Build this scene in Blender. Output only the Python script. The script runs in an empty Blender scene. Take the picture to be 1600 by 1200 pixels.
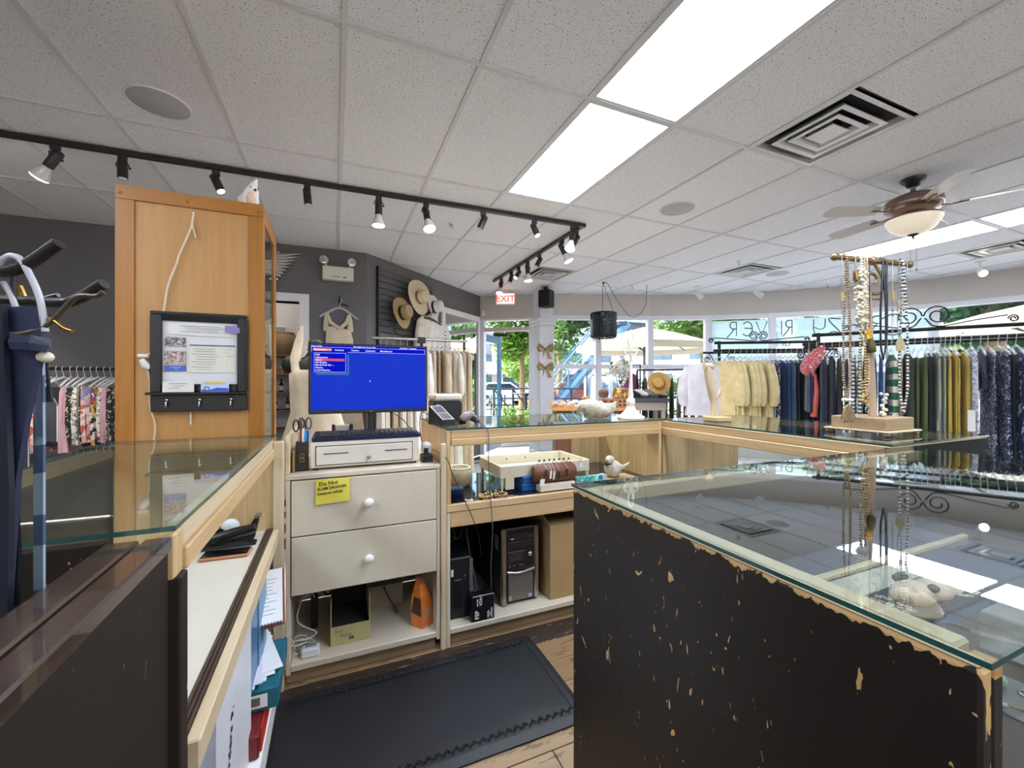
import bpy, math, random
from math import sin, cos, pi, radians, atan2, hypot
from mathutils import Vector, Matrix
random.seed(7)
sc = bpy.context.scene
COL = sc.collection

# ------------------------------------------------------------------ camera, sky, sun, exposure
YAW = 0.4025
cd = bpy.data.cameras.new('camera')
cd.sensor_width = 36.0
cd.lens = 652.0 / 1600.0 * 36.0
cd.shift_y = -3.0 / 1600.0
cd.clip_start = 0.01
cd.clip_end = 300
cam = bpy.data.objects.new('camera', cd)
cam.location = (0, 0, 1.30)
cam.rotation_euler = (pi / 2, 0, -YAW)
COL.objects.link(cam)
sc.camera = cam
sc.view_settings.view_transform = 'Standard'
sc.view_settings.look = 'None'
sc.view_settings.gamma = 1.0
sc.view_settings.use_curve_mapping = False
sc.view_settings.exposure = 1.52
sc.cycles.max_bounces = 12
sc.cycles.transparent_max_bounces = 24
sc.cycles.glossy_bounces = 6
sc.cycles.sample_clamp_indirect = 6.0
sc.cycles.caustics_reflective = False
sc.cycles.caustics_refractive = False
PANEL_W = 7.5      # radiance of the fluorescent diffusers
w = bpy.data.worlds.new('sky'); sc.world = w; w.use_nodes = True
nt = w.node_tree; nt.nodes.clear()
sky = nt.nodes.new('ShaderNodeTexSky'); sky.sky_type = 'NISHITA'; sky.sun_disc = False
sky.sun_elevation = radians(52); sky.sun_rotation = radians(-35); sky.air_density = 1.2; sky.dust_density = 2.0
bg = nt.nodes.new('ShaderNodeBackground'); bg.inputs['Strength'].default_value = 0.42
wo = nt.nodes.new('ShaderNodeOutputWorld')
nt.links.new(sky.outputs[0], bg.inputs[0]); nt.links.new(bg.outputs[0], wo.inputs[0])
sl = bpy.data.lights.new('sun', 'SUN'); sl.energy = 4.6; sl.angle = 0.02; sl.color = (1, .975, .94)
so = bpy.data.objects.new('sun', sl); COL.objects.link(so)
so.rotation_euler = (radians(90 - 54), 0, radians(-105))   # high sun over the right end of the street

# ------------------------------------------------------------------ colours and materials
def lin(h):
    h = h.lstrip('#')
    o = []
    for i in (0, 2, 4):
        c = int(h[i:i + 2], 16) / 255
        o.append(c / 12.92 if c <= .04045 else ((c + .055) / 1.055) ** 2.4)
    return tuple(o)
def mul(c, k): return tuple(min(1, x * k) for x in c)
MATS = {}
class NT:
    def __init__(s, name):
        s.m = bpy.data.materials.new(name); s.m.use_nodes = True; s.t = s.m.node_tree; s.t.nodes.clear()
        s.out = s.n('OutputMaterial')
    def n(s, k, **kw):
        nd = s.t.nodes.new('ShaderNode' + k)
        for a, b in kw.items(): setattr(nd, a, b)
        return nd
    def l(s, a, b): s.t.links.new(a, b)
    def coord(s, scale=(1, 1, 1), world=False):
        mp = s.n('Mapping'); mp.inputs['Scale'].default_value = scale
        if world: s.l(s.n('NewGeometry').outputs['Position'], mp.inputs[0])
        else: s.l(s.n('TexCoord').outputs['Object'], mp.inputs[0])
        return mp.outputs[0]
    def noise(s, co, scale, detail=3, rough=.55, dist=0):
        t = s.n('TexNoise'); s.l(co, t.inputs['Vector'])
        t.inputs['Scale'].default_value = scale; t.inputs['Detail'].default_value = detail
        t.inputs['Roughness'].default_value = rough; t.inputs['Distortion'].default_value = dist
        return t.outputs['Fac']
    def ramp(s, f, stops, const=False):
        r = s.n('ValToRGB'); cr = r.color_ramp
        if const: cr.interpolation = 'CONSTANT'
        while len(cr.elements) < len(stops): cr.elements.new(.5)
        for e, (p, c) in zip(cr.elements, stops):
            e.position = p; e.color = (*c, 1) if len(c) == 3 else c
        s.l(f, r.inputs[0]); return r.outputs[0]
    def mix(s, f, a, b):
        x = s.n('Mix', data_type='RGBA')
        if isinstance(f, (int, float)): x.inputs[0].default_value = f
        else: s.l(f, x.inputs[0])
        for i, v in ((6, a), (7, b)):
            if isinstance(v, tuple): x.inputs[i].default_value = (*v, 1)
            else: s.l(v, x.inputs[i])
        return x.outputs[2]
    def math(s, op, a, b=0.0):
        x = s.n('Math', operation=op)
        for i, v in ((0, a), (1, b)):
            if isinstance(v, (int, float)): x.inputs[i].default_value = v
            else: s.l(v, x.inputs[i])
        return x.outputs[0]
    def bsdf(s, col, rough=.5, metal=0, bump=None, bstr=.2, bdist=.002, **kw):
        p = s.n('BsdfPrincipled')
        if isinstance(col, tuple): p.inputs['Base Color'].default_value = (*col, 1)
        else: s.l(col, p.inputs['Base Color'])
        if isinstance(rough, (int, float)): p.inputs['Roughness'].default_value = rough
        else: s.l(rough, p.inputs['Roughness'])
        p.inputs['Metallic'].default_value = metal
        for k, v in kw.items(): p.inputs[k.replace('_', ' ')].default_value = v
        if bump is not None:
            b = s.n('Bump'); b.inputs['Strength'].default_value = bstr; b.inputs['Distance'].default_value = bdist
            s.l(bump, b.inputs['Height']); s.l(b.outputs[0], p.inputs['Normal'])
        s.l(p.outputs[0], s.out.inputs[0]); return p
def M(name, hexc, rough=.5, metal=0, var=.06, vs=6, bump=0, bs=80, stretch=(1, 1, 1), emit=None, es=1, **kw):
    """plain procedural material: colour with slight noise variation and optional fine relief"""
    if name in MATS: return MATS[name]
    t = NT(name); c = lin(hexc)
    co = t.coord(stretch)
    col = t.ramp(t.noise(co, vs, 4), [(.3, mul(c, 1 - var)), (.7, mul(c, 1 + var))]) if var else c
    p = t.bsdf(col, rough, metal, t.noise(co, bs, 3) if bump else None, bump, **kw)
    if emit:
        p.inputs['Emission Color'].default_value = (*lin(emit), 1); p.inputs['Emission Strength'].default_value = es
    MATS[name] = t.m; return t.m
def wood(name, a, b, axis=0, rough=.45, grain=1.0, knots=0, contrast=1.0):
    if name in MATS: return MATS[name]
    t = NT(name); s = [26 * grain] * 3; s[axis] = 1.3 * grain
    co = t.coord(tuple(s)); ca, cb = lin(a), lin(b)
    n1 = t.noise(co, 1.0, 5, .6, .6)
    col = t.ramp(n1, [(.3, ca), (.68, cb)])
    s2 = [120 * grain] * 3; s2[axis] = 4
    n2 = t.noise(t.coord(tuple(s2)), 1.0, 2)
    col = t.mix(t.math('MULTIPLY', n2, .25 * contrast), col, mul(ca, .6))
    if knots:
        s3 = [7] * 3; s3[axis] = 2.2
        k = t.ramp(t.noise(t.coord(tuple(s3)), 1.0, 2, .4), [(.69, (0, 0, 0)), (.76, (1, 1, 1))])
        col = t.mix(t.math('MULTIPLY', k, knots), col, mul(ca, .45))
    t.bsdf(col, rough, 0, n2, .08)
    MATS[name] = t.m; return t.m
def worn(name, base, chip, amount=.66, edge=None, rough=.35, axis_z=.45, xedge=None, fine=.7, streak=.3):
    """painted wood with chips knocked out; edge = world height whose rim has lost its paint"""
    if name in MATS: return MATS[name]
    t = NT(name); cb, cc = lin(base), lin(chip)
    co = t.coord((1, 1.15, axis_z), True)
    n1 = t.noise(co, 30, 2, .55, 1.6)
    n2 = t.noise(t.coord((1, 1, 1), True), 5, 2)
    n3 = t.noise(t.coord((1, 1.3, .4), True), 95, 2, .5, 1.0)
    mask = t.math('GREATER_THAN', t.math('ADD', n1, t.math('MULTIPLY', n2, .35)), amount + .18)
    mask = t.math('MAXIMUM', mask, t.math('GREATER_THAN', t.math('ADD', n3, t.math('MULTIPLY', n2, .25)), fine + .12))
    if edge is not None:
        g = t.n('SeparateXYZ'); t.l(t.n('NewGeometry').outputs['Position'], g.inputs[0])
        e = t.math('GREATER_THAN', t.math('ADD', g.outputs[2], t.math('MULTIPLY', n1, .022)), edge + .011)
        mask = t.math('MAXIMUM', mask, e)
        if xedge is not None:
            e = t.math('LESS_THAN', t.math('ADD', g.outputs[1], t.math('MULTIPLY', n1, .02)), xedge + .010)
            mask = t.math('MAXIMUM', mask, e)
    bn = t.noise(t.coord((40, 40, 2), True), 1.0, 3)
    bcol = t.mix(bn, mul(cb, 1 + .45 * streak), mul(cb, 1 - .5 * streak))
    t.bsdf(t.mix(mask, bcol, t.ramp(n2, [(.3, mul(cc, .8)), (.7, mul(cc, 1.1))])), rough, 0, t.math('SUBTRACT', bn, mask), .12)
    MATS[name] = t.m; return t.m
def glass(name, tint=(.93, .975, .96), rough=0.0, ior=1.5):
    if name in MATS: return MATS[name]
    t = NT(name)
    f = t.n('Fresnel')   # a pane seen from its inner face keeps the outer face's index
    bf = t.n('NewGeometry').outputs['Backfacing']
    t.l(t.math('ADD', ior, t.math('MULTIPLY', bf, 1.0 / ior - ior)), f.inputs[0])
    a = t.n('BsdfTransparent'); a.inputs[0].default_value = (*tint, 1)
    b = t.n('BsdfGlossy'); b.inputs['Roughness'].default_value = rough
    x = t.n('MixShader'); t.l(f.outputs[0], x.inputs[0]); t.l(a.outputs[0], x.inputs[1]); t.l(b.outputs[0], x.inputs[2])
    t.l(x.outputs[0], t.out.inputs[0]); MATS[name] = t.m; return t.m
def sheer(name, hexc, fac=.4, rough=.3):
    """part see-through, part surface (clear plastic, frosted film)"""
    if name in MATS: return MATS[name]
    t = NT(name); a = t.n('BsdfTransparent')
    p = t.bsdf(lin(hexc), rough)
    x = t.n('MixShader'); x.inputs[0].default_value = fac
    t.l(a.outputs[0], x.inputs[1]); t.l(p.outputs[0], x.inputs[2]); t.l(x.outputs[0], t.out.inputs[0])
    MATS[name] = t.m; return t.m
def glow(name, hexc, strength, grain=0):
    if name in MATS: return MATS[name]
    t = NT(name); e = t.n('Emission'); c = lin(hexc)
    e.inputs[0].default_value = (*c, 1); e.inputs[1].default_value = strength
    if grain:
        t.l(t.ramp(t.noise(t.coord(), grain, 2), [(.3, mul(c, .93)), (.7, c)]), e.inputs[0])
    t.l(e.outputs[0], t.out.inputs[0]); MATS[name] = t.m; return t.m
def fab(name, kind, cols, scale=20, rough=.85, a=.5, stretch=(1, 1, 1)):
    """cloth: plain / stripe (level stripes) / vstripe / blot / multi"""
    if name in MATS: return MATS[name]
    t = NT(name); C = [lin(c) for c in cols]
    co = t.coord(stretch)
    if kind == 'plain':
        col = t.ramp(t.noise(co, scale, 3), [(.3, mul(C[0], .86)), (.7, mul(C[0], 1.1))])
    elif kind in ('stripe', 'vstripe'):
        g = t.n('SeparateXYZ'); t.l(co, g.inputs[0])
        if kind == 'stripe': v = g.outputs[2]
        else: v = t.math('ADD', g.outputs[0], g.outputs[1])
        v = t.math('ADD', t.math('MULTIPLY', v, scale), t.math('MULTIPLY', t.noise(co, 6, 2), a * .6))
        col = t.mix(t.math('GREATER_THAN', t.math('FRACT', v), a), C[0], C[1])
    elif kind == 'blot':
        f = t.noise(co, scale, 3, .6, 1.2)
        col = t.ramp(f, [(0, C[0]), (a, C[1]), (a + .07, C[-1])], True)
    else:
        v = t.n('TexVoronoi'); v.inputs['Scale'].default_value = scale
        d = t.n('VectorMath', operation='ADD'); t.l(co, d.inputs[0])
        q = t.n('TexNoise'); q.inputs['Scale'].default_value = scale * .7; t.l(co, q.inputs[0])
        sc_ = t.n('VectorMath', operation='SCALE'); t.l(q.outputs['Color'], sc_.inputs[0]); sc_.inputs['Scale'].default_value = .12
        t.l(sc_.outputs[0], d.inputs[1]); t.l(d.outputs[0], v.inputs['Vector'])
        g = t.n('SeparateColor'); t.l(v.outputs['Color'], g.inputs[0])
        col = t.ramp(g.outputs[0], [(i / len(C), c) for i, c in enumerate(C)], True)
    t.bsdf(col, rough, 0, t.noise(t.coord(), 300, 2), .15, Sheen_Weight=.2)
    MATS[name] = t.m; return t.m

# ------------------------------------------------------------------ mesh building
ORG = {}
class MB:
    def __init__(s): s.v = []; s.f = []; s.mi = []; s.sm = []; s.T = Matrix(); s.m = 0
    def add(s, vs, fs, sm=False, mi=None):
        k = len(s.v); T = s.T
        s.v += [tuple(T @ Vector(p)) for p in vs]
        s.f += [tuple(i + k for i in f) for f in fs]
        s.mi += [s.m if mi is None else mi] * len(fs); s.sm += [sm] * len(fs); return s
    def box(s, x0, y0, z0, x1, y1, z1, b=0.0, mi=None):
        if x0 > x1: x0, x1 = x1, x0
        if y0 > y1: y0, y1 = y1, y0
        if z0 > z1: z0, z1 = z1, z0
        b = min(b, (x1 - x0) * .45, (y1 - y0) * .45, (z1 - z0) * .45)
        if b <= 0:
            return s.add([(x, y, z) for x in (x0, x1) for y in (y0, y1) for z in (z0, z1)],
                         [(0, 1, 3, 2), (4, 6, 7, 5), (0, 4, 5, 1), (2, 3, 7, 6), (0, 2, 6, 4), (1, 5, 7, 3)], mi=mi)
        vs = []; ix = {}
        X, Y, Z = (x0, x1), (y0, y1), (z0, z1); sg = (1, -1)
        for i in (0, 1):
            for j in (0, 1):
                for k in (0, 1):
                    x, y, z = X[i], Y[j], Z[k]; dx, dy, dz = sg[i] * b, sg[j] * b, sg[k] * b
                    for a, p in (('x', (x, y + dy, z + dz)), ('y', (x + dx, y, z + dz)), ('z', (x + dx, y + dy, z))):
                        ix[a, i, j, k] = len(vs); vs.append(p)
        g = lambda a, i, j, k: ix[a, i, j, k]
        fs = []
        for i in (0, 1):
            q = [g('x', i, 0, 0), g('x', i, 1, 0), g('x', i, 1, 1), g('x', i, 0, 1)]; fs.append(q if i else q[::-1])
            q = [g('y', 0, i, 0), g('y', 0, i, 1), g('y', 1, i, 1), g('y', 1, i, 0)]; fs.append(q if i else q[::-1])
            q = [g('z', 0, 0, i), g('z', 1, 0, i), g('z', 1, 1, i), g('z', 0, 1, i)]; fs.append(q if i else q[::-1])
        for i in (0, 1):
            for j in (0, 1):
                q = [g('x', i, j, 0), g('x', i, j, 1), g('y', i, j, 1), g('y', i, j, 0)]; fs.append(q if i == j else q[::-1])
                q = [g('x', i, 0, j), g('z', i, 0, j), g('z', i, 1, j), g('x', i, 1, j)]; fs.append(q if i == j else q[::-1])
                q = [g('y', 0, i, j), g('y', 1, i, j), g('z', 1, i, j), g('z', 0, i, j)]; fs.append(q if i == j else q[::-1])
        for i in (0, 1):
            for j in (0, 1):
                for k in (0, 1):
                    q = [g('x', i, j, k), g('y', i, j, k), g('z', i, j, k)]; fs.append(q if (i + j + k) % 2 else q[::-1])
        return s.add(vs, fs, mi=mi)
    def ring(s, pts, r, n=8, cap=True, closed=False, mi=None, flat=None):
        """tube along pts; r number or list; flat = (width factor, height factor)"""
        P = [Vector(p) for p in pts]; R = r if isinstance(r, (list, tuple)) else [r] * len(P)
        vs = []; fs = []; up = None; N = len(P)
        for i, p in enumerate(P):
            if closed: t = P[(i + 1) % N] - P[i - 1]
            else: t = P[min(i + 1, N - 1)] - P[max(i - 1, 0)]
            if t.length < 1e-9: t = Vector((0, 0, 1))
            t.normalize()
            if up is None: up = Vector((0, 0, 1)) if abs(t.z) < .9 else Vector((1, 0, 0))
            a = up - t * up.dot(t)
            if a.length < 1e-6: a = t.orthogonal()
            a.normalize(); up = a; b = t.cross(a)
            fa, fb = flat or (1, 1)
            for k in range(n):
                an = 2 * pi * k / n
                vs.append(tuple(p + (a * cos(an) * fa + b * sin(an) * fb) * R[i]))
        for i in range(N if closed else N - 1):
            i2 = (i + 1) % N
            for k in range(n):
                fs.append((i * n + k, i * n + (k + 1) % n, i2 * n + (k + 1) % n, i2 * n + k))
        s.add(vs, fs, n > 4, mi)
        if cap and not closed:
            s.add(vs[:n], [tuple(range(n))[::-1]], False, mi); s.add(vs[-n:], [tuple(range(n))], False, mi)
        return s
    def cyl(s, p0, p1, r0, r1=None, n=14, mi=None): return s.ring([p0, p1], [r0, r0 if r1 is None else r1], n, mi=mi)
    def lathe(s, prof, o=(0, 0, 0), n=18, mi=None, sx=1, sy=1):
        vs = []; fs = []
        for r, z in prof:
            for k in range(n):
                a = 2 * pi * k / n; vs.append((o[0] + r * cos(a) * sx, o[1] + r * sin(a) * sy, o[2] + z))
        for i in range(len(prof) - 1):
            for k in range(n):
                fs.append((i * n + k, i * n + (k + 1) % n, (i + 1) * n + (k + 1) % n, (i + 1) * n + k))
        s.add(vs, fs, True, mi)
        if prof[0][0] > 1e-5: s.add(vs[:n], [tuple(range(n))[::-1]], False, mi)
        if prof[-1][0] > 1e-5: s.add(vs[-n:], [tuple(range(n))], False, mi)
        return s
    def ball(s, c, r, n=8, m=5, sz=(1, 1, 1), mi=None):
        vs = []; fs = []
        for i in range(m + 1):
            a = pi * i / m - pi / 2
            for k in range(n):
                b = 2 * pi * k / n
                vs.append((c[0] + r * cos(a) * cos(b) * sz[0], c[1] + r * cos(a) * sin(b) * sz[1], c[2] + r * sin(a) * sz[2]))
        for i in range(m):
            for k in range(n): fs.append((i * n + k, i * n + (k + 1) % n, (i + 1) * n + (k + 1) % n, (i + 1) * n + k))
        return s.add(vs, fs, True, mi)
    def prism(s, poly, z0, z1, mi=None):
        n = len(poly)
        vs = [(x, y, z0) for x, y in poly] + [(x, y, z1) for x, y in poly]
        fs = [tuple(range(n))[::-1], tuple(range(n, 2 * n))] + [(i, (i + 1) % n, n + (i + 1) % n, n + i) for i in range(n)]
        return s.add(vs, fs, mi=mi)
    def wall(s, A, B, z0, z1, t0, t1, mi=None):
        """upright slab along A->B; t measured to the left of A->B"""
        d = Vector((B[0] - A[0], B[1] - A[1])).normalized(); n = Vector((-d.y, d.x))
        q = [(A[0] + n.x * t0, A[1] + n.y * t0), (B[0] + n.x * t0, B[1] + n.y * t0), (B[0] + n.x * t1, B[1] + n.y * t1), (A[0] + n.x * t1, A[1] + n.y * t1)]
        return s.prism(q, z0, z1, mi)
    def quad(s, a, b, c, d, mi=None): return s.add([a, b, c, d], [(0, 1, 2, 3)], mi=mi)
    def build(s, name, mat, parent=None, at=None, label=None, cat=None, group=None, kind=None):
        me = bpy.data.meshes.new(name)
        org = Vector((0, 0, 0))
        if parent is not None: org = ORG.get(parent.name, org)
        elif at is not None: org = Vector(at)
        me.from_pydata([tuple(Vector(p) - org) for p in s.v], [], s.f)
        for m_ in (mat if isinstance(mat, (list, tuple)) else [mat]): me.materials.append(m_)
        me.polygons.foreach_set('material_index', s.mi); me.polygons.foreach_set('use_smooth', s.sm)
        me.update()
        o = bpy.data.objects.new(name, me); COL.objects.link(o)
        if parent is not None: o.parent = parent
        else: o.location = org
        ORG[o.name] = org
        tag(o, label, cat, group, kind); return o
def tag(o, label=None, cat=None, group=None, kind=None):
    for k, v in (('label', label), ('category', cat), ('group', group), ('kind', kind)):
        if v: o[k] = v
    return o
def thing(name, label, cat, at=(0, 0, 0), group=None, kind=None):
    o = bpy.data.objects.new(name, None); o.empty_display_size = .1
    o.location = at; COL.objects.link(o); ORG[o.name] = Vector(at)
    return tag(o, label, cat, group, kind)
def copy(o, loc=None, rot=None, parent=None):
    c = o.copy(); COL.objects.link(c)
    if parent is not None: c.parent = parent
    if loc is not None: c.location = loc
    if rot is not None: c.rotation_euler = rot
    ORG[c.name] = Vector(c.location) if c.parent is None else ORG.get(c.parent.name, Vector())
    return c
def frame(o, x, y, z=None):
    """matrix with columns x, y, z at origin o"""
    x = Vector(x).normalized(); y = Vector(y); y = (y - x * y.dot(x)).normalized(); z = x.cross(y)
    m = Matrix((x, y, z)).transposed().to_4x4(); m.translation = Vector(o); return m
def text(body, size, mat, parent, mtx, name='lettering', depth=.0004, align='LEFT', space=1.0):
    c = bpy.data.curves.new(name, 'FONT'); c.body = body; c.size = size; c.extrude = depth; c.align_x = align
    c.space_character = space; c.resolution_u = 2; c.offset = size * .018; c.materials.append(mat)
    tmp = bpy.data.objects.new(name, c); COL.objects.link(tmp)
    me = bpy.data.meshes.new_from_object(tmp); me.name = name
    bpy.data.objects.remove(tmp); bpy.data.curves.remove(c)
    if not me.materials: me.materials.append(mat)
    o = bpy.data.objects.new(name, me); COL.objects.link(o); o.parent = parent
    o.matrix_local = Matrix.Translation(-ORG.get(parent.name, Vector())) @ mtx
    return o
def bez(p0, p1, p2, p3, n=10):
    P = [Vector(p) for p in (p0, p1, p2, p3)]
    return [tuple(P[0] * (1 - t) ** 3 + P[1] * 3 * t * (1 - t) ** 2 + P[2] * 3 * t * t * (1 - t) + P[3] * t ** 3) for t in [i / n for i in range(n + 1)]]
def smooth(pts, n=6):
    P = [Vector(p) for p in pts]; P = [P[0] * 2 - P[1]] + P + [P[-1] * 2 - P[-2]]; o = []
    for i in range(1, len(P) - 2):
        for k in range(n):
            t = k / n; a, b, c, d = P[i - 1], P[i], P[i + 1], P[i + 2]
            o.append(tuple(.5 * ((2 * b) + (c - a) * t + (2 * a - 5 * b + 4 * c - d) * t * t + (3 * b - a - 3 * c + d) * t ** 3)))
    o.append(tuple(P[-2])); return o
def part(parent, name, mat, fn, **kw):
    mb = MB(); fn(mb); return mb.build(name, mat, parent, **kw)
ORD = ['first', 'second', 'third', 'fourth', 'fifth', 'sixth', 'seventh', 'eighth', 'ninth', 'tenth', 'eleventh', 'twelfth', 'thirteenth',
       'fourteenth', 'fifteenth', 'sixteenth', 'seventeenth', 'eighteenth', 'nineteenth', 'twentieth', 'twenty-first', 'twenty-second', 'twenty-third', 'twenty-fourth', 'twenty-fifth', 'twenty-sixth', 'twenty-seventh', 'twenty-eighth']
rnd = random.uniform
# ------------------------------------------------------------------ shared materials
PINE = {a: wood('pine_%s' % 'xyz'[a], '#c29d68', '#dfc194', a, .42, 1, .5) for a in (0, 1, 2)}
PALE = {a: wood('pale_pine_%s' % 'xyz'[a], '#cbb490', '#e2d0ae', a, .5, 1, .35) for a in (0, 1, 2)}
OAK = {a: wood('oak_%s' % 'xyz'[a], '#a0661a', '#b37627', a, .38, .9) for a in (0, 1, 2)}
OAKP = wood('oak_panel', '#b98647', '#c59457', 2, .42, 1.4)
DARKP = worn('dark_paint', '#2a231e', '#c9a36b', .76, None, .6, fine=.78); DARKP.node_tree.nodes['Principled BSDF'].inputs['Specular IOR Level'].default_value = .2
DARKN = worn('dark_paint_near', '#241e1a', '#d0aa72', .705, 1.0552, .36, .4, .1665, .735)
WHITE = M('white_paint', '#e8e6e2', .45, var=.03)
CABW = worn('cream_paint', '#d3c7b1', '#8d7a60', .86, None, .4, .45, None, .88, .1)
BLACK = M('black_plastic', '#17171a', .35, var=.1)
BLACKM = M('black_metal', '#1d1b1a', .35, .3, var=.1)
CHROME = M('chrome', '#c9c9cc', .18, 1, var=.02)
STEEL = M('brushed_steel', '#a9a6a1', .3, 1, var=.05, vs=30)
BRASS = M('brass', '#b48f4b', .3, 1, var=.1)
GLASS = glass('clear_glass', ior=1.9)
PANE = glass('window_glass', (.96, .985, .98))
EDGE = M('glass_edge', '#28504c', .12, var=.15, vs=20)
PLAST = sheer('clear_plastic', '#eef1f4', .34, .15)
PAPER = M('white_paper', '#eceae6', .7, var=.02)
INK = M('ink', '#22242a', .6, var=0)
GREYW = M('grey_wall_paint', '#6c6a6a', .8, var=.03, vs=2, bump=.08, bs=180)
WARMW = M('warm_white_paint', '#cfc9c0', .8, var=.02, vs=2, bump=.05, bs=160)
FRAMEW = M('window_frame_white', '#e4e5ea', .4, var=.02)
SHELFW = M('white_laminate', '#d6cebc', .35, var=.03)
CEIL = 2.833; WTOP = 2.96; GX, GY = .041, 3.126

# ------------------------------------------------------------------ room shell
FRONT = [(2.40, 7.09), (3.20, 6.51), (4.24, 6.113), (5.108, 5.79), (5.989, 5.343), (6.784, 4.747), (7.567, 3.995), (8.163, 3.233), (8.52, 2.2), (8.62, 1.1), (8.5, 0.0), (8.15, -1.3)]
ROOM = [(-4.2, -3.0), (7.4, -3.0)] + FRONT[::-1] + [(.353, 5.235), (-4.2, 5.36)]
def inside(x, y):
    c = False
    for (x0, y0), (x1, y1) in zip(ROOM, ROOM[1:] + ROOM[:1]):
        if (y0 > y) != (y1 > y) and x < (x1 - x0) * (y - y0) / (y1 - y0) + x0: c = not c
    return c

# floor: worn painted boards
t = NT('floor_boards'); co = t.coord((1.2, 22, 22)); n1 = t.noise(co, 1, 5, .6, .5)
wm = t.noise(t.coord((2, 9, 9), True), 1.6, 4, .65)
oi = t.n('ObjectInfo').outputs['Random']
c1 = t.mix(n1, lin('#806446'), lin('#ab8c68'))
c1 = t.mix(t.math('MULTIPLY', oi, .35), c1, lin('#6b5238'))
c1 = t.mix(t.math('MULTIPLY', t.math('GREATER_THAN', wm, .6), .75), c1, lin('#5a4837'))
t.bsdf(c1, t.ramp(wm, [(.3, (.28,) * 3), (.7, (.5,) * 3)]), 0, n1, .15)
FLOORM = t.m
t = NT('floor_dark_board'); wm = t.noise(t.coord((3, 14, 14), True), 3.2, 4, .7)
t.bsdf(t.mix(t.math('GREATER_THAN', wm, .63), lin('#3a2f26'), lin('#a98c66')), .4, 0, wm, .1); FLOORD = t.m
SUB = M('sub_floor', '#3c3026', .8)
floor = MB().prism(ROOM, -.12, -.016).build('floor', SUB, kind='structure')
pm = [MB().box(0, .0015, -.016, 2.397, .1385, 0, .0015) for _ in (0,)][0]
plank = pm.build('plank', FLOORM, floor)
LIGHTB = plank.data.copy(); LIGHTB.materials[0] = wood('light_boards', '#cdc6c2', '#e6e2e0', 0, .3, .8)
first = True
rows = [(k, .74 + .14 * k) for k in range(0, 43)]
npl = 0
for k, y in rows:
    off = (k * .83) % 2.4
    x = -1.6 - off if y < 2.7 else -2.9 - off
    while x < 8.3:
        if inside(x + 1.2, y + .07) and not (y > 3.6 and x < -.6) and npl < 250:
            if first: o = plank; first = False
            else: o = copy(plank, parent=floor)
            o.location = (x, y, 0); npl += 1
            if y > 2.1:
                o.data = LIGHTB
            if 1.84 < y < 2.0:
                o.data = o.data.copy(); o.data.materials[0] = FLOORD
        x += 2.4

# walls
MB().wall((-4.2, -3), (-4.2, 5.36), 0, WTOP, 0, .15).build('wall_left', GREYW, kind='structure')
wr_ = MB()
for x0, x1, z0, z1 in ((-4.2, 7.4, 0, .5), (-4.2, 7.4, 2.45, WTOP), (-4.2, -3.4, .5, 2.45), (-1.1, -.5, .5, 2.45), (1.9, 2.5, .5, 2.45), (5.2, 7.4, .5, 2.45)): wr_.wall((x1, -3), (x0, -3), z0, z1, 0, .15)
wr_.build('wall_rear', WARMW, kind='structure')
for k, (x0, x1) in enumerate(((-3.4, -1.1), (-.5, 1.9), (2.5, 5.2))):      # unseen shop windows, added to let more daylight onto the ceiling
    wnd = thing('window_%d' % (20 + k), None, None, (x0, -3, 0), kind='structure')
    for a0, a1, z0, z1, nm in ((x0, x0 + .06, .5, 2.45, 'frame_post'), (x1 - .06, x1, .5, 2.45, 'frame_post'), (x0 + .06, x1 - .06, .5, .56, 'sill'), (x0 + .06, x1 - .06, 2.39, 2.45, 'head_rail')):
        part(wnd, nm, FRAMEW, lambda m: m.box(a0, -3.1, z0, a1, -2.98, z1))
    part(wnd, 'pane', PANE, lambda m: m.box(x0 + .06, -3.05, .56, x1 - .06, -3.044, 2.39))
MB().wall((8.15, -1.3), (7.4, -3), 0, WTOP, 0, .15).build('wall_right', WARMW, kind='structure')
wb = MB(); A, B = (-4.2, 5.36), (.353, 5.235)
def onw(x): return (x, 5.36 + (x + 4.2) * (5.235 - 5.36) / 4.553)
wb.wall(A, onw(-1.25), 0, WTOP, 0, .14); wb.wall(onw(-1.25), onw(-.36), 2.20, WTOP, 0, .14); wb.wall(onw(-.36), B, 0, WTOP, 0, .14)
wall_back = wb.build('wall_back', GREYW, kind='structure')
WU = Vector((2.047, 1.855, 0)).normalized(); WN = Vector((WU.y, -WU.x, 0))     # angled wall: along, into the room
def onw45(s, d=0, z=0): return Vector((.353, 5.235, 0)) + WU * s + WN * d + Vector((0, 0, z))
wall_ang = MB().wall((.353, 5.235), (2.40, 7.09), 0, WTOP, 0, .14).build('wall_angled', GREYW, kind='structure')
wf = MB()
for i, (a, b) in enumerate(zip(FRONT, FRONT[1:])):
    if i == 0: wf.wall(a, b, 2.42, WTOP, 0, .12)
    else:
        wf.wall(a, b, 2.46, WTOP, 0, .12); wf.wall(a, b, 0, .34, 0, .12)
wall_front = wf.build('wall_front', WARMW, kind='structure')

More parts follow.
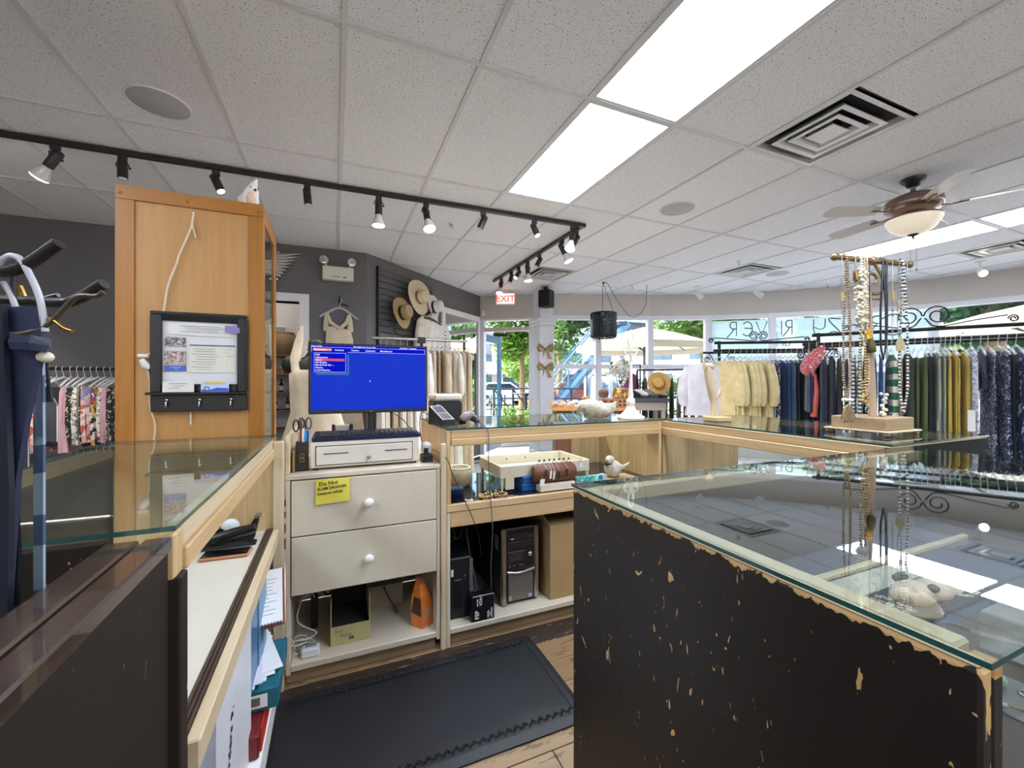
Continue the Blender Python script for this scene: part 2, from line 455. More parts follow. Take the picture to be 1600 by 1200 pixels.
# windows
t = NT('pale_film'); q1 = t.n('BsdfTransparent'); q2 = t.n('BsdfTranslucent'); q2.inputs[0].default_value = (*lin('#dbe9ea'), 1); q3 = t.n('MixShader'); q3.inputs[0].default_value = .5
t.l(q1.outputs[0], q3.inputs[1]); t.l(q2.outputs[0], q3.inputs[2]); t.l(q3.outputs[0], t.out.inputs[0]); FILM = t.m
def along(a, b, d): return (a[0] + (b[0] - a[0]) * d, a[1] + (b[1] - a[1]) * d)
for i, (a, b) in enumerate(zip(FRONT, FRONT[1:])):
    if i == 0: continue
    if i == 1: a = along(a, b, .12)
    L = hypot(b[0] - a[0], b[1] - a[1]); e = .05 / L
    wnd = thing('window_%d' % i, None, None, (a[0], a[1], 0), kind='structure')
    mb = MB()
    mb.wall(a, along(a, b, e), .34, 2.46, -.02, .10); mb.wall(along(a, b, 1 - e), b, .34, 2.46, -.02, .10)
    part(wnd, 'frame_post', FRAMEW, lambda m: m.wall(a, along(a, b, e), .34, 2.46, -.02, .10))
    part(wnd, 'frame_post', FRAMEW, lambda m: m.wall(along(a, b, 1 - e), b, .34, 2.46, -.02, .10))
    a2, b2 = along(a, b, e), along(a, b, 1 - e)
    for z0, z1, nm in ((.34, .42, 'sill'), (1.535, 1.605, 'transom'), (2.39, 2.46, 'head_rail')):
        part(wnd, nm, FRAMEW, lambda m: m.wall(a2, b2, z0, z1, -.015, .095))
    part(wnd, 'pane', PANE, lambda m: m.wall(a2, b2, .42, 1.535, .04, .046))
    part(wnd, 'pane', PANE, lambda m: m.wall(a2, b2, 1.605, 2.39, .04, .046))
    if i in (4, 5, 6):      # pale film banner on the upper panes behind the shop name
        part(wnd, 'film_banner', FILM, lambda m: m.wall(a2, b2, 1.63, 2.36, .032, .034))

# door opening (door_1) and its leaf, swung outwards
d1 = thing('door_1', None, None, (2.4, 7.09, 0), kind='structure')
a, b = FRONT[0], FRONT[1]; DL = hypot(b[0] - a[0], b[1] - a[1])
for s0, s1 in ((0.0, .075), (.9, 1.0)):
    part(d1, 'jamb', FRAMEW, lambda m: m.wall(along(a, b, s0), along(a, b, s1), 0, 2.42, -.02, .13))
part(d1, 'transom_bar', WARMW, lambda m: m.wall(along(a, b, .075), along(a, b, .9), 2.20, 2.27, -.015, .12))
part(d1, 'head_rail', FRAMEW, lambda m: m.wall(along(a, b, .075), along(a, b, .9), 2.39, 2.42, -.015, .12))
part(d1, 'pane', PANE, lambda m: m.wall(along(a, b, .075), along(a, b, .9), 2.27, 2.39, .04, .046))
BLUE = M('blue_door_paint', '#2c5d7a', .35, var=.08)
h = along(a, b, .09); dirv = Vector((.70, .714)).normalized(); le = lambda s: (h[0] + dirv.x * s, h[1] + .11 + dirv.y * s)
leaf = MB()
leaf.wall(le(0), le(.12), .01, 2.18, 0, .045); leaf.wall(le(.74), le(.86), .01, 2.18, 0, .045)
leaf.wall(le(.12), le(.74), .01, .28, 0, .045); leaf.wall(le(.12), le(.74), 2.05, 2.18, 0, .045)
lf = leaf.build('leaf', BLUE, d1)
part(lf, 'pane', PANE, lambda m: m.wall(le(.12), le(.74), .28, 2.05, .02, .026))
part(lf, 'push_bar', BLACKM, lambda m: m.ring([(*le(.70), 1.05), (le(.70)[0] + .06, le(.70)[1] - .03, 1.05), (le(.70)[0] + .06, le(.70)[1] - .03, .85), (*le(.70), .85)], .012, 6))
part(d1, 'closer_arm', BLACKM, lambda m: m.box(2.62, 6.99, 2.12, 2.9, 7.03, 2.18, .004))

# side doorway in the grey wall with white casing and the nook behind it
d2 = thing('door_2', None, None, (-.8, 5.3, 0), kind='structure')
for x0, x1, z0, z1 in ((-.36, -.262, 0, 2.29), (-1.35, -1.25, 0, 2.29), (-1.25, -.36, 2.20, 2.29)):
    part(d2, 'casing', WHITE, lambda m: m.wall((onw(x0)[0], onw(x0)[1]), onw(x1), z0, z1, -.025, .15))
NOOKW = M('nook_wall_paint', '#d6d4d4', .8, var=.02)
nk = MB(); nk.box(-2.0, 6.75, 0, .3, 6.85, 2.6); nk.box(-2.1, 5.5, 0, -2.0, 6.85, 2.6); nk.box(.2, 5.62, 0, .3, 6.75, 2.6); nk.box(-2.1, 5.5, 2.6, .3, 6.85, 2.7); nk.box(-2.1, 5.5, -.1, .3, 6.85, -.016)
nk.build('wall_nook', NOOKW, kind='structure')

# column with capital
cl = MB(); CX, CY = 3.17, 6.13
cl.box(CX - .135, CY - .135, .18, CX + .135, CY + .135, 2.22, .012); cl.box(CX - .17, CY - .17, 0, CX + .17, CY + .17, .18, .01)
cl.box(CX - .155, CY - .155, 2.22, CX + .155, CY + .155, 2.28, .01); cl.box(CX - .18, CY - .18, 2.28, CX + .18, CY + .18, 2.33, .012); cl.box(CX - .12, CY - .12, 2.33, CX + .12, CY + .12, CEIL)
cl.build('column', FRAMEW, kind='structure')

# ------------------------------------------------------------------ suspended ceiling
t = NT('ceiling_tile'); co = t.coord(); f1 = t.noise(co, 120, 2, .5); f2 = t.noise(co, 60, 3)
oi = t.n('ObjectInfo').outputs['Random']
base = t.mix(oi, lin('#ebecee'), lin('#f1f2f4'))
t.bsdf(t.mix(t.math('GREATER_THAN', f1, .65), base, lin('#85817a')), .9, 0, t.math('SUBTRACT', f2, t.math('GREATER_THAN', f1, .66)), .35)
TILE = t.m
BAR = M('grid_bar_white', '#dcdcdc', .5, var=.02)
ceiling = MB().prism(ROOM, 2.88, 2.98).build('ceiling', WHITE, kind='structure')
tile = MB().box(.011, .011, 2.833, .599, 1.209, 2.848, .002).build('tile', TILE, ceiling)
half = MB().box(.011, .011, 2.833, .599, .599, 2.848, .002).build('tile', TILE, ceiling)
PANELS = [(2, -1), (2, -2), (2, -3), (2, -4), (9, -1), (9, -2), (9, -3), (9, -4), (-4, -2), (-4, -3), (-4, -4)]  # the leftmost row is out of view, added as extra room light
VENTS = {(4, -2): 1, (8, 0): 1, (4, 1): 1, (11, -1): 0}      # which half of the cell holds the vent
ut = uh = False
for i in range(-7, 14):
    for j in range(-5, 4):
        x, y = GX + .61 * i, GY + 1.22 * j
        if not any(inside(x + .61 * q / 5, y + 1.22 * r / 8) for q in range(6) for r in range(9)): continue
        if (i, j) in PANELS: continue
        if (i, j) in VENTS:
            o = copy(half, parent=ceiling) if uh else half; uh = True
            o.location = (x, y + (.61 if VENTS[i, j] == 0 else 0), 0); continue
        o = copy(tile, parent=ceiling) if ut else tile; ut = True
        o.location = (x, y, 0)
def clip(fixed, lo, hi, ax):
    s = [lo + (hi - lo) * k / 400 for k in range(401)]
    ok = [v for v in s if (inside(fixed, v) if ax else inside(v, fixed))]
    return (min(ok), max(ok)) if ok else None
for i in range(-6, 15):
    x = GX + .61 * i; r = clip(x, -3, 7.2, 1)
    if r: part(ceiling, 'grid_bar', BAR, lambda m: m.box(x - .012, r[0], 2.826, x + .012, r[1], 2.834))
for j in range(-5, 4):
    y = GY + 1.22 * j; r = clip(y, -4.2, 8.7, 0)
    if r: part(ceiling, 'grid_bar', BAR, lambda m: m.box(r[0], y - .012, 2.8255, r[1], y + .012, 2.8335))
DIFF = glow('panel_diffuser', '#e3edff', PANEL_W, 4)
NAMES = {(2, -1): 'far panel of the row of ceiling lights over the till', (2, -2): 'second ceiling light panel of the row over the till',
         (2, -3): 'third ceiling light panel of the row over the till', (2, -4): 'fourth ceiling light panel of the row over the till',
         (9, -1): 'ceiling light panel behind the fan, end of its row', (9, -2): 'ceiling light panel to the right of the fan globe',
         (9, -3): 'third ceiling light panel of the fan row', (9, -4): 'fourth ceiling light panel of the fan row',
         (-4, -2): 'ceiling light panel of the added unseen left row, first', (-4, -3): 'ceiling light panel of the added unseen left row, second', (-4, -4): 'ceiling light panel of the added unseen left row, third'}
for (i, j) in PANELS:
    x, y = GX + .61 * i, GY + 1.22 * j
    th = thing('ceiling_light', 'flat white fluorescent ' + NAMES[i, j], 'ceiling light', (x, y, 2.83), 'ceiling light panels')
    part(th, 'diffuser', DIFF, lambda m: m.box(x + .03, y + .03, 2.832, x + .58, y + 1.19, 2.838))
    def fr(m):
        m.box(x + .012, y + .012, 2.828, x + .03, y + 1.208, 2.86); m.box(x + .58, y + .012, 2.828, x + .598, y + 1.208, 2.86)
        m.box(x + .03, y + .012, 2.828, x + .58, y + .03, 2.86); m.box(x + .03, y + 1.19, 2.828, x + .58, y + 1.208, 2.86)
    part(th, 'frame', BAR, fr)
VENTM = M('vent_white_metal', '#d2d0cc', .3, .2, var=.02)
DUCT = M('duct_black', '#101216', .7)
VL = {(4, -2): 'large square louvred air vent in the ceiling above the near counter', (8, 0): 'square air vent in ceiling towards the curved windows',
      (4, 1): 'square air vent in ceiling behind the short track of spotlights', (11, -1): 'square air vent in ceiling beyond the fan'}
for (i, j), hv in VENTS.items():
    x, y = GX + .61 * i + .305, GY + 1.22 * j + (.915 if hv else .305)
    th = thing('air_vent', VL[i, j], 'air vent', (x, y, 2.83), 'square ceiling vents')
    part(th, 'duct', DUCT, lambda m: m.box(x - .27, y - .27, 2.86, x + .27, y + .27, 2.878))
    def rim(m):
        for q0, q1, z0, z1 in ((.298, .270, 2.827, 2.827), (.270, .258, 2.827, 2.862)):
            vs = [(x + sx * q, y + sy * q, z) for q, z in ((q0, z0), (q1, z1)) for sx, sy in ((-1, -1), (1, -1), (1, 1), (-1, 1))]
            m.add(vs, [(k, (k + 1) % 4, 4 + (k + 1) % 4, 4 + k) for k in range(4)])
    part(th, 'rim', VENTM, rim)
    for q in (.212, .148, .08):
        def lv(m):
            vs = [(x + sx * r, y + sy * r, z) for r, z in ((q, 2.822), (q - .030, 2.822), (q - .052, 2.852), (q - .022, 2.852)) for sx, sy in ((-1, -1), (1, -1), (1, 1), (-1, 1))]
            if q < .1: vs = [(x + sx * r, y + sy * r, z) for r, z in ((q, 2.822), (.001, 2.822), (.001, 2.85), (q - .02, 2.85)) for sx, sy in ((-1, -1), (1, -1), (1, 1), (-1, 1))]
            m.add(vs, [(a * 4 + k, a * 4 + (k + 1) % 4, (a + 1) % 4 * 4 + (k + 1) % 4, (a + 1) % 4 * 4 + k) for a in range(4) for k in range(4)])
        part(th, 'louvre', VENTM, lv)
SPKM = M('speaker_grille', '#b9b8b9', .6, var=.04, vs=300)
for (x, y, lb) in ((-.888, 2.87, 'round flush ceiling speaker above the wooden cabinet'), (2.788, 2.822, 'round flush ceiling speaker beyond the bright ceiling panels'), (5.75, 3.95, 'round flush ceiling speaker near the curved windows')):
    th = thing('ceiling_speaker', lb, 'speaker', (x, y, 2.83))
    part(th, 'grille', SPKM, lambda m: m.lathe([(.001, -.004), (.135, -.004), (.14, -.001)], (x, y, 2.832), 28))
    part(th, 'ring', WHITE, lambda m: m.ring([(x + .143 * cos(2 * pi * k / 28), y + .143 * sin(2 * pi * k / 28), 2.83) for k in range(28)], .005, 6, closed=True))
for (x, y, lb) in ((4.72, 3.74, 'small ceiling sprinkler head left of the far vent'), (4.35, 5.35, 'small ceiling sprinkler head by the black chandelier'), (1.05, 3.95, 'small ceiling sprinkler head behind the lit track spotlight'), (7.15, 4.1, 'small ceiling sprinkler head over the shop name window')):
    th = thing('sprinkler', lb, 'sprinkler', (x, y, 2.83))
    part(th, 'plate', WHITE, lambda m: m.lathe([(.035, 0), (.03, -.008), (.012, -.01)], (x, y, 2.833), 14))
    part(th, 'head', CHROME, lambda m: m.lathe([(.01, 0), (.006, -.02), (.018, -.032), (.016, -.036)], (x, y, 2.825), 10))
# ------------------------------------------------------------------ counters of the cash desk
def slab_glass(parent, x0, y0, x1, y1, z0, z1, name='glass_top'):
    m = MB()
    v = [(x0, y0), (x1, y0), (x1, y1), (x0, y1)]
    m.add([(x, y, z1) for x, y in v], [(0, 1, 2, 3)], mi=0); m.add([(x, y, z0) for x, y in v], [(3, 2, 1, 0)], mi=0)
    for i in range(4):
        a, b = v[i], v[(i + 1) % 4]
        m.add([(*a, z0), (*b, z0), (*b, z1), (*a, z1)], [(0, 1, 2, 3)], mi=1)
    return m.build(name, [GLASS, EDGE], parent)
def bx(parent, name, mat, *a, **kw):
    return part(parent, name, mat, lambda m: m.box(*a, b=kw.get('b', .003)), label=kw.get('label'))
GREYC = M('grey_lining', '#8a8783', .8, var=.05, vs=40)
BROWNS = wood('brown_strip', '#3a2a20', '#54402f', 1, .4)

# left counter (glass topped, runs away from us)
lc = thing('display_counter', 'glass topped pine counter in front of the tall oak cabinet, with a white shelf', 'counter', (-.5, 1.45, 0))
bx(lc, 'top_rail', PALE[1], -.262, .87, 1.022, -.236, 2.0, 1.062)
bx(lc, 'lower_rail', PINE[1], -.262, .87, .982, -.229, 2.0, 1.021)
bx(lc, 'top_rail', PINE[1], -.78, .85, 1.02, -.755, 2.07, 1.062)
bx(lc, 'far_panel', PINE[2], -.755, 2.002, .06, -.236, 2.022, 1.062)
bx(lc, 'corner_post', PALE[2], -.236, 1.985, 0, -.196, 2.022, 1.05)
bx(lc, 'corner_post', PINE[2], -.262, .83, .69, -.236, .868, 1.055)
bx(lc, 'front_panel', GREYC, -.775, .85, .06, -.757, 2.0, .70)
part(lc, 'front_pane', PANE, lambda m: m.box(-.772, .86, .70, -.766, 2.0, 1.02))
bx(lc, 'near_panel', DARKP, -.78, .828, 0, -.324, .846, 1.055)
bx(lc, 'shelf', SHELFW, -.757, .87, .665, -.262, 2.0, .685, b=.001)
for k in range(3):
    bx(lc, 'brown_strip', BROWNS, -.261 + k * .0085, .87, .664, -.2535 + k * .0085, 2.0, .689)
bx(lc, 'shelf_edge', PALE[1], -.236, .87, .635, -.212, 1.985, .686)
bx(lc, 'inner_floor', SHELFW, -.757, .87, .06, -.225, 2.0, .08)
slab_glass(lc, -.79, .822, -.233, 2.072, 1.063, 1.071)

# dark partition on the near side
pt = thing('low_partition', 'dark brown painted low partition with grooved cap on the left, scuffed', 'partition', (-.28, .3, 0))
bx(pt, 'panel', DARKP, -.312, -.9, 0, -.243, .826, 1.03)
CAPB = wood('dark_cap', '#33271f', '#453429', 1, .2, 2); CAPB.node_tree.nodes['Principled BSDF'].inputs['Coat Weight'].default_value = .8
bx(pt, 'cap_board', CAPB, -.322, -.9, 1.031, -.279, .826, 1.054)
bx(pt, 'cap_board', CAPB, -.274, -.9, 1.031, -.238, .826, 1.054)
bx(pt, 'end_stile', DARKP, -.262, .829, 0, -.228, .866, .985)

# white drawer cabinet under the till
dc = thing('drawer_cabinet', 'cream painted cabinet with two drawers and round white knobs under the till', 'cabinet', (.14, 2.3, 0))
bx(dc, 'side_panel', CABW, -.19, 2.003, .05, -.172, 2.6, .88); bx(dc, 'side_panel', CABW, .457, 2.003, .05, .474, 2.6, .88)
bx(dc, 'top_panel', CABW, -.192, 2.0, .881, .476, 2.6, .902)
bx(dc, 'back_panel', CABW, -.172, 2.58, .09, .457, 2.595, .88)
bx(dc, 'bottom_shelf', CABW, -.172, 2.003, .062, .457, 2.58, .09)
bx(dc, 'kick_board', wood('kick', '#8d7658', '#a88f6e', 0, .5), -.19, 2.03, 0, .457, 2.05, .061)
bx(dc, 'stile', PALE[2], .4765, 1.992, 0, .502, 2.02, 1.0)
bx(dc, 'side_board', PALE[1], -.195, 2.024, .9025, -.176, 2.55, 1.066); bx(dc, 'leaning_board', wood('plywood', '#8d7049', '#a8875c', 2), -.170, 2.05, .9025, -.160, 2.28, 1.0)
for z0, z1 in ((.640, .876), (.388, .634)):
    dr = bx(dc, 'drawer', CABW, -.168, 1.997, z0, .454, 2.02, z1, b=.002)
    part(dr, 'knob', M('white_knob', '#f1efec', .25, var=0), lambda m: m.ring([(.143, 2.0, z0 + .12), (.143, 1.985, z0 + .12), (.143, 1.978, z0 + .12), (.143, 1.966, z0 + .12), (.143, 1.96, z0 + .12), (.143, 1.958, z0 + .12)], [.008, .008, .017, .021, .014, .002], 16))
    part(dc, 'drawer_gap', M('gap_dark', '#2a241f', .8), lambda m: m.box(-.171, 2.021, z0 - .006, .456, 2.03, z1 + .005))
note = thing('sticky_note', 'yellow sticky note with a handwritten warning on the upper drawer', 'note', (0, 1.99, .82))
part(note, 'paper', M('sticky_yellow', '#e3d34f', .7, var=.03), lambda m: m.quad((-.075, 1.9955, .876), (-.075, 1.986, .770), (.063, 1.988, .774), (.064, 1.9955, .878)))
for k, (s, dx) in enumerate((('Do Not', .012), ('SLAM DRAWER', .006), ('Computer will fall', .004))):
    text(s, (.0235, .0172, .0140)[k], INK, note, frame((-.073 + dx, 1.9925 - k * .0022, .848 - k * .019), (1, .01, .06), (0, .08, 1)))

# back counter (behind the till, to the right)
bc = thing('display_counter', 'open pine display counter with glass top beside the till, computer tower below', 'counter', (1.16, 2.3, 0))
bx(bc, 'side_panel', PINE[2], .505, 2.003, .69, .527, 2.65, 1.062)
bx(bc, 'end_panel', PINE[2], 1.832, 2.0, .1, 1.852, 2.65, 1.062)
bx(bc, 'end_panel', PINE[2], 1.60, 2.632, .1, 1.832, 2.65, 1.0)
bx(bc, 'top_rail', PINE[0], .5275, 2.0, 1.022, 1.8315, 2.022, 1.062); bx(bc, 'lower_rail', PINE[0], .5275, 1.993, .985, 1.8315, 2.02, 1.021)
bx(bc, 'top_rail', PINE[0], .5275, 2.63, 1.02, 1.8315, 2.65, 1.062)
bx(bc, 'shelf_rail', PINE[0], .504, 1.995, .662, 1.8315, 2.02, .698); bx(bc, 'shelf_lower_rail', PINE[0], .524, 2.001, .585, 1.8315, 2.022, .6615)
MIR = M('shelf_mirror', '#3c4144', .03, .75, var=.05, vs=4)
bx(bc, 'shelf', MIR, .528, 2.021, .690, 1.8315, 2.629, .70, b=.001)
bx(bc, 'cabinet_side', CABW, .504, 2.0, .0, .523, 2.63, .66); bx(bc, 'bottom_shelf', CABW, .5235, 2.0, .062, 1.8315, 2.62, .09)
bx(bc, 'kick_board', wood('kick', '', '', 0), .5235, 2.03, 0, 1.83, 2.05, .061)
bx(bc, 'back_panel', M('black_board', '#141414', .7), .5235, 2.622, .062, 1.8315, 2.64, .69)
part(bc, 'front_pane', PANE, lambda m: m.box(.53, 2.640, .70, 1.60, 2.646, 1.02))
slab_glass(bc, .506, 1.992, 1.856, 2.655, 1.063, 1.071)

# right counter
rc = thing('display_counter', 'pine display counter with glass top, dark end, in front of the dark clothes racks', 'counter', (2.23, 1.45, 0))
bx(rc, 'end_panel', PINE[2], 1.872, 2.032, .1, 2.56, 2.05, 1.062)
bx(rc, 'post', PINE[2], 1.872, 2.008, .1, 1.9, 2.031, 1.02)
bx(rc, 'top_rail', PINE[1], 1.87, .88, 1.022, 1.892, 2.03, 1.062); bx(rc, 'lower_rail', PINE[1], 1.863, .88, .975, 1.89, 2.03, 1.021)
bx(rc, 'top_rail', PINE[1], 2.585, .88, 1.03, 2.605, 2.03, 1.062)
bx(rc, 'near_panel', M('black_brown_paint', '#17120f', .6, var=.1, Specular_IOR_Level=.15), 1.87, .862, 0, 2.61, .879, 1.055); bx(rc, 'near_rail', PINE[0], 1.87, .860, 1.0555, 2.61, .880, 1.0625)
bx(rc, 'shelf', MIR, 1.893, .88, .668, 2.58, 2.03, .68, b=.001); bx(rc, 'shelf_rail', PINE[1], 1.872, .88, .64, 1.892, 2.03, .69)
bx(rc, 'front_panel', DARKP, 2.59, .88, 0, 2.605, 2.03, .66); bx(rc, 'inner_panel', CABW, 1.874, .88, 0, 1.89, 2.03, .64)
part(rc, 'front_pane', PANE, lambda m: m.box(2.592, .88, .69, 2.598, 2.03, 1.03))
slab_glass(rc, 1.868, .855, 2.615, 2.052, 1.063, 1.071)

# near right counter
nc = thing('display_counter', 'glass topped counter with chipped dark brown painted side, nearest on the right', 'counter', (1.2, .49, 0))
bx(nc, 'side_panel', DARKN, .495, .166, 0, .514, .812, 1.0585)
bx(nc, 'far_panel', DARKP, .515, .794, 0, 1.885, .812, 1.056); bx(nc, 'right_panel', DARKP, 1.867, .19, 0, 1.885, .793, 1.056)
bx(nc, 'top_rim', PALE[1], .496, .168, 1.0590, .512, .812, 1.0635); bx(nc, 'inner_rail', PALE[1], .515, .19, 1.03, .545, .793, 1.062)
bx(nc, 'inner_rail', PALE[0], .545, .77, 1.03, 1.866, .793, 1.062)
bx(nc, 'post', worn('post_paint', '#2c241d', '#b98f57', .70, 1.046, .35, .4, None), .5145, .166, 0, .535, .186, 1.0585)
part(nc, 'front_pane', PANE, lambda m: m.box(.536, .172, .30, 1.866, .178, 1.058))
bx(nc, 'lower_panel', DARKP, .5355, .168, 0, 1.866, .186, .30)
bx(nc, 'shelf', M('slate_lining', '#4b5163', .75, var=.08, vs=12), .515, .19, .785, 1.866, .793, .797, b=.001)
bx(nc, 'lower_shelf', M('brown_lining', '#4a4038', .7, var=.06), .515, .19, .50, 1.866, .793, .512, b=.001)
bx(nc, 'divider', PALE[0], .70, .655, .797, 1.866, .672, .812)
slab_glass(nc, .494, .160, 1.893, .818, 1.064, 1.0695)
bx(nc, 'lining_strip', M('brown_lining', '', .7), .52, .19, .797, 1.86, .44, .7985, b=0)
bx(nc, 'mat_board', M('beige_board', '#b9b3a4', .8), .9, .575, .797, 1.43, .65, .801)
pad = thing('display_pad', 'black velvet display pad with pale shell purse inside the near glass counter', 'jewellery display', (1.26, .52, .797))
bx(pad, 'pad', M('black_velvet', '#1d1c24', .9, Sheen_Weight=.3), 1.08, .46, .797, 1.46, .572, .806)
part(pad, 'shell_purse', M('shell_pink', '#dcc0a8', .3, var=.08), lambda m: (m.ball((1.22, .52, .815), .05, 16, 8, (1.15, .75, .55)), m.ball((1.29, .515, .812), .045, 14, 8, (1.3, .8, .5))))
part(pad, 'clasp', BLACK, lambda m: (m.ball((1.245, .495, .833), .014, 8, 5, (1.3, .8, .6)), m.ball((1.235, .55, .838), .02, 8, 5, (1.4, .6, .5))))
def lace(m):
    for i in range(70):
        a = rnd(0, 2 * pi); x = 1.39 + rnd(-.06, .05); y = .515 + rnd(-.045, .045)
        m.ring([(x + .006 * cos(a + q), y + .006 * sin(a + q), .808) for q in (0, 1.6, 3.1, 4.7)], .0009, 4, closed=True)
    for i in range(30):
        a = rnd(0, 2 * pi); x = 1.13 + rnd(-.03, .03); y = .52 + rnd(-.04, .04)
        m.ring([(x + .006 * cos(a + q), y + .006 * sin(a + q), .808) for q in (0, 1.6, 3.1, 4.7)], .0009, 4, closed=True)
part(pad, 'lace', M('ivory_lace', '#e9e2d2', .8), lace, kind='stuff')

# floor mat
mat_m = M('black_rubber', '#191b20', .55, var=.2, vs=5, bump=.3, bs=35)
mt = thing('floor_mat', 'black rubber anti-fatigue mat with embossed border on wooden floor', 'mat', (.33, 1.65, 0))
def matb(m):
    for x0, y0, x1, y1, z in ((-.24, 1.38, .915, 1.935, .004), (-.19, 1.43, .865, 1.885, .018)): pass
    o = [(-.24, 1.36), (.90, 1.36), (.915, 1.375), (.915, 1.915), (.90, 1.93), (-.24, 1.93)]
    cx, cy = .337, 1.645
    ins = lambda k: [(cx + (x - cx) * (1 - k / .58), cy + (y - cy) * (1 - k / .285)) for x, y in o]
    L = [[(x, y, .001) for x, y in o], [(x, y, .006) for x, y in o], [(x, y, .018) for x, y in ins(.028)], [(x, y, .018) for x, y in ins(.05)], [(x, y, .0155) for x, y in ins(.053)]]
    vs = [p for r in L for p in r]; n = 6
    m.add(vs, [(a * n + k, a * n + (k + 1) % n, a * n + n + (k + 1) % n, a * n + n + k) for a in range(4) for k in range(n)] + [tuple(range(4 * n, 5 * n))])
part(mt, 'body', mat_m, matb)
def border(m):
    for q in range(120):
        x = -.18 + q * .0089; y = 1.875 + .009 * sin(q * 1.7)
        m.ring([(x, y - .008, .0185), (x + .005, y + .004, .020), (x + .011, y - .006, .0185)], .0025, 4)
    for q in range(120):
        x = -.18 + q * .0089; y = 1.415 + .009 * sin(q * 1.7)
        m.ring([(x, y - .008, .0185), (x + .005, y + .004, .020), (x + .011, y - .006, .0185)], .0025, 4)
part(mt, 'embossed_border', mat_m, border, kind='stuff')

# ------------------------------------------------------------------ till: cash drawer, monitor, keyboard
IV = M('ivory_metal', '#d6cebf', .4, var=.03, bump=.05, bs=300)
cs = thing('cash_drawer', 'ivory metal cash drawer with lock on the cream cabinet, below the monitor', 'cash drawer', (.14, 2.28, .903))
bx(cs, 'case', IV, -.102, 2.066, .912, .382, 2.52, 1.03, b=.006)
bx(cs, 'drawer_front', IV, -.075, 2.058, .926, .348, 2.067, 1.008, b=.003)
part(cs, 'shadow_gap', M('gap_dark', '', .8), lambda m: m.box(-.079, 2.0655, .922, .352, 2.066, 1.012))
for x in (-.045, .22): bx(cs, 'media_slot', M('slot_dark', '#3d3832', .6), x, 2.055, .974, x + .105, 2.059, .978, b=.001)
part(cs, 'lock', CHROME, lambda m: (m.cyl((.147, 2.06, .95), (.147, 2.05, .95), .009), m.cyl((.147, 2.05, .95), (.147, 2.048, .95), .004)))
part(cs, 'key', CHROME, lambda m: (m.box(.1455, 2.036, .944, .1485, 2.05, .955), m.ring([(.147 + .008 * cos(a), 2.036, .932 + .011 * sin(a)) for a in [k * .7 for k in range(9)]], .0012, 5, closed=True)))
for x in (-.08, .36):
    for y in (2.09, 2.49): bx(cs, 'foot', BLACK, x - .012, y - .012, .9025, x + .012, y + .012, .912)
mo = thing('monitor', 'black flat screen monitor showing a blue till program', 'monitor', (.165, 2.25, 1.03))
bx(mo, 'bezel', BLACK, -.112, 2.175, 1.148, .446, 2.20, 1.486, b=.004)
bx(mo, 'back_shell', BLACK, -.06, 2.20, 1.19, .39, 2.225, 1.44, b=.012)
t = NT('screen_blue'); g = t.n('SeparateXYZ'); t.l(t.coord(), g.inputs[0])
v = t.math('FRACT', t.math('MULTIPLY', g.outputs[0], 160)); e = t.n('Emission')
t.l(t.mix(t.math('MULTIPLY', v, .16), lin('#0030d2'), lin('#0840e0')), e.inputs[0]); e.inputs[1].default_value = .33
gl = t.n('BsdfGlossy'); gl.inputs['Roughness'].default_value = .15; x = t.n('MixShader'); x.inputs[0].default_value = .008
t.l(e.outputs[0], x.inputs[1]); t.l(gl.outputs[0], x.inputs[2]); t.l(x.outputs[0], t.out.inputs[0])
scr = part(mo, 'screen', t.m, lambda m: m.box(-.101, 2.1735, 1.166, .436, 2.1752, 1.477))
DBL = glow('screen_dark_blue', '#0a12b4', .42); SW = glow('screen_white', '#dfe6ff', .45); SR = glow('screen_red', '#c0506e', .45); SO = glow('screen_orange', '#e98a62', .5); SH = glow('screen_shadow', '#3d6aa0', .4)
part(scr, 'menu_bar', DBL, lambda m: m.box(-.1, 2.1728, 1.444, .432, 2.1735, 1.476))
part(scr, 'menu_shadow', SH, lambda m: m.box(-.078, 2.1729, 1.334, .066, 2.1735, 1.432))
part(scr, 'menu_window', DBL, lambda m: m.box(-.094, 2.1724, 1.345, .056, 2.1729, 1.442))
part(scr, 'highlight', SR, lambda m: m.box(-.083, 2.1718, 1.400, .045, 2.1723, 1.412)); part(scr, 'highlight', SO, lambda m: m.box(-.092, 2.1718, 1.449, -.012, 2.1724, 1.460))
def lines(m):
    for x0, z0, x1, z1 in ((-.1, 1.4655, .432, 1.4665), (-.1, 1.444, -.099, 1.4665), (.431, 1.444, .432, 1.4665), (.06, 1.444, .432, 1.445), (-.088, 1.347, .051, 1.348), (.050, 1.347, .051, 1.439), (-.088, 1.347, -.087, 1.439), (-.088, 1.438, .051, 1.439)):
        m.box(x0, 2.1716, z0, x1, 2.1722, z1)
part(scr, 'frame_line', SW, lines)
sx = lambda x, z: frame((x, 2.1714, z), (1, 0, 0), (0, 0, 1))
for s, x, z, q in (('Transactions', -.09, 1.4505, .0105), ('Inventory', .002, 1.4505, .0105), ('Vendors', .075, 1.4505, .0105), ('Customers', .14, 1.4505, .0105), ('Miscellaneous', .21, 1.4505, .0105),
                   ('Point of Sale', -.099, 1.4675, .009), ('POS 2000 Ver 7.10 (c) 1992', .085, 1.4675, .009), ('STATION 1 : Standard', .305, 1.4675, .009),
                   ('POS', -.082, 1.426, .0105), ('Adjustments', -.082, 1.414, .0105), ('Report', -.082, 1.402, .0105), ('File Binding', -.082, 1.390, .0105), ('Month/Year End  ...', -.082, 1.378, .0105), ('Report...', -.082, 1.366, .0105), ('J rack Reports...', -.082, 1.354, .0105)):
    text(s, q, SW, scr, sx(x, z), 'screen_text', .0002)
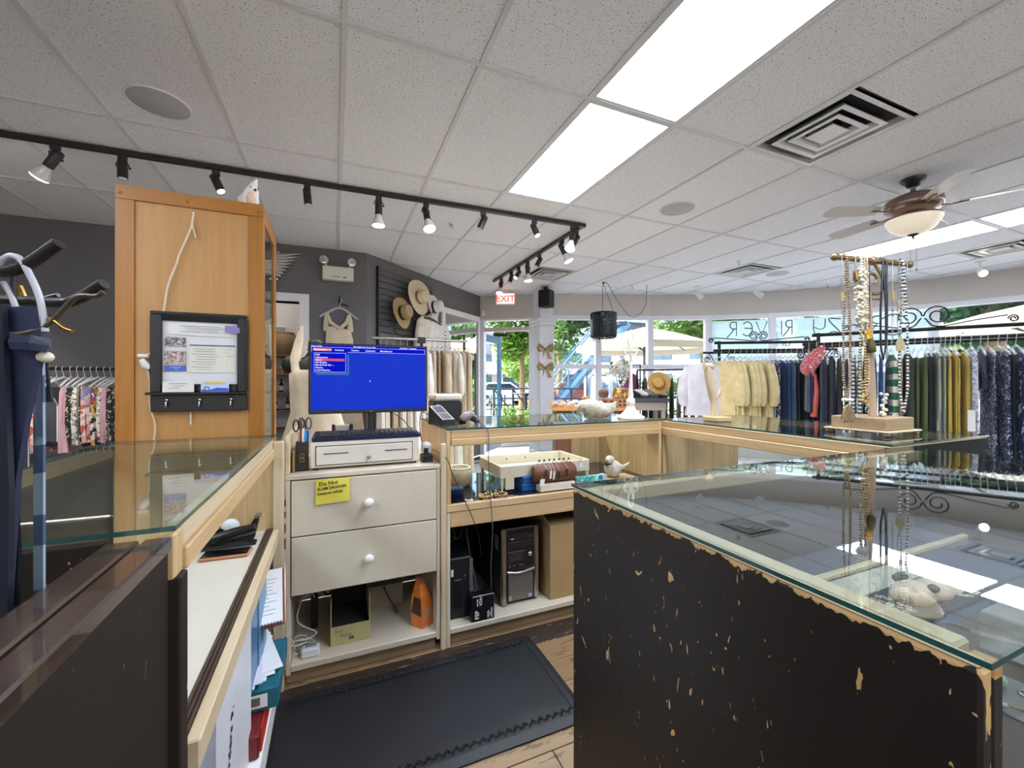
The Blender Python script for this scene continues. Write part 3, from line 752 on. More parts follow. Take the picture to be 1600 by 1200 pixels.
part(scr, 'pointer', SW, lambda m: m.prism([(0, 0), (.006, 0), (.003, .001)], 0, .001) if False else m.box(.160, 2.1718, 1.300, .164, 2.1722, 1.308))
text('LG', .008, M('badge_grey', '#b9b9bd', .4), mo, frame((.163, 2.1745, 1.1535), (1, 0, 0), (0, 0, 1)), 'badge')
bx(mo, 'neck', BLACK, .155, 2.20, 1.045, .187, 2.235, 1.20, b=.004); bx(mo, 'base', BLACK, .06, 2.225, 1.0305, .28, 2.40, 1.043, b=.004)
kb = thing('keyboard', 'dark blue and black keyboard resting on the cash drawer', 'keyboard', (.15, 2.13, 1.03))
KBB = M('keyboard_navy', '#232a4a', .35, var=.08)
part(kb, 'case', KBB, lambda m: m.add([(-.09, 2.068, 1.031), (.388, 2.068, 1.031), (.388, 2.21, 1.031), (-.09, 2.21, 1.031), (-.094, 2.062, 1.046), (.392, 2.062, 1.046), (.384, 2.21, 1.062), (-.086, 2.21, 1.062)], [(3, 2, 1, 0), (4, 5, 6, 7), (0, 1, 5, 4), (1, 2, 6, 5), (2, 3, 7, 6), (3, 0, 4, 7)]))
key = None
for r in range(6):
    for c in range(21):
        if r == 0 and 5 < c < 11: continue
        kx, ky = -.080 + c * .0220, 2.078 + r * .0205
        if key is None: key = part(kb, 'key', M('key_black', '#1b1d2b', .4), lambda m: m.box(0, 0, 0, .0195, .017, .006, .002)); k_ = key
        else: k_ = copy(key, parent=kb)
        k_.location = Vector((kx, ky, 1.0475 + r * .0021)); k_.rotation_euler = (.105, 0, 0)
        if k_ is key:
            for vv in key.data.vertices: vv.co += ORG[kb.name]
        k_.location -= ORG[kb.name]
part(kb, 'key', M('key_black', '', .4), lambda m: m.box(.052, 2.079, 1.047, .16, 2.094, 1.0535, .002))
BLK = BLACK
cup = thing('pen_cup', 'square black pen cup with gold loop emblem at the left of the cash drawer', 'pen cup', (-.134, 2.105, .9025))
def cupf(m):
    for x0, y0, x1, y1 in ((-.158, 2.08, -.108, 2.084), (-.158, 2.126, -.108, 2.13), (-.158, 2.084, -.154, 2.126), (-.112, 2.084, -.108, 2.126)): m.box(x0, y0, .9025, x1, y1, 1.032, .001)
    m.box(-.158, 2.08, .9022, -.108, 2.13, .906)
part(cup, 'body', M('cup_black', '#26231f', .5), cupf)
part(cup, 'emblem', BRASS, lambda m: (m.ring([(-.133 + .009 * cos(a), 2.0795, .952 + .009 * sin(a)) for a in [k * .52 for k in range(12)]], .0018, 5, closed=True), m.ring([(-.133 + .009 * cos(a), 2.0795, .971 + .009 * sin(a)) for a in [k * .52 for k in range(12)]], .0018, 5, closed=True)))
for k, (x, c, lb) in enumerate(((-.147, '#2a2624', 'black handled scissors standing in pen cup, tips down, left pair'), (-.119, '#5c4a48', 'scissors with dark brown handles standing in pen cup, right pair'))):
    sc_ = thing('scissors', lb, 'scissors', (x, 2.1 + k * .012, .91)); y = 2.098 + k * .014
    H = M('handle' + c, c, .4)
    part(sc_, 'blade', CHROME, lambda m: (m.box(x - .004, y - .001, .91, x + .004, y + .001, 1.075), ))
    for sg in (-1, 1):
        part(sc_, 'handle', H, lambda m: m.ring([(x + sg * .011 + .011 * cos(a), y, 1.108 + .026 * sin(a) + sg * .004) for a in [q * .45 for q in range(14)]], .0035, 6, closed=True))
for x, y, c, h, lb in ((-.141, 2.118, '#c33a30', 1.105, 'red pen standing in the pen cup'), (-.131, 2.088, '#ded8d2', 1.085, 'white marker in the pen cup'), (-.122, 2.09, '#3f8fc8', 1.075, 'light blue marker in the pen cup'), (-.114, 2.112, '#2f62ab', 1.07, 'dark blue marker in the pen cup')):
    pn = thing('pen', lb, 'pen', (x, y, .91))
    part(pn, 'barrel', M('pen' + c, c, .35), lambda m: m.ring([(x, y, .908), (x + .002, y, h)], .0042, 8)); part(pn, 'cap', M('pen' + c, c, .35), lambda m: m.ring([(x + .002, y, h - .03), (x + .003, y, h + .008)], .0055, 8))
st = thing('desk_speaker', 'small grey and black desk box right of the cash drawer', 'stamp box', (.425, 2.1, .9025))
bx(st, 'base', BLACK, .398, 2.06, .9025, .452, 2.13, .94, b=.006); bx(st, 'cover', M('grey_plastic', '#b6b1aa', .4), .401, 2.063, .9405, .449, 2.127, .998, b=.012); bx(st, 'window', BLACK, .405, 2.0585, .945, .428, 2.063, .975)
cr = thing('card_holder', 'small black and grey card holder behind the keyboard', 'card holder', (.03, 2.3, 1.03))
bx(cr, 'bracket', BLACK, -.012, 2.28, 1.0305, .004, 2.33, 1.085); bx(cr, 'bracket', BLACK, .072, 2.28, 1.0305, .088, 2.33, 1.085); bx(cr, 'plate', M('grey_plastic', '', .4), .0045, 2.285, 1.0305, .0715, 2.325, 1.08)
rp = thing('receipt_printer', 'black and ivory receipt printer on the counter glass right of monitor', 'printer', (.6, 2.43, 1.072))
bx(rp, 'body', BLACK, .525, 2.36, 1.072, .688, 2.54, 1.19, b=.008); bx(rp, 'cover', IV, .522, 2.357, 1.1905, .691, 2.545, 1.232, b=.012); bx(rp, 'paper_slot', BLACK, .548, 2.40, 1.2315, .655, 2.42, 1.2345)
bx(rp, 'badge', M('badge_grey', '', .4), .533, 2.3585, 1.165, .556, 2.3602, 1.172, b=0)
ct = thing('card_terminal', 'black card payment terminal with keypad, sloping, on the counter glass', 'card terminal', (.55, 2.17, 1.072))
T0 = Matrix.Translation((.545, 2.115, 1.073)) @ Matrix.Rotation(.28, 4, 'Z')
def ctb(m): m.T = T0; m.add([(-.04, 0, 0), (.04, 0, 0), (.04, .15, 0), (-.04, .15, 0), (-.04, 0, .028), (.04, 0, .028), (.036, .15, .098), (-.036, .15, .098)], [(3, 2, 1, 0), (4, 5, 6, 7), (0, 1, 5, 4), (1, 2, 6, 5), (2, 3, 7, 6), (3, 0, 4, 7)])
part(ct, 'body', BLACK, ctb)
def ctf(m): m.T = T0 @ frame((0, .004, .0305), (1, 0, 0), (0, .15, .07)); m.box(-.037, 0, 0, .037, .155, .004, .002)
part(ct, 'face', M('terminal_silver', '#8e8e90', .35, .4), ctf)
def cts(m): m.T = T0 @ frame((0, .004, .0305), (1, 0, 0), (0, .15, .07)); m.box(-.027, .075, .0035, .027, .145, .0055, .001)
part(ct, 'display', M('terminal_display', '#4d525c', .2), cts)
for r in range(3):
    for c in range(3):
        def ky(m): m.T = T0 @ frame((0, .004, .0305), (1, 0, 0), (0, .15, .07)); m.box(-.026 + c * .018, .01 + r * .02, .0035, -.011 + c * .018, .025 + r * .02, .0065, .002)
        part(ct, 'key', M('terminal_key', '#3a3a3d', .4), ky)
bs = thing('barcode_scanner', 'grey and black handheld barcode scanner lying on the counter glass', 'scanner', (.655, 2.19, 1.072))
part(bs, 'head', M('scanner_grey', '#77706c', .4), lambda m: m.ring([(.625, 2.16, 1.098), (.645, 2.165, 1.112), (.672, 2.18, 1.118), (.7, 2.2, 1.108)], [.018, .024, .026, .02], 10))
part(bs, 'handle', BLACK, lambda m: m.ring([(.68, 2.18, 1.11), (.705, 2.165, 1.1), (.715, 2.15, 1.085)], [.018, .02, .013], 10)); part(bs, 'window', M('scanner_window', '#2a0d10', .1), lambda m: m.box(.612, 2.15, 1.0725, .65, 2.175, 1.094, .004))
def cable(label, pts, r, mat, name='cable', cat='cable', group=None):
    return MB().ring(smooth(pts, 6), r, 6).build(name, mat, at=pts[0], label=label, cat=cat, group=group)
cable('black cable running from the barcode scanner down over the rails', [(.714, 2.149, 1.084), (.716, 2.05, 1.074), (.715, 1.985, 1.045), (.716, 1.984, .9), (.73, 1.987, .69), (.74, 1.99, .55), (.742, 2.02, .35), (.77, 2.1, .15), (.80, 2.3, .1)], .0024, M('grey_cable', '#55555a', .5))
cable('thin black cable crossing from the desk box down into the counter', [(.455, 2.12, .96), (.50, 1.985, .93), (.53, 1.986, .85), (.60, 1.988, .7), (.66, 1.99, .55), (.70, 2.05, .4)], .0022, BLACK)
cable('black cable looping from receipt printer to the keyboard', [(.52, 2.42, 1.10), (.46, 2.38, 1.13), (.43, 2.3, 1.08), (.42, 2.2, 1.0), (.44, 2.14, .92)], .0025, BLACK)
cable('black cable hanging behind the monitor', [(.20, 2.235, 1.17), (.28, 2.28, 1.14), (.36, 2.35, 1.08), (.42, 2.45, 1.0)], .0025, BLACK)

# ------------------------------------------------------------------ things on the cabinet's open shelf
ob = thing('cardboard_box', 'open olive cardboard box with handwriting inside the cream cabinet', 'box', (.07, 2.2, .091))
OLV = M('olive_card', '#b4ab78', .8, var=.05); bx(ob, 'front_wall', OLV, -.016, 2.075, .0905, .156, 2.079, .176, b=0); bx(ob, 'side_wall', OLV, -.016, 2.079, .0905, -.012, 2.33, .30, b=0); bx(ob, 'side_wall', OLV, .152, 2.079, .0905, .156, 2.33, .30, b=0)
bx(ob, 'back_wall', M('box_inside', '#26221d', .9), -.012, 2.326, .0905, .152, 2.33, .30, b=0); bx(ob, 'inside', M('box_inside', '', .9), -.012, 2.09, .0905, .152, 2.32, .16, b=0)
text('Box\n    Store', .022, M('pencil', '#8d8660', .8), ob, frame((.0, 2.0745, .148), (1, 0, 0), (0, 0, 1))); text('88', .022, INK, ob, frame((.062, 2.0745, .108), (1, 0, 0), (0, 0, 1)))
bg_ = thing('snack_bag', 'orange standing paper bag with a grey patch inside the cream cabinet', 'bag', (.41, 2.13, .091))
t = fab('orange_bag', 'plain', ['#d8731f'], 30, .35)
def bagf(m):
    P = [(.352, 2.10), (.395, 2.05), (.452, 2.085), (.410, 2.15)]; cx, cy = .402, 2.1
    vs = []
    for z, k, kx, ky_ in ((.0905, 1, 0, 0), (.17, 1.05, 0, 0), (.24, .9, -.004, 0), (.29, .5, -.008, .005), (.325, .15, -.012, .008)): vs += [(cx + (x - cx) * k + kx, cy + (y - cy) * (k if z < .25 else k * .5) + ky_, z) for x, y in P]
    m.add(vs, [(a * 4 + k, a * 4 + (k + 1) % 4, a * 4 + 4 + (k + 1) % 4, a * 4 + 4 + k) for a in range(4) for k in range(4)] + [(0, 3, 2, 1), (16, 17, 18, 19)])
part(bg_, 'body', t, bagf); part(bg_, 'patch', M('bag_grey', '#9c948a', .5), lambda m: m.quad((.414, 2.0595, .135), (.438, 2.074, .14), (.438, 2.074, .185), (.416, 2.0605, .18))); part(bg_, 'dark_panel', M('bag_brown', '#4a2a1e', .5), lambda m: m.quad((.350, 2.098, .16), (.39, 2.052, .15), (.388, 2.056, .235), (.362, 2.088, .24)))
ad = thing('power_adapter', 'small white power adapter with a label at the front of the cabinet shelf', 'adapter', (-.09, 2.06, .091))
bx(ad, 'body', M('white_plastic', '#dfe0e4', .3), -.135, 2.03, .0905, -.06, 2.075, .128, b=.006); bx(ad, 'label_plate', M('label_blue_grey', '#7e8ba0', .5), -.118, 2.05, .1275, -.075, 2.068, .1295, b=0)
WC = M('white_cable', '#d9d5cc', .5)
coil = [(-.13 + .035 * cos(a) + .018 * sin(a * .4), 2.11 + .03 * sin(a), .096 + .006 * a / 2) for a in [k * .55 for k in range(36)]]
cable('coiled white cable behind the power adapter', [(-.158, 2.06, .1)] + coil + [(-.155, 2.15, .2), (-.14, 2.2, .27), (-.10, 2.22, .29), (-.09, 2.23, .26)], .003, WC)
cable('white cable clipped to the left edge of the cabinet', [(-.193, 1.99, .30), (-.192, 1.99, .24), (-.165, 2.03, .18), (-.16, 2.06, .12)], .0022, WC)
bt = thing('cable_adapter', 'black cable block standing behind the white coil', 'adapter', (-.09, 2.26, .091)); bx(bt, 'body', BLACK, -.105, 2.26, .0905, -.075, 2.285, .25, b=.004); bx(bt, 'plug', BLACK, -.1, 2.262, .2505, -.08, 2.282, .28)
gb = thing('storage_box', 'low grey box behind the olive box in the cabinet', 'box', (.25, 2.42, .091)); bx(gb, 'body', M('taupe_card', '#a39883', .8), .165, 2.34, .0905, .345, 2.55, .19); bx(gb, 'lid', M('taupe_card', '', .8), .163, 2.338, .1905, .347, 2.552, .205)
for k, pts in enumerate(([(-.16, 2.3, .37), (-.05, 2.2, .33), (.05, 2.25, .35), (.1, 2.35, .34)], [(.12, 2.2, .36), (.2, 2.25, .33), (.28, 2.22, .35), (.36, 2.3, .33)], [(.15, 2.3, .35), (.25, 2.33, .30), (.3, 2.35, .25), (.42, 2.3, .37)], [(-.09, 2.25, .37), (-.06, 2.27, .28), (-.02, 2.33, .22), (0, 2.4, .33)], [(.24, 2.3, .22), (.26, 2.28, .17), (.29, 2.26, .12), (.30, 2.24, .095)])):
    cable(ORD[k] + ' black cable from the left tangled under the drawers', pts, .004, BLACK, group='cables under the drawers')

# ------------------------------------------------------------------ under the back counter
pc = thing('computer_tower', 'black and silver desktop computer tower under the counter', 'computer', (.93, 2.3, .091))
PX0, PX1, PY, PZ = .826, 1.05, 2.085, .0905
bx(pc, 'case', M('case_black', '#121315', .45), PX0 + .004, PY + .02, PZ + .012, PX1 - .004, PY + .46, PZ + .405)
bx(pc, 'front_bezel', BLACK, PX0 + .03, PY + .004, PZ + .01, PX1 - .025, PY + .02, PZ + .405)
bx(pc, 'side_trim', STEEL, PX0, PY - .006, PZ, PX0 + .031, PY + .02, PZ + .415, b=.007); bx(pc, 'side_trim', STEEL, PX1 - .026, PY - .004, PZ + .01, PX1, PY + .02, PZ + .415, b=.007)
bx(pc, 'top_trim', STEEL, PX0 + .031, PY, PZ + .406, PX1 - .026, PY + .02, PZ + .414)
for z in (.345, .305): 
    dv = bx(pc, 'drive_bay', M('bay_black', '#1f2022', .3), PX0 + .036, PY + .0005, PZ + z, PX1 - .032, PY + .0045, PZ + z + .034)
    if z > .32: bx(dv, 'button', STEEL, PX1 - .055, PY - .001, PZ + z + .01, PX1 - .043, PY + .0005, PZ + z + .015); bx(dv, 'disc_mark', PAPER, PX0 + .055, PY - .0002, PZ + z + .008, PX0 + .073, PY + .0006, PZ + z + .013)
bx(pc, 'card_slots', M('bay_black', '', .3), PX0 + .036, PY + .001, PZ + .225, PX0 + .14, PY + .0045, PZ + .285)
for z in (.24, .255, .27): bx(pc, 'slot', M('slot_grey', '#45464a', .4), PX0 + .045, PY - .0004, PZ + z, PX0 + .12, PY + .0012, PZ + z + .004, b=0)
part(pc, 'power_knob', CHROME, lambda m: m.ring([(PX1 - .052, PY + .004, PZ + .26), (PX1 - .052, PY - .003, PZ + .26), (PX1 - .052, PY - .006, PZ + .26)], [.014, .014, .008], 16))
for x in (.05, .075, .11, .125): part(pc, 'port', STEEL, lambda m: m.cyl((PX0 + x, PY + .005, PZ + .208), (PX0 + x, PY + .001, PZ + .208), .0045, n=8))
part(pc, 'door_handle', STEEL, lambda m: m.ring([(PX0 + .034, PY, PZ + .178), (PX0 + .08, PY - .01, PZ + .172), (PX0 + .13, PY - .01, PZ + .172), (PX1 - .03, PY, PZ + .178)], .009, 8))
bx(pc, 'lower_door', M('door_grey', '#77736c', .4, .5, vs=150), PX0 + .04, PY - .003, PZ + .02, PX1 - .036, PY + .0038, PZ + .165)
bx(pc, 'sticker', M('sticker_tan', '#b89c78', .5), PX0 + .042, PY - .0045, PZ + .025, PX0 + .058, PY - .003, PZ + .05, b=0); bx(pc, 'sticker', M('sticker_lilac', '#a9a3bf', .5), PX1 - .065, PY - .0045, PZ + .026, PX1 - .045, PY - .003, PZ + .046, b=0)
bx(pc, 'side_label', M('side_label', '#6c6d70', .6), PX0 + .0025, PY + .06, PZ + .28, PX0 + .004, PY + .11, PZ + .36, b=0)
up = thing('computer', 'plain black computer case standing on its side against the left of the shelf', 'computer', (.575, 2.2, .091))
bx(up, 'case', M('case_navy', '#15181d', .5), .528, 2.07, .0905, .655, 2.45, .40, b=.006); bx(up, 'grey_strap', M('strap_grey', '#5a5a5c', .6), .64, 2.062, .19, .66, 2.07, .39); bx(up, 'label_plate', PAPER, .545, 2.068, .31, .557, 2.0702, .345, b=0)
bx(up, 'port', BLACK, .56, 2.066, .15, .60, 2.07, .29); bx(up, 'socket', STEEL, .612, 2.0685, .30, .622, 2.0705, .31, b=0)
vb = thing('black_box', 'black box with white printing leaning at the front of the shelf', 'box', (.69, 2.03, .091))
bx(vb, 'body', M('box_black_gloss', '#101113', .3), .634, 2.005, .0905, .756, 2.058, .215)
bx(vb, 'top_flap', M('box_black_gloss', '', .3), .636, 2.0, .2155, .754, 2.06, .222)
up_t = lambda x, z: frame((x, 2.0045, z), (0, 0, 1), (-1, 0, 0))
for s, x, z, q in (('FSP', .672, .103, .030), ('V7AN', .690, .168, .022), ('UPS 12V', .668, .168, .010), ('CE UL', .726, .10, .014), ('BATTERY', .745, .10, .012)): text(s, q, PAPER, vb, up_t(x, z))
part(vb, 'emblem', PAPER, lambda m: m.ring([(.728 + .007 * cos(a), 2.0045, .118 + .007 * sin(a)) for a in [k * .6 for k in range(10)]], .0014, 4, closed=True))
cb = thing('cardboard_box', 'tall plain brown cardboard box right of the computer tower', 'box', (1.2, 2.2, .091))
KRAFT = M('kraft_card', '#a98b5e', .8, var=.05, vs=8)
bx(cb, 'body', KRAFT, 1.10, 2.045, .0905, 1.36, 2.40, .50, b=.002)
part(cb, 'flap', KRAFT, lambda m: m.add([(1.10, 2.05, .501), (1.10, 2.4, .501), (1.07, 2.4, .56), (1.07, 2.08, .56), (1.103, 2.05, .501), (1.103, 2.4, .501), (1.073, 2.4, .561), (1.073, 2.08, .561)], [(0, 1, 2, 3), (7, 6, 5, 4), (0, 3, 7, 4), (2, 1, 5, 6), (3, 2, 6, 7)]))
for k, pts in enumerate(([(.56, 2.3, .6), (.6, 2.25, .5), (.62, 2.28, .42), (.57, 2.3, .40)], [(.66, 2.2, .6), (.66, 2.16, .45), (.69, 2.12, .25), (.71, 2.1, .13)], [(.55, 2.2, .5), (.6, 2.15, .47), (.64, 2.2, .49), (.68, 2.3, .55)])):
    cable(ORD[k] + ' dark cable from the left hanging beside the black computer case', pts, .0035, M('grey_cable', '', .5), group='cables beside the black case')
# ------------------------------------------------------------------ oak display cabinet and what hangs on its back
oc = thing('display_cabinet', 'tall oak cabinet seen from its panelled back, glass at the side', 'cabinet', (-.6, 2.6, 0))
X0, X1, Y0_, Y1_, ZT = -.88, -.318, 2.35, 2.83, 2.165
bx(oc, 'back_panel', OAKP, X0 + .06, Y0_ + .008, .08, X1 - .055, Y0_ + .014, ZT - .055, b=0)
bx(oc, 'back_stile', OAK[2], X0, Y0_, 0, X0 + .066, Y0_ + .022, ZT - .061, b=.001); bx(oc, 'back_stile', OAK[2], X1 - .060, Y0_, 0, X1, Y0_ + .022, ZT - .061, b=.001)
bx(oc, 'back_rail', OAK[0], X0, Y0_, ZT - .06, X1, Y0_ + .022, ZT, b=.001); bx(oc, 'back_rail', OAK[0], X0 + .067, Y0_, 0, X1 - .061, Y0_ + .02, .10)
bx(oc, 'top_board', OAK[0], X0, Y0_ + .0225, ZT - .02, X1, Y1_ - .021, ZT)
for x in (X0 + .018, X0 + .26, X1 - .02): part(oc, 'screw', BRASS, lambda m: m.ring([(x, Y0_ + .001, ZT - .035), (x, Y0_ - .002, ZT - .035), (x, Y0_ - .004, ZT - .035)], [.006, .006, .002], 8))
for xs in (X0, X1 - .02):
    bx(oc, 'side_stile', OAK[2], xs, Y1_ - .06, 0, xs + .02, Y1_, ZT - .0005); bx(oc, 'side_rail', OAK[1], xs, Y0_ + .0225, ZT - .08, xs + .02, Y1_ - .061, ZT - .0205); bx(oc, 'side_rail', OAK[1], xs, Y0_ + .0225, 0, xs + .02, Y1_ - .061, .5)
    bx(oc, 'side_stile', OAK[2], xs, Y0_ + .0225, .501, xs + .02, Y0_ + .05, ZT - .081)
    part(oc, 'side_pane', PANE, lambda m: m.box(xs + .008, Y0_ + .05, .501, xs + .012, Y1_ - .06, ZT - .081))
for z in (.50, .95, 1.38, 1.76): part(oc, 'glass_shelf', PANE, lambda m: m.box(X0 + .021, Y0_ + .03, z, X1 - .021, Y1_ - .02, z + .006))
bx(oc, 'floor_board', OAK[0], X0 + .021, Y0_ + .023, .06, X1 - .021, Y1_ - .002, .08)
sp = thing('cord_knob', 'small clear knob on the side of the oak cabinet', 'knob', (X1, Y1_ - .03, 1.9)); part(sp, 'knob', CHROME, lambda m: m.ball((X1 + .006, Y1_ - .03, 1.905), .007))
vs_ = thing('cream_vase', 'pale cream vase standing inside the oak cabinet behind its side glass', 'vase', (-.45, 2.6, .957)); part(vs_, 'body', M('cream_ceramic', '#d8d0ba', .4), lambda m: m.lathe([(.05, 0), (.085, .05), (.095, .16), (.06, .27), (.035, .31), (.045, .34)], (-.45, 2.6, .9575), 18)); part(vs_, 'rim', M('cream_ceramic', '', .4), lambda m: m.ring([(-.45 + .045 * cos(a), 2.6 + .045 * sin(a), 1.297) for a in [k * .45 for k in range(14)]], .005, 6, closed=True))
# cockatoo ornament
ck = thing('bird_ornament', 'white and pink crested bird figurine on top of the oak cabinet', 'figurine', (-.385, 2.48, ZT))
WP = M('bird_white', '#e9e2d8', .6, var=.05); PK = M('bird_pink', '#ddc0a6', .6, var=.12, vs=30)
B0 = (-.385, 2.47, ZT)
part(ck, 'body', WP, lambda m: m.ring([(-.392, 2.485, ZT + .001), (-.396, 2.48, ZT + .04), (-.392, 2.475, ZT + .08), (-.383, 2.468, ZT + .112), (-.378, 2.462, ZT + .132)], [.030, .042, .036, .029, .012], 12))
part(ck, 'breast', PK, lambda m: m.ball((-.385, 2.447, ZT + .055), .026, 10, 7, (.9, .7, 1.5)))
part(ck, 'crest', WP, lambda m: m.ring([(-.385, 2.468, ZT + .115), (-.372, 2.465, ZT + .145), (-.362, 2.462, ZT + .168)], [.022, .015, .003], 8))
part(ck, 'beak', M('beak_brown', '#4b3a30', .4), lambda m: m.ball((-.366, 2.439, ZT + .102), .007, 8, 6))
for sx_ in (-.388, -.356): part(ck, 'eye', BLACK, lambda m: m.ball((sx_, 2.443 + (.012 if sx_ > -.37 else 0), ZT + .117), .0035, 6, 4))
part(ck, 'wing', PK, lambda m: m.ring([(-.43, 2.478, ZT + .015), (-.434, 2.475, ZT + .06), (-.41, 2.47, ZT + .095)], [.006, .016, .007], 8))
# key board with papers
FB = M('frame_black', '#0c0c0e', .4, var=.05)
kbd = thing('message_board', 'black framed board with papers, ledge and three hooks on the oak cabinet', 'notice board', (-.57, 2.33, 1.17))
yb = 2.349
bx(kbd, 'frame_side', FB, -.752, yb - .022, 1.255, -.712, yb, 1.602); bx(kbd, 'frame_side', FB, -.424, yb - .022, 1.255, -.384, yb, 1.602)
bx(kbd, 'frame_top', FB, -.752, yb - .022, 1.602, -.384, yb, 1.618); bx(kbd, 'frame_bottom', FB, -.7115, yb - .022, 1.255, -.4245, yb, 1.29)
for a in (0,):
    part(kbd, 'bevel', M('frame_black_2', '#232326', .3), lambda m: (m.add([(-.745, yb - .023, 1.61), (-.391, yb - .023, 1.61), (-.424, yb - .012, 1.577), (-.712, yb - .012, 1.577)], [(0, 1, 2, 3)]), m.add([(-.745, yb - .023, 1.61), (-.712, yb - .012, 1.577), (-.712, yb - .012, 1.29), (-.745, yb - .023, 1.258)], [(0, 1, 2, 3)]), m.add([(-.391, yb - .023, 1.61), (-.391, yb - .023, 1.258), (-.424, yb - .012, 1.29), (-.424, yb - .012, 1.577)], [(0, 1, 2, 3)])))
bx(kbd, 'backing', M('backing_white', '#d9d8d6', .7), -.7115, yb - .006, 1.2905, -.4245, yb - .002, 1.6015, b=0)
bx(kbd, 'ledge', FB, -.760, yb - .055, 1.243, -.386, yb, 1.2545); bx(kbd, 'hook_rail', FB, -.750, yb - .02, 1.166, -.384, yb, 1.2425)
for x in (-.690, -.568, -.447): part(kbd, 'hook', CHROME, lambda m: (m.ring([(x, yb - .02, 1.218), (x, yb - .034, 1.214), (x, yb - .04, 1.203), (x, yb - .036, 1.195), (x, yb - .044, 1.19)], .004, 6), m.ball((x, yb - .026, 1.22), .009, 8, 5)))
def card(name, label, x0, z0, x1, z1, y, hexc, tilt=0.0):
    th = thing(name, label, 'paper', (x0, y, z0)); dz = tilt * (x1 - x0)
    part(th, 'sheet', M('card' + hexc, hexc, .65, var=.02), lambda m: m.add([(x0, y, z0), (x1, y, z0 + dz), (x1 - tilt * (z1 - z0), y + .002, z1 + dz), (x0 - tilt * (z1 - z0), y + .002, z1)], [(0, 1, 2, 3)])); return th
def prn(th, x0, x1, z, n, y, dz=.009, hexc='#55555f', size=.006):
    for k in range(n): part(th, 'print_line', M('print' + hexc, hexc, .7, var=0), lambda m: m.box(x0 + rnd(0, .03), y - .0006, z - k * dz, x1 - rnd(0, .03), y - .0003, z - k * dz + .0016))
c1 = card('notice_paper', 'wide white sheet across the top of the notice board', -.69, 1.517, -.425, 1.578, yb - .009, '#dedcd6', -.03); prn(c1, -.65, -.47, 1.556, 4, yb - .009)
c2 = card('postcard', 'postcard with a brown photo and blue caption strip on the notice board', -.705, 1.348, -.622, 1.448, yb - .0085, '#cfc8c6')
part(c2, 'photo', fab('photo_brown', 'multi', ['#b6a098', '#6b4b48', '#c9b7b2', '#8a6663', '#d6cbc8'], 90), lambda m: m.box(-.703, yb - .0092, 1.376, -.624, yb - .0087, 1.44)); part(c2, 'caption', M('caption_blue', '#4a6cb8', .6), lambda m: m.box(-.704, yb - .0092, 1.349, -.623, yb - .0087, 1.375)); prn(c2, -.695, -.63, 1.366, 2, yb - .0092, .008, '#d6dff2')
c3 = card('price_list', 'cream printed price list with blue heading on the notice board', -.612, 1.345, -.432, 1.478, yb - .0088, '#dcd9ca', -.01)
part(c3, 'heading', M('caption_blue', '', .6), lambda m: m.box(-.611, yb - .0096, 1.468, -.434, yb - .0090, 1.473)); prn(c3, -.605, -.50, 1.452, 9, yb - .0092, .0118, '#85837c'); prn(c3, -.475, -.435, 1.452, 7, yb - .0092, .0155, '#c98a84')
c4 = card('photo_card', 'small grey photo card at the left under the top sheet of the notice board', -.705, 1.458, -.622, 1.515, yb - .0075, '#b8b3b0'); part(c4, 'photo', fab('photo_grey', 'multi', ['#8d8984', '#5d5a57', '#c8c4bf'], 60), lambda m: m.box(-.70, yb - .0083, 1.462, -.626, yb - .0078, 1.505))
c5 = card('purple_note', 'small purple note stuck at the upper right of the notice board', -.472, 1.531, -.413, 1.565, yb - .0235, '#8d78b4', 0)
c6 = card('ledge_card', 'white bordered card leaning on the ledge of the notice board', -.700, 1.2548, -.585, 1.302, yb - .045, '#dddbd4', .0); prn(c6, -.68, -.61, 1.292, 3, yb - .045, .01)
c7 = card('ledge_card', 'blue and white card with yellow strip leaning on the ledge of the notice board', -.56, 1.2548, -.452, 1.305, yb - .045, '#c3cbe4', .0)
part(c7, 'yellow_strip', M('yellow_print', '#e2c861', .6), lambda m: m.box(-.545, yb - .0458, 1.292, -.465, yb - .0453, 1.301)); part(c7, 'blue_wave', M('caption_blue2', '#2c62c0', .6), lambda m: m.add([(-.558, yb - .0456, 1.256), (-.454, yb - .0456, 1.256), (-.454, yb - .0456, 1.272), (-.5, yb - .0456, 1.274), (-.53, yb - .0456, 1.262), (-.558, yb - .0456, 1.266)], [(0, 1, 2, 3, 4, 5)])); part(c7, 'round_mark', M('mark_grey', '#5a6f92', .6), lambda m: m.ring([(-.537 + .009 * cos(a), yb - .046, 1.27 + .009 * sin(a)) for a in [k * .5 for k in range(13)]], .002, 4, closed=True))
wc = thing('electric_cable', 'twisted white cord with switch hanging down the back of the oak cabinet', 'cord', (-.6, 2.345, 2.08))
part(wc, 'cord', M('cord_cream', '#ddd0b8', .6), lambda m: m.ring(smooth([(-.597, 2.344, 2.083), (-.603, 2.343, 2.02), (-.61, 2.343, 1.995), (-.65, 2.344, 1.88), (-.66, 2.344, 1.84), (-.688, 2.344, 1.75), (-.70, 2.344, 1.68), (-.708, 2.344, 1.62), (-.748, 2.344, 1.45), (-.765, 2.344, 1.42)], 5), .0042, 6))
part(wc, 'cord', M('cord_cream', '', .6), lambda m: m.ring(smooth([(-.765, 2.344, 1.36), (-.757, 2.344, 1.30), (-.757, 2.344, 1.2), (-.738, 2.344, 1.10), (-.75, 2.344, .98), (-.755, 2.344, .8)], 5), .0032, 6))
part(wc, 'loose_end', M('cord_cream', '', .6), lambda m: m.ring([(-.603, 2.343, 2.03), (-.594, 2.343, 1.99), (-.588, 2.343, 1.965)], [.004, .004, .002], 6))
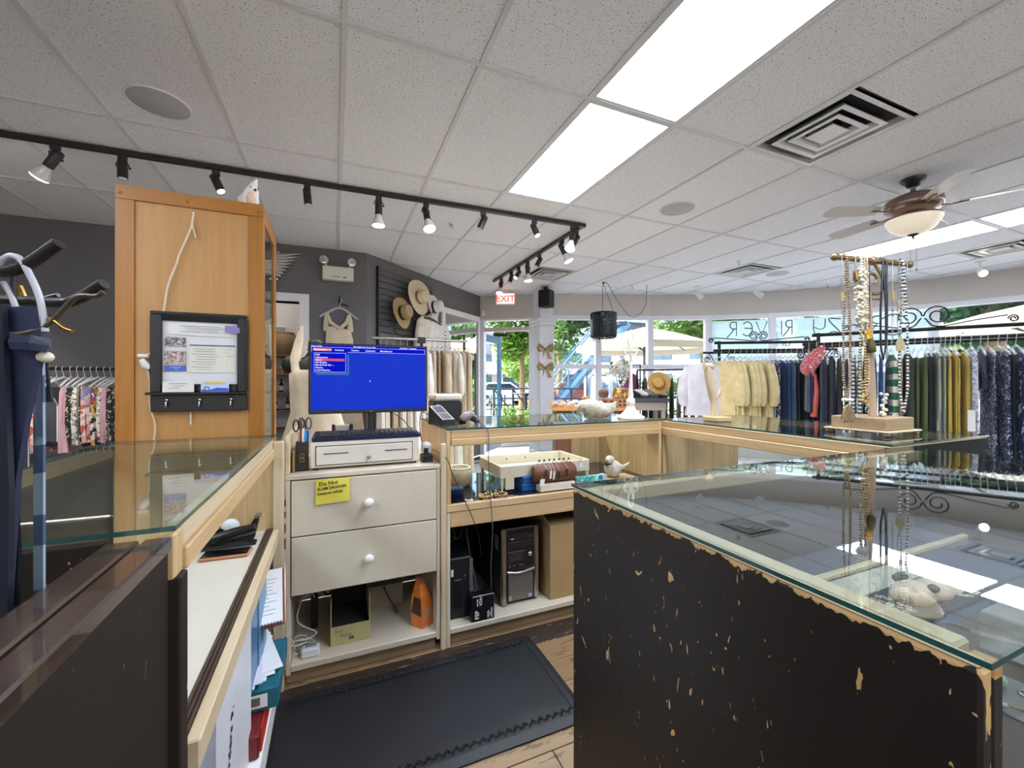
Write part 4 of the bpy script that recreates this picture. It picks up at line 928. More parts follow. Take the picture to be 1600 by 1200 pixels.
part(wc, 'switch', M('switch_white', '#dfdbd4', .4), lambda m: m.ring([(-.785, 2.34, 1.40), (-.772, 2.338, 1.375), (-.755, 2.34, 1.36)], [.012, .019, .012], 8, flat=(1, .5))); part(wc, 'plug', M('switch_white', '', .4), lambda m: m.box(-.80, 2.335, 1.408, -.758, 2.349, 1.424, .004))
st_ = thing('tape_strip', 'short strip of clear tape hanging below the notice board hooks', 'tape', (-.6, 2.344, 1.13)); part(st_, 'strip', M('tape_white', '#d9cfbd', .4), lambda m: m.box(-.612, 2.3475, 1.112, -.606, 2.349, 1.16)); part(st_, 'end', M('tape_white', '', .4), lambda m: m.box(-.613, 2.3465, 1.105, -.604, 2.3488, 1.112))

# ------------------------------------------------------------------ left shelf: phone, stapler, tape, papers
ph = thing('phone', 'smartphone in an orange-brown case lying on the white shelf', 'phone', (-.35, 1.76, .686))
Tp = Matrix.Translation((-.352, 1.755, .6865)) @ Matrix.Rotation(-.05, 4, 'Z')
def pf(z0, z1, i, b):
    def f(m): m.T = Tp; m.box(-.074 + i, -.037 + i, z0, .074 - i, .037 - i, z1, b)
    return f
part(ph, 'case', M('copper_case', '#b4764a', .4), pf(0, .0105, 0, .003)); part(ph, 'screen', M('phone_glass', '#0c0d10', .05), pf(.0106, .0115, .004, .0004))
sp = thing('stapler', 'black stapler with open jaw on the white shelf behind the phone', 'stapler', (-.36, 1.84, .686)); Ts = Matrix.Translation((-.36, 1.845, .6865)) @ Matrix.Rotation(.0, 4, 'Z')
part(sp, 'base', BLACK, lambda m: m.box(-.45, 1.825, .6865, -.272, 1.862, .698, .004))
part(sp, 'upper_arm', BLACK, lambda m: m.ring([(-.452, 1.843, .705), (-.42, 1.843, .722), (-.34, 1.843, .742), (-.278, 1.843, .752)], [.016, .02, .018, .013], 8, flat=(.8, 1))); part(sp, 'magazine', STEEL, lambda m: m.ring([(-.40, 1.843, .712), (-.275, 1.843, .728)], [.008, .007], 4)); part(sp, 'hinge', BLACK, lambda m: m.ring([(-.455, 1.824, .70), (-.455, 1.862, .70)], .012, 10))
td = thing('tape_dispenser', 'black tape dispenser with white tape roll behind the stapler', 'tape dispenser', (-.36, 1.92, .686))
part(td, 'body', BLACK, lambda m: m.add([(x, y, z) for y in (1.895, 1.94) for x, z in ((-.44, .6865), (-.29, .6865), (-.272, .77), (-.285, .772), (-.315, .722), (-.36, .715), (-.40, .742), (-.435, .735))], [tuple(range(8)), tuple(range(8, 16))[::-1]] + [(k, (k + 1) % 8, 8 + (k + 1) % 8, 8 + k) for k in range(8)]))
part(td, 'tape_roll', M('tape_roll', '#dfe0e0', .5), lambda m: m.ring([(-.372, 1.902, .738), (-.372, 1.904, .738), (-.372, 1.931, .738), (-.372, 1.933, .738)], [.01, .03, .03, .01], 16)); part(td, 'cutter', STEEL, lambda m: m.box(-.288, 1.894, .765, -.27, 1.941, .776, .001))
bd = thing('ring_binder', 'white ring binder standing upright below the white shelf edge', 'binder', (-.25, 1.2, .08)); bx(bd, 'cover', M('binder_white', '#dcdfe2', .35), -.236, 1.06, .0805, -.230, 1.46, .625, b=.001); bx(bd, 'cover', M('binder_white', '', .35), -.290, 1.06, .0805, -.284, 1.46, .625, b=.001); bx(bd, 'pages', PAPER, -.2835, 1.08, .0905, -.2365, 1.455, .60, b=0); bx(bd, 'clip', BLACKM, -.242, 1.31, .60, -.2285, 1.36, .632, b=.001)
text('Orders 9.', .04, INK, bd, frame((-.2292, 1.17, .35), (0, .35, 1), (0, -1, .35)))
b2 = thing('ring_binder', 'grey ring binder next to the white one, nearer the dark partition', 'binder', (-.25, .98, .08)); bx(b2, 'cover', M('binder_grey', '#9a9ea3', .35), -.236, .93, .0805, -.230, 1.05, .60, b=.001); bx(b2, 'spine', STEEL, -.29, 1.05, .0805, -.231, 1.055, .60); bx(b2, 'pages', PAPER, -.29, .94, .0905, -.2365, 1.049, .58, b=0)
bf_ = thing('folder', 'upright blue plastic folder below the white shelf', 'folder', (-.25, 1.6, .3)); bx(bf_, 'cover', M('folder_blue', '#3f7296', .35), -.242, 1.475, .335, -.236, 1.76, .60, b=.001); part(bf_, 'sleeve', sheer('sleeve_blue', '#5f9fca', .6), lambda m: m.box(-.234, 1.62, .335, -.2325, 1.79, .615)); bx(bf_, 'sheets', PAPER, -.25, 1.48, .335, -.2425, 1.75, .59, b=0)
tb = thing('teal_box', 'teal box with a barcode label sticking out of the lower shelf', 'box', (-.25, 1.62, .25)); bx(tb, 'body', M('teal_card', '#125e6e', .45), -.40, 1.52, .262, -.165, 1.80, .33, b=.004); bx(tb, 'label_plate', PAPER, -.27, 1.518, .275, -.195, 1.5205, .315, b=0); bx(tb, 'barcode', M('barcode', '#6b6a66', .6), -.245, 1.517, .283, -.215, 1.5185, .308, b=0)
rb = thing('red_box', 'dark red box under the teal box on the lower shelf', 'box', (-.27, 1.5, .08)); bx(rb, 'body', M('dark_red', '#6a1a1c', .4), -.42, 1.42, .19, -.205, 1.80, .261, b=.004); bx(rb, 'side_stripe', M('bright_red', '#c6301f', .4), -.2045, 1.45, .19, -.201, 1.80, .26, b=0)
bx(rb, 'label_plate', M('dull_label', '#8a5a52', .6), -.29, 1.418, .21, -.25, 1.4205, .25, b=0)
wb2 = thing('white_box', 'white box standing on the counter floor under the red box', 'box', (-.3, 1.6, .08)); bx(wb2, 'body', WHITE, -.42, 1.38, .0805, -.20, 1.82, .188, b=.003); bx(wb2, 'lid', WHITE, -.422, 1.378, .165, -.198, 1.822, .1895)
for k, (x0, y0, x1, y1, z, r, hx, lb) in enumerate(((-.40, 1.55, -.21, 1.82, .332, .05, '#e6e5e6', 'stack of loose white papers lying on the teal box'), (-.36, 1.50, -.24, 1.72, .338, -.1, '#d8d4e4', 'pad with a purple edge lying on the teal box'))):
    th = thing('papers', lb, 'papers', (x0, y0, z))
    for q in range(3):
        def f(m): m.T = Matrix.Translation(((x0 + x1) / 2 + .008 * q, (y0 + y1) / 2 + .01 * q, z + q * .003)) @ Matrix.Rotation(r + .12 * q, 4, 'Z'); m.box(-(x1 - x0) / 2, -(y1 - y0) / 2, 0, (x1 - x0) / 2, (y1 - y0) / 2, .0025)
        part(th, 'sheet', M('sheet' + hx, hx, .7, var=.02), f)
    if k: part(th, 'edge_strip', M('purple_edge', '#6d5a9c', .6), lambda m: m.box(x1 - .012, y0, z + .009, x1, y1, z + .0105))
nb = thing('spiral_notebook', 'open spiral notebook with red cover leaning out of the shelf', 'notebook', (-.22, 1.8, .5)); Tn = frame((-.30, 1.64, .455), (1, .1, .02), (-.05, 1, .30))
def nf(z0, z1, x1, a):
    def f(m): m.T = Tn; m.box(0, a, z0, x1, .29, z1, .0005)
    return f
part(nb, 'cover', M('maroon_cover', '#7a3a38', .5), nf(-.004, -.001, .142, 0)); part(nb, 'pages', PAPER, nf(0, .006, .135, .008))
def spi(m):
    m.T = Tn
    for k in range(14): m.ring([(.006 + k * .0095, .004 + .008 * cos(a), .002 + .008 * sin(a)) for a in (0, 1.05, 2.1, 3.14, 4.2, 5.2)], .0012, 4, closed=True)
part(nb, 'spiral', BLACKM, spi)
part(nb, 'print_line', M('print#55555f', '#55555f', .7, var=0), lambda m: [m.__setattr__('T', Tn)] and [m.box(.015, .05 + k * .02, .0061, .11 + rnd(-.02, .01), .052 + k * .02, .0064) for k in range(10)])

# ------------------------------------------------------------------ things in and on the back counter
wt = thing('wooden_tray', 'whitewashed wooden tray box on four legs on the mirrored shelf', 'tray', (1.1, 2.28, .70)); WW = wood('whitewash', '#d9ccb2', '#eadfca', 0, .6, .8, .3)
bx(wt, 'front_side', WW, .826, 2.10, .775, 1.395, 2.112, .842); bx(wt, 'back_side', WW, .826, 2.438, .775, 1.395, 2.45, .842); bx(wt, 'end_side', WW, .826, 2.1125, .775, .838, 2.4375, .842); bx(wt, 'end_side', WW, 1.383, 2.1125, .775, 1.395, 2.4375, .842); bx(wt, 'bottom', WW, .838, 2.1125, .775, 1.383, 2.4375, .785)
for x in (.832, 1.375):
    for y in (2.105, 2.43): part(wt, 'leg', WW, lambda m: m.ring([(x + .008, y + .008, .775), (x + .008, y + .008, .7005)], [.011, .006], 8))
for x in (1.0, 1.13): part(wt, 'hole', M('hole_dark', '#1e1a16', .9), lambda m: m.ring([(x, 2.4375, .815), (x, 2.4372, .815)], .005, 8))
for x, y, z0, z1, w_ in ((.88, 2.097, .715, .80, .05), (1.335, 2.098, .80, .825, .02)):
    tg = thing('price_tag', 'paper tag with string hanging on the whitewashed tray, ' + ('large one at its near left corner' if w_ > .03 else 'small one at its right end'), 'tag', (x, y, z1)); part(tg, 'card', M('tag_beige', '#d3c6ab', .7) if w_ > .03 else PAPER, lambda m: m.box(x - w_ / 2, y - .001, z0, x + w_ / 2, y + .0005, z1)); part(tg, 'string', INK, lambda m: m.ring([(x, y, z1), (x - .006, y - .001, z1 + .02), (x + .006, y - .001, z1 + .03)], .0008, 4))
rh = thing('ring_display', 'brown leather ring holder block on a pale wooden plinth', 'jewellery display', (1.13, 2.07, .70)); bx(rh, 'plinth', WW, 1.03, 2.025, .7005, 1.25, 2.10, .742); LEA = M('brown_leather', '#6d4028', .5, var=.12, vs=30, bump=.15, bs=120)
part(rh, 'block', LEA, lambda m: m.ring([(1.005, 2.065, .795), (1.02, 2.062, .795), (1.24, 2.062, .795), (1.255, 2.065, .795)], [.045, .053, .053, .045], 12, flat=(1, .85)))
GOLD = M('gold_beads', '#ae9463', .25, .9, var=.1)
for k in range(7):
    x = 1.04 + k * .031; rg = thing('ring', ORD[k] + ' ring from the left standing in the brown leather holder', 'ring', (x, 2.06, .85), 'rings in the leather holder'); part(rg, 'band', GOLD if k % 2 else CHROME, lambda m: m.ring([(x + .009 * cos(a), 2.06 + .004 * sin(a * 2), .855 + .009 * sin(a)) for a in [q * .57 for q in range(11)]], .0022, 5, closed=True)); part(rg, 'stone', BLACK if k % 3 == 0 else M('stone_brown', '#5a4030', .2), lambda m: m.ball((x, 2.058, .866), .0065, 8, 5))
for k, (x, z0, z1, hx, lb) in enumerate(((1.03, .735, .775, '#dcd7cc', 'largest white price tag on the leather ring holder, at its left'), (1.085, .77, .815, '#ded9d0', 'white ring tag, second from the left'), (1.105, .765, .81, '#d5cfc6', 'white ring tag near the middle of the holder'), (1.135, .76, .81, '#24201f', 'black ring tag right of the middle of the holder'), (1.185, .775, .82, '#1e1b1a', 'black ring tag near the right end of the holder'), (1.055, .785, .825, '#2b2624', 'black ring tag at the left of the holder'))):
    y = 2.013 if k else 2.008; tg = thing('ring_tag', lb, 'tag', (x, y, z1)); w_ = .014 if k == 0 else .006; part(tg, 'card', M('tag' + hx, hx, .6), lambda m: m.add([(x - w_, y, z0), (x + w_, y, z0 + .004), (x + w_ + .006, y + .002, z1), (x - w_ + .006, y + .002, z1)], [(0, 1, 2, 3)])); part(tg, 'string', PAPER, lambda m: m.ring([(x + .005, y, z1), (x + .007, 2.02, z1 + .012), (x + .006, 2.05, .85)], .0007, 4))
for k, (z, lb) in enumerate(((.7005, 'lower blue box of the pair behind the leather ring holder'), (.741, 'upper blue box of the pair behind the leather ring holder'))):
    b_ = thing('blue_box', lb, 'box', (.99, 2.14, z)); bx(b_, 'body', M('blue_card', '#1f4f8f', .5), .945 + .004 * k, 2.075, z, 1.028, 2.24, z + .026); bx(b_, 'lid', M('blue_card_2', '#245a9e', .5), .943 + .004 * k, 2.073, z + .0265, 1.0285, 2.242, z + .0395)
bw = thing('stone_bowl', 'rough beige stone bowl with rim at the left end of the mirrored shelf', 'bowl', (.665, 2.36, .70)); STN = M('rough_stone', '#c0ae90', .85, var=.22, vs=25, bump=.5, bs=60)
part(bw, 'body', STN, lambda m: m.lathe([(.06, 0), (.078, .02), (.082, .07), (.075, .095), (.058, .098), (.05, .06), (.001, .04)], (.665, 2.36, .7005), 18)); part(bw, 'rim', M('stone_pale', '#d8ccb4', .8, bump=.3), lambda m: m.ring([(.665 + .067 * cos(a), 2.36 + .067 * sin(a), .80) for a in [k * .42 for k in range(15)]], .009, 6, closed=True))
for k, (x, y, lb) in enumerate(((.72, 2.04, 'gold and cream beaded bracelet at the front of the mirrored shelf'), (.775, 2.07, 'beaded gold bracelet with black beads beside the cream one'), (.80, 2.03, 'third beaded bracelet, brown and gold, nearest the leather holder'))):
    br = thing('bracelet', lb, 'bracelet', (x, y, .70), 'bracelets on the mirrored shelf'); hx = ('#c9a256', '#2b2320', '#8d6a3f')[k]
    part(br, 'beads', GOLD, lambda m: [m.ball((x + .033 * cos(a), y + .03 * sin(a), .712 + .004 * sin(3 * a)), .0085, 6, 4) for a in [q * .42 for q in range(0, 15, 2)]], kind='stuff'); part(br, 'charms', M('charm' + hx, hx, .3), lambda m: [m.ball((x + .033 * cos(a), y + .03 * sin(a), .714), .008, 6, 4) for a in [q * .42 for q in range(1, 15, 2)]], kind='stuff')
bb = thing('jewellery_box', 'small glossy dark blue box at the left end of the mirrored shelf', 'box', (.55, 2.04, .70)); bx(bb, 'body', M('navy_gloss', '#10182e', .15), .532, 2.022, .7005, .60, 2.08, .748, b=.003); bx(bb, 'lid', M('navy_gloss_2', '#16305e', .12), .530, 2.0215, .7485, .602, 2.082, .768, b=.004)
tx = thing('price_tag', 'white tag with black bow lying by the dark blue box', 'tag', (.63, 2.03, .70)); part(tx, 'card', PAPER, lambda m: m.box(.612, 2.022, .7003, .648, 2.055, .702)); part(tx, 'bow', BLACK, lambda m: m.ring([(.617, 2.028, .7035), (.632, 2.045, .7035), (.642, 2.03, .7035), (.622, 2.05, .7035)], .0022, 5))
pk = thing('wood_slice', 'flat plank under the white bird figurine on the mirrored shelf', 'board', (1.6, 2.12, .70)); bx(pk, 'board', wood('slice', '#b0925f', '#cfb283', 0, .6), 1.50, 2.06, .7005, 1.72, 2.19, .716, b=.004); bx(pk, 'bark_edge', wood('bark', '#7a6240', '#93784f', 0, .8), 1.505, 2.055, .702, 1.70, 2.0597, .714)
def bird(name, label, p, s, mat, mat2, yaw):
    th = thing(name, label, 'figurine', p); T = Matrix.Translation(p) @ Matrix.Rotation(yaw, 4, 'Z') @ Matrix.Scale(s, 4)
    def f(m): m.T = T; m.ring(smooth([(-.35, 0, .30), (-.2, 0, .32), (0, 0, .34), (.2, 0, .34), (.32, 0, .36)], 4), [.12, .2, .27, .31, .335, .345, .35, .345, .335, .32, .3, .28, .25, .21, .17, .11, .05], 12)
    def hd(m): m.T = T; m.ball((-.22, 0, .68), .19, 12, 8); m.ring([(-.2, 0, .5), (-.21, 0, .62)], [.22, .17], 10)
    def bk(m): m.T = T; m.ring([(-.36, 0, .66), (-.52, 0, .62)], [.07, .008], 8)
    def tl(m): m.T = T; m.ring([(.25, 0, .38), (.55, 0, .36), (.85, 0, .48)], [.17, .09, .05], 8, flat=(.5, 1))
    def bs_(m): m.T = T; m.lathe([(.24, 0), (.22, .05), (.1, .08), (.1, .15)], (-.05, 0, 0), 12)
    part(th, 'body', mat, f); part(th, 'head', mat, hd); part(th, 'beak', mat2, bk); part(th, 'tail', mat, tl); part(th, 'foot', mat2, bs_)
    for sg in (-1, 1):
        def wg(m): m.T = T; m.ring([(-.15, sg * .27, .45), (.1, sg * .3, .40), (.4, sg * .18, .38)], [.12, .14, .04], 8, flat=(1, .45))
        part(th, 'wing', mat, wg)
    return th
b1 = bird('bird_figurine', 'weathered white bird figurine with a dark twine collar on the mirrored shelf', (1.585, 2.12, .7165), .155, M('weathered_white', '#cfc5b2', .85, var=.18, vs=30, bump=.4), M('beak_dark', '#6a5d4c', .7), .15)
part(b1, 'twine_collar', M('twine_dark', '#2e2720', .9), lambda m: [m.ring([(1.552 + .03 * cos(a), 2.117 + .03 * sin(a), .792 + q * .006) for a in [k * .5 for k in range(13)]], .003, 4, closed=True) for q in range(3)])
part(b1, 'tag', PAPER, lambda m: m.quad((1.56, 2.075, .735), (1.572, 2.075, .735), (1.574, 2.08, .77), (1.562, 2.08, .77)))
tq = thing('glass_block', 'turquoise patterned glass block at the end of the whitewashed tray', 'glass block', (1.36, 2.12, .70)); bx(tq, 'block', fab('turquoise_pattern', 'multi', ['#2f9c98', '#7fd0c8', '#d5efe9', '#54b7ae', '#1f7f80'], 45, .12), 1.285, 2.065, .7005, 1.46, 2.098, .75, b=.002); bx(tq, 'blue_side', M('pale_blue_glass', '#9cc0dc', .1), 1.4605, 2.065, .7005, 1.49, 2.10, .752)
# on the glass of the back and right counters
dw = thing('driftwood_bird', 'white weathered driftwood sculpture shaped like a bird on the counter glass', 'sculpture', (1.52, 2.25, 1.072)); DWM = M('driftwood_white', '#bdb7a4', .9, var=.38, vs=45, bump=.6, bs=45, stretch=(1, 1, 2))
def dwf(m):
    pr = [(-.085, .03, .03), (-.075, .06, .05), (-.03, .055, .062), (.03, .045, .055), (.08, .05, .035), (.125, .085, .012), (.135, .092, .004)]
    m.ring(smooth([(1.53 + x * .92, 2.24 - x * .39, 1.072 + z + .005) for x, z, r in pr], 3), [q for a_, b_ in zip(pr, pr[1:]) for q in (a_[2], a_[2] * .67 + b_[2] * .33, a_[2] * .33 + b_[2] * .67)] + [.004], 16)
    m.v = [(x + rnd(-.006, .006), y + rnd(-.006, .006), max(z + rnd(-.009, .009), 1.0725)) for x, y, z in m.v]
part(dw, 'body', DWM, dwf)
for k in range(6): part(dw, 'spike', DWM, lambda m: m.ring([(1.47 + .01 * k, 2.26 - .006 * k, 1.13 + .005 * k), (1.455 + .014 * k, 2.265 - .006 * k, 1.19 - abs(k - 2) * .008)], [.012, .003], 6))
part(dw, 'head', M('driftwood_brown', '#a8753f', .6, var=.3, vs=40), lambda m: (m.ball((1.472, 2.262, 1.195), .022, 10, 7, (1.3, .9, .8)), m.ring([(1.47, 2.262, 1.19), (1.515, 2.245, 1.165)], [.02, .006], 8)))
ls = thing('jewellery_stand', 'white turned wooden jewellery stand with scrolls on the counter glass corner', 'jewellery stand', (1.71, 2.10, 1.072)); WT = M('distressed_white', '#e2ddd2', .55, var=.08, vs=20)
LX, LY = 1.722, 2.13
part(ls, 'base', WT, lambda m: m.lathe([(.085, 0), (.085, .012), (.07, .018), (.045, .04), (.028, .062), (.026, .075)], (LX, LY, 1.0725), 20)); part(ls, 'stem', WT, lambda m: m.lathe([(.02, .075), (.024, .085), (.028, .10), (.024, .122), (.014, .13), (.017, .145), (.0125, .17), (.010, .30), (.009, .40), (.012, .405), (.012, .41)], (LX, LY, 1.0725), 14))
part(ls, 'finial', WT, lambda m: m.ring(smooth([(LX, LY, 1.5), (LX - .016, LY + .006, 1.565), (LX, LY, 1.625), (LX + .016, LY - .006, 1.565), (LX, LY, 1.5)], 5), .006, 6))
for sg in (-1, 1): part(ls, 'scroll', WT, lambda m: (m.ring(smooth([(LX, LY, 1.46), (LX + sg * .03, LY - sg * .012, 1.475), (LX + sg * .04, LY - sg * .016, 1.51), (LX + sg * .022, LY - sg * .01, 1.525), (LX + sg * .016, LY - sg * .006, 1.508)], 5), .0055, 6), m.ring(smooth([(LX, LY, 1.44), (LX + sg * .03, LY - sg * .012, 1.435), (LX + sg * .038, LY - sg * .015, 1.46), (LX + sg * .025, LY - sg * .01, 1.465)], 5), .005, 6)))
def beads(m, pts, r, step, jitter=0, n=6, k=4):
    P = [Vector(p) for p in pts]; acc = 0; nxt = 0
    for a, b in zip(P, P[1:]):
        L = (b - a).length
        while nxt <= acc + L:
            q = a.lerp(b, (nxt - acc) / L if L else 0); m.ball((q.x + rnd(-jitter, jitter), q.y + rnd(-jitter, jitter), q.z), r * rnd(.85, 1.15), n, k); nxt += step
        acc += L
nk1 = thing('necklace', 'brown and white spotted bead garland draped on the white turned stand', 'necklace', (LX, LY, 1.4)); SPOT = fab('spotted_bead', 'multi', ['#3a2a1c', '#e8dfd0', '#2a211a', '#d6c3a0', '#f0ebe0'], 120, .4)
for k in range(5): part(nk1, 'strand', SPOT, lambda m: beads(m, smooth([(LX - .11 + .02 * k, LY + .06 - .008 * k, 1.40), (LX - .12 + .022 * k, LY + .05, 1.36 - .01 * k), (LX - .05, LY + .04, 1.44 - .01 * k), (LX - .01, LY + .02, 1.43 - .02 * k), (LX - .015 - .01 * k, LY + .02, 1.35 - .02 * k)], 5), .0085, .015), kind='stuff')
ws = thing('jewellery_stand', 'pale carved wooden hand shaped stand on the right counter glass', 'jewellery stand', (2.05, 1.8, 1.072)); DW2 = wood('drift', '#b5a17c', '#d6c6a4', 2, .7)
part(ws, 'base', PINE[0], lambda m: m.box(2.005, 1.72, 1.0725, 2.115, 1.83, 1.10, .004)); part(ws, 'post', DW2, lambda m: m.ring(smooth([(2.05, 1.79, 1.10), (2.05, 1.79, 1.17), (2.035, 1.80, 1.28), (2.02, 1.81, 1.39)], 4), [.022, .021, .02, .019, .018, .019, .021, .023, .024, .024, .024, .023, .022], 8)); part(ws, 'arm', DW2, lambda m: m.ring([(2.045, 1.79, 1.19), (2.075, 1.775, 1.23), (2.085, 1.77, 1.265)], [.013, .011, .006], 6)); part(ws, 'cap', DW2, lambda m: m.ring([(2.0, 1.815, 1.392), (2.05, 1.80, 1.392)], [.02, .018], 8))
# in the right counter
cs2 = thing('shell_purse', 'golden beige shell purse on the shelf of the right counter', 'purse', (2.5, 1.9, .68)); part(cs2, 'body', M('shell_gold', '#b09a68', .4, .3, var=.25, vs=30, bump=.3), lambda m: m.ring(smooth([(2.37, 2.0, .70), (2.44, 1.97, .715), (2.53, 1.92, .715), (2.575, 1.88, .705)], 4), [.012, .02, .028, .034, .038, .04, .042, .042, .04, .036, .03, .022, .012], 10, flat=(.7, 1))); part(cs2, 'clasp', GOLD, lambda m: beads(m, [(2.40, 1.98, .735), (2.5, 1.93, .757), (2.56, 1.89, .745)], .009, .016))
for k, (x, y) in enumerate(((2.27, 1.97), (2.36, 1.99))):
    br = thing('pearl_bracelet', ('left' if k == 0 else 'right') + ' coil of white and green pearls in the right counter', 'bracelet', (x, y, .68), 'pearl coils in the right counter'); part(br, 'pearls', M('pearl', '#e5e2d4', .25, var=.1), lambda m: [m.ball((x + .04 * cos(a), y + .03 * sin(a), .69 + .012 * (k_ % 2)), .009, 7, 5) for k_, a in enumerate([q * .4 for q in range(16)])], kind='stuff'); part(br, 'gems', M('gem_green', '#567a5a', .2), lambda m: [m.ball((x + .02 * cos(a), y + .018 * sin(a), .695), .008, 6, 4) for a in (0, 2, 4)])
eh = thing('earring_stand', 'wire earring stand with dangling loops in the right counter', 'jewellery stand', (2.32, 1.3, .68))
part(eh, 'base', CABW, lambda m: m.box(2.24, 1.18, .6805, 2.36, 1.42, .695)); part(eh, 'rail', CHROME, lambda m: (m.ring([(2.3, 1.2, .695), (2.3, 1.2, .93), (2.3, 1.4, .93), (2.3, 1.4, .695)], .004, 6),))
for k in range(5): part(eh, 'loop', GOLD, lambda m: m.ring([(2.3, 1.22 + .04 * k + .013 * cos(a), .90 + .03 * sin(a)) for a in [q * .63 for q in range(10)]], .002, 5, closed=True))
# in the near right counter behind its front glass
ga = thing('bead_bracelet', 'pale green jade bead strand behind the front glass of the near counter', 'bracelet', (1.0, .31, .80)); JADE = M('jade', '#8fae9a', .25, var=.1)
part(ga, 'beads', JADE, lambda m: [m.ball((.955 + k * .0155, .350 - k * .011, .812), .0105, 12, 8) for k in range(4)])
part(ga, 'spacer', CHROME, lambda m: m.ring([(1.017 + .012 * cos(a), .290 + .009 * sin(a), .8025) for a in [q * .5 for q in range(13)]], .002, 5, closed=True)); part(ga, 'stand', M('acrylic_grey', '#6a6a68', .3), lambda m: m.box(.93, .268, .7987, 1.05, .365, .8012, .001))
gc = thing('shell_earring', 'pearly shell earring hanging below the jade beads', 'earring', (.96, .28, .80)); part(gc, 'shell', M('shell_grey', '#9aa6a8', .2, .2), lambda m: m.ring([(.915, .315, .808), (.925, .305, .808), (.942, .29, .808)], [.008, .013, .005], 10, flat=(.5, 1))); part(gc, 'wire', GOLD, lambda m: m.ring([(.942, .29, .808), (.96, .277, .803), (.975, .27, .803)], .0018, 5))
ab = thing('acrylic_block', 'clear acrylic display block behind the front glass of the near counter', 'display block', (1.19, .32, .80)); part(ab, 'block', sheer('acrylic', '#c8c6be', .3, .1), lambda m: m.box(1.12, .26, .7987, 1.26, .38, .87, .003)); part(ab, 'strip', PAPER, lambda m: m.box(1.10, .25, .8705, 1.34, .262, .877))
# ------------------------------------------------------------------ necklace stand on the right counter
NS = thing('necklace_stand', 'tall antique pole stand with crossbar on a square plinth, necklaces hanging from it', 'jewellery stand', (2.24, 1.1, 1.072))
PLN = wood('plinth', '#8e7656', '#b59a74', 0, .7, .8); POLE = wood('pole', '#a78e72', '#c2ab8c', 2, .6, .8); BRZ = M('bronze_paint', '#8a744e', .35, .5, var=.2, vs=30)
part(NS, 'plinth', PLN, lambda m: m.box(2.125, .995, 1.094, 2.345, 1.205, 1.146, .003)); part(NS, 'plinth_edge', PALE[0], lambda m: m.box(2.105, .975, 1.086, 2.365, 1.225, 1.0935, .002))
for x in (2.12, 2.34):
    for y in (.99, 1.21): part(NS, 'foot', PLN, lambda m: m.ball((x, y, 1.079), .013, 8, 5, (1.2, 1.2, .5)))
NXp, NYp = 2.225, 1.09
part(NS, 'pole', POLE, lambda m: m.ring([(NXp, NYp, 1.1465), (NXp - .012, NYp + .006, 1.45), (NXp - .022, NYp + .01, 1.70)], [.018, .017, .016], 4))
CR = Vector((.92, -.39, 0)); bc_ = Vector((NXp, NYp, 1.845)); d_ = Vector((.383, -.095, -.016)); L0, L1 = bc_ - d_ * .5, bc_ + d_ * .5
part(NS, 'crossbar', BRZ, lambda m: (m.ring([tuple(L0), tuple(L1)], .0125, 10), m.ball(L0, .017, 10, 6), m.ball(L1, .017, 10, 6), m.ball(bc_, .02, 10, 6)))
def hook(m):
    P = []
    for k in range(22):
        a = -1.4 + k * .26; r = .012 + .0018 * k; P.append(tuple(Vector((NXp - .005, NYp, 1.755)) + CR * (r * cos(a)) + Vector((0, 0, r * sin(a)))))
    m.ring(P, [.004 + .0004 * k for k in range(22)], 6)
    m.ring(smooth([tuple(Vector((NXp - .022, NYp + .01, 1.70)) + CR * -.01), tuple(Vector((NXp, NYp, 1.70)) + CR * .03), tuple(Vector((NXp, NYp, 1.76)) + CR * .045), tuple(bc_)], 5), .007, 6)
part(NS, 'scroll_hook', BRZ, hook)
part(NS, 'peg', BRZ, lambda m: m.ring([tuple(Vector((NXp - .02, NYp + .01, 1.672))), tuple(Vector((NXp, NYp, 1.672)) + CR * .04), tuple(Vector((NXp, NYp, 1.68)) + CR * .045)], .004, 6))
def bar(s): return L0.lerp(L1, s)
def loop(s, w_, z, fwd=.0):
    p = bar(s); n = Vector((-.39, -.92, 0)) * .016
    return [p + Vector((0, 0, .016)), p + n, p + n - CR * w_ * .5 + Vector((0, 0, -(p.z - z) * .5)), p + n - CR * w_ * .5 + Vector((0, 0, -(p.z - z) * .85)), Vector((*(p + n).xy, z)), p + n + CR * w_ * .5 + Vector((0, 0, -(p.z - z) * .85)), p + n + CR * w_ * .5 + Vector((0, 0, -(p.z - z) * .5)), p + n, p + Vector((0, 0, .016))]
def neck(label, s, w_, z, r, step, mat, pend=None, chain=False, extra=None):
    th = thing('necklace', label, 'necklace', tuple(bar(s)), 'necklaces on the crossbar stand')
    P = loop(s, w_, z)
    if chain: part(th, 'chain', mat, lambda m: m.ring([tuple(q) for q in P], r, 5))
    else: part(th, 'strand', mat, lambda m: beads(m, P, r, step), kind='stuff')
    if pend: pend(th, P[4])
    if extra: extra(th, P[4])
    return th
TAN = M('tan_bead', '#8d7758', .4, var=.3, vs=90); CREAMB = M('cream_bead', '#e2d9c6', .35, var=.1); KCARD = M('kraft_tag', '#b59b6c', .8)
SILV = M('silver_chain', '#8f8f8a', .3, .8)
def tagp(z, w_=.011, h=.038, mat=KCARD):
    def f(th, p): part(th, 'tag', mat, lambda m: m.box(p.x - w_, p.y - .004, z, p.x + w_, p.y - .002, z + h))
    return f
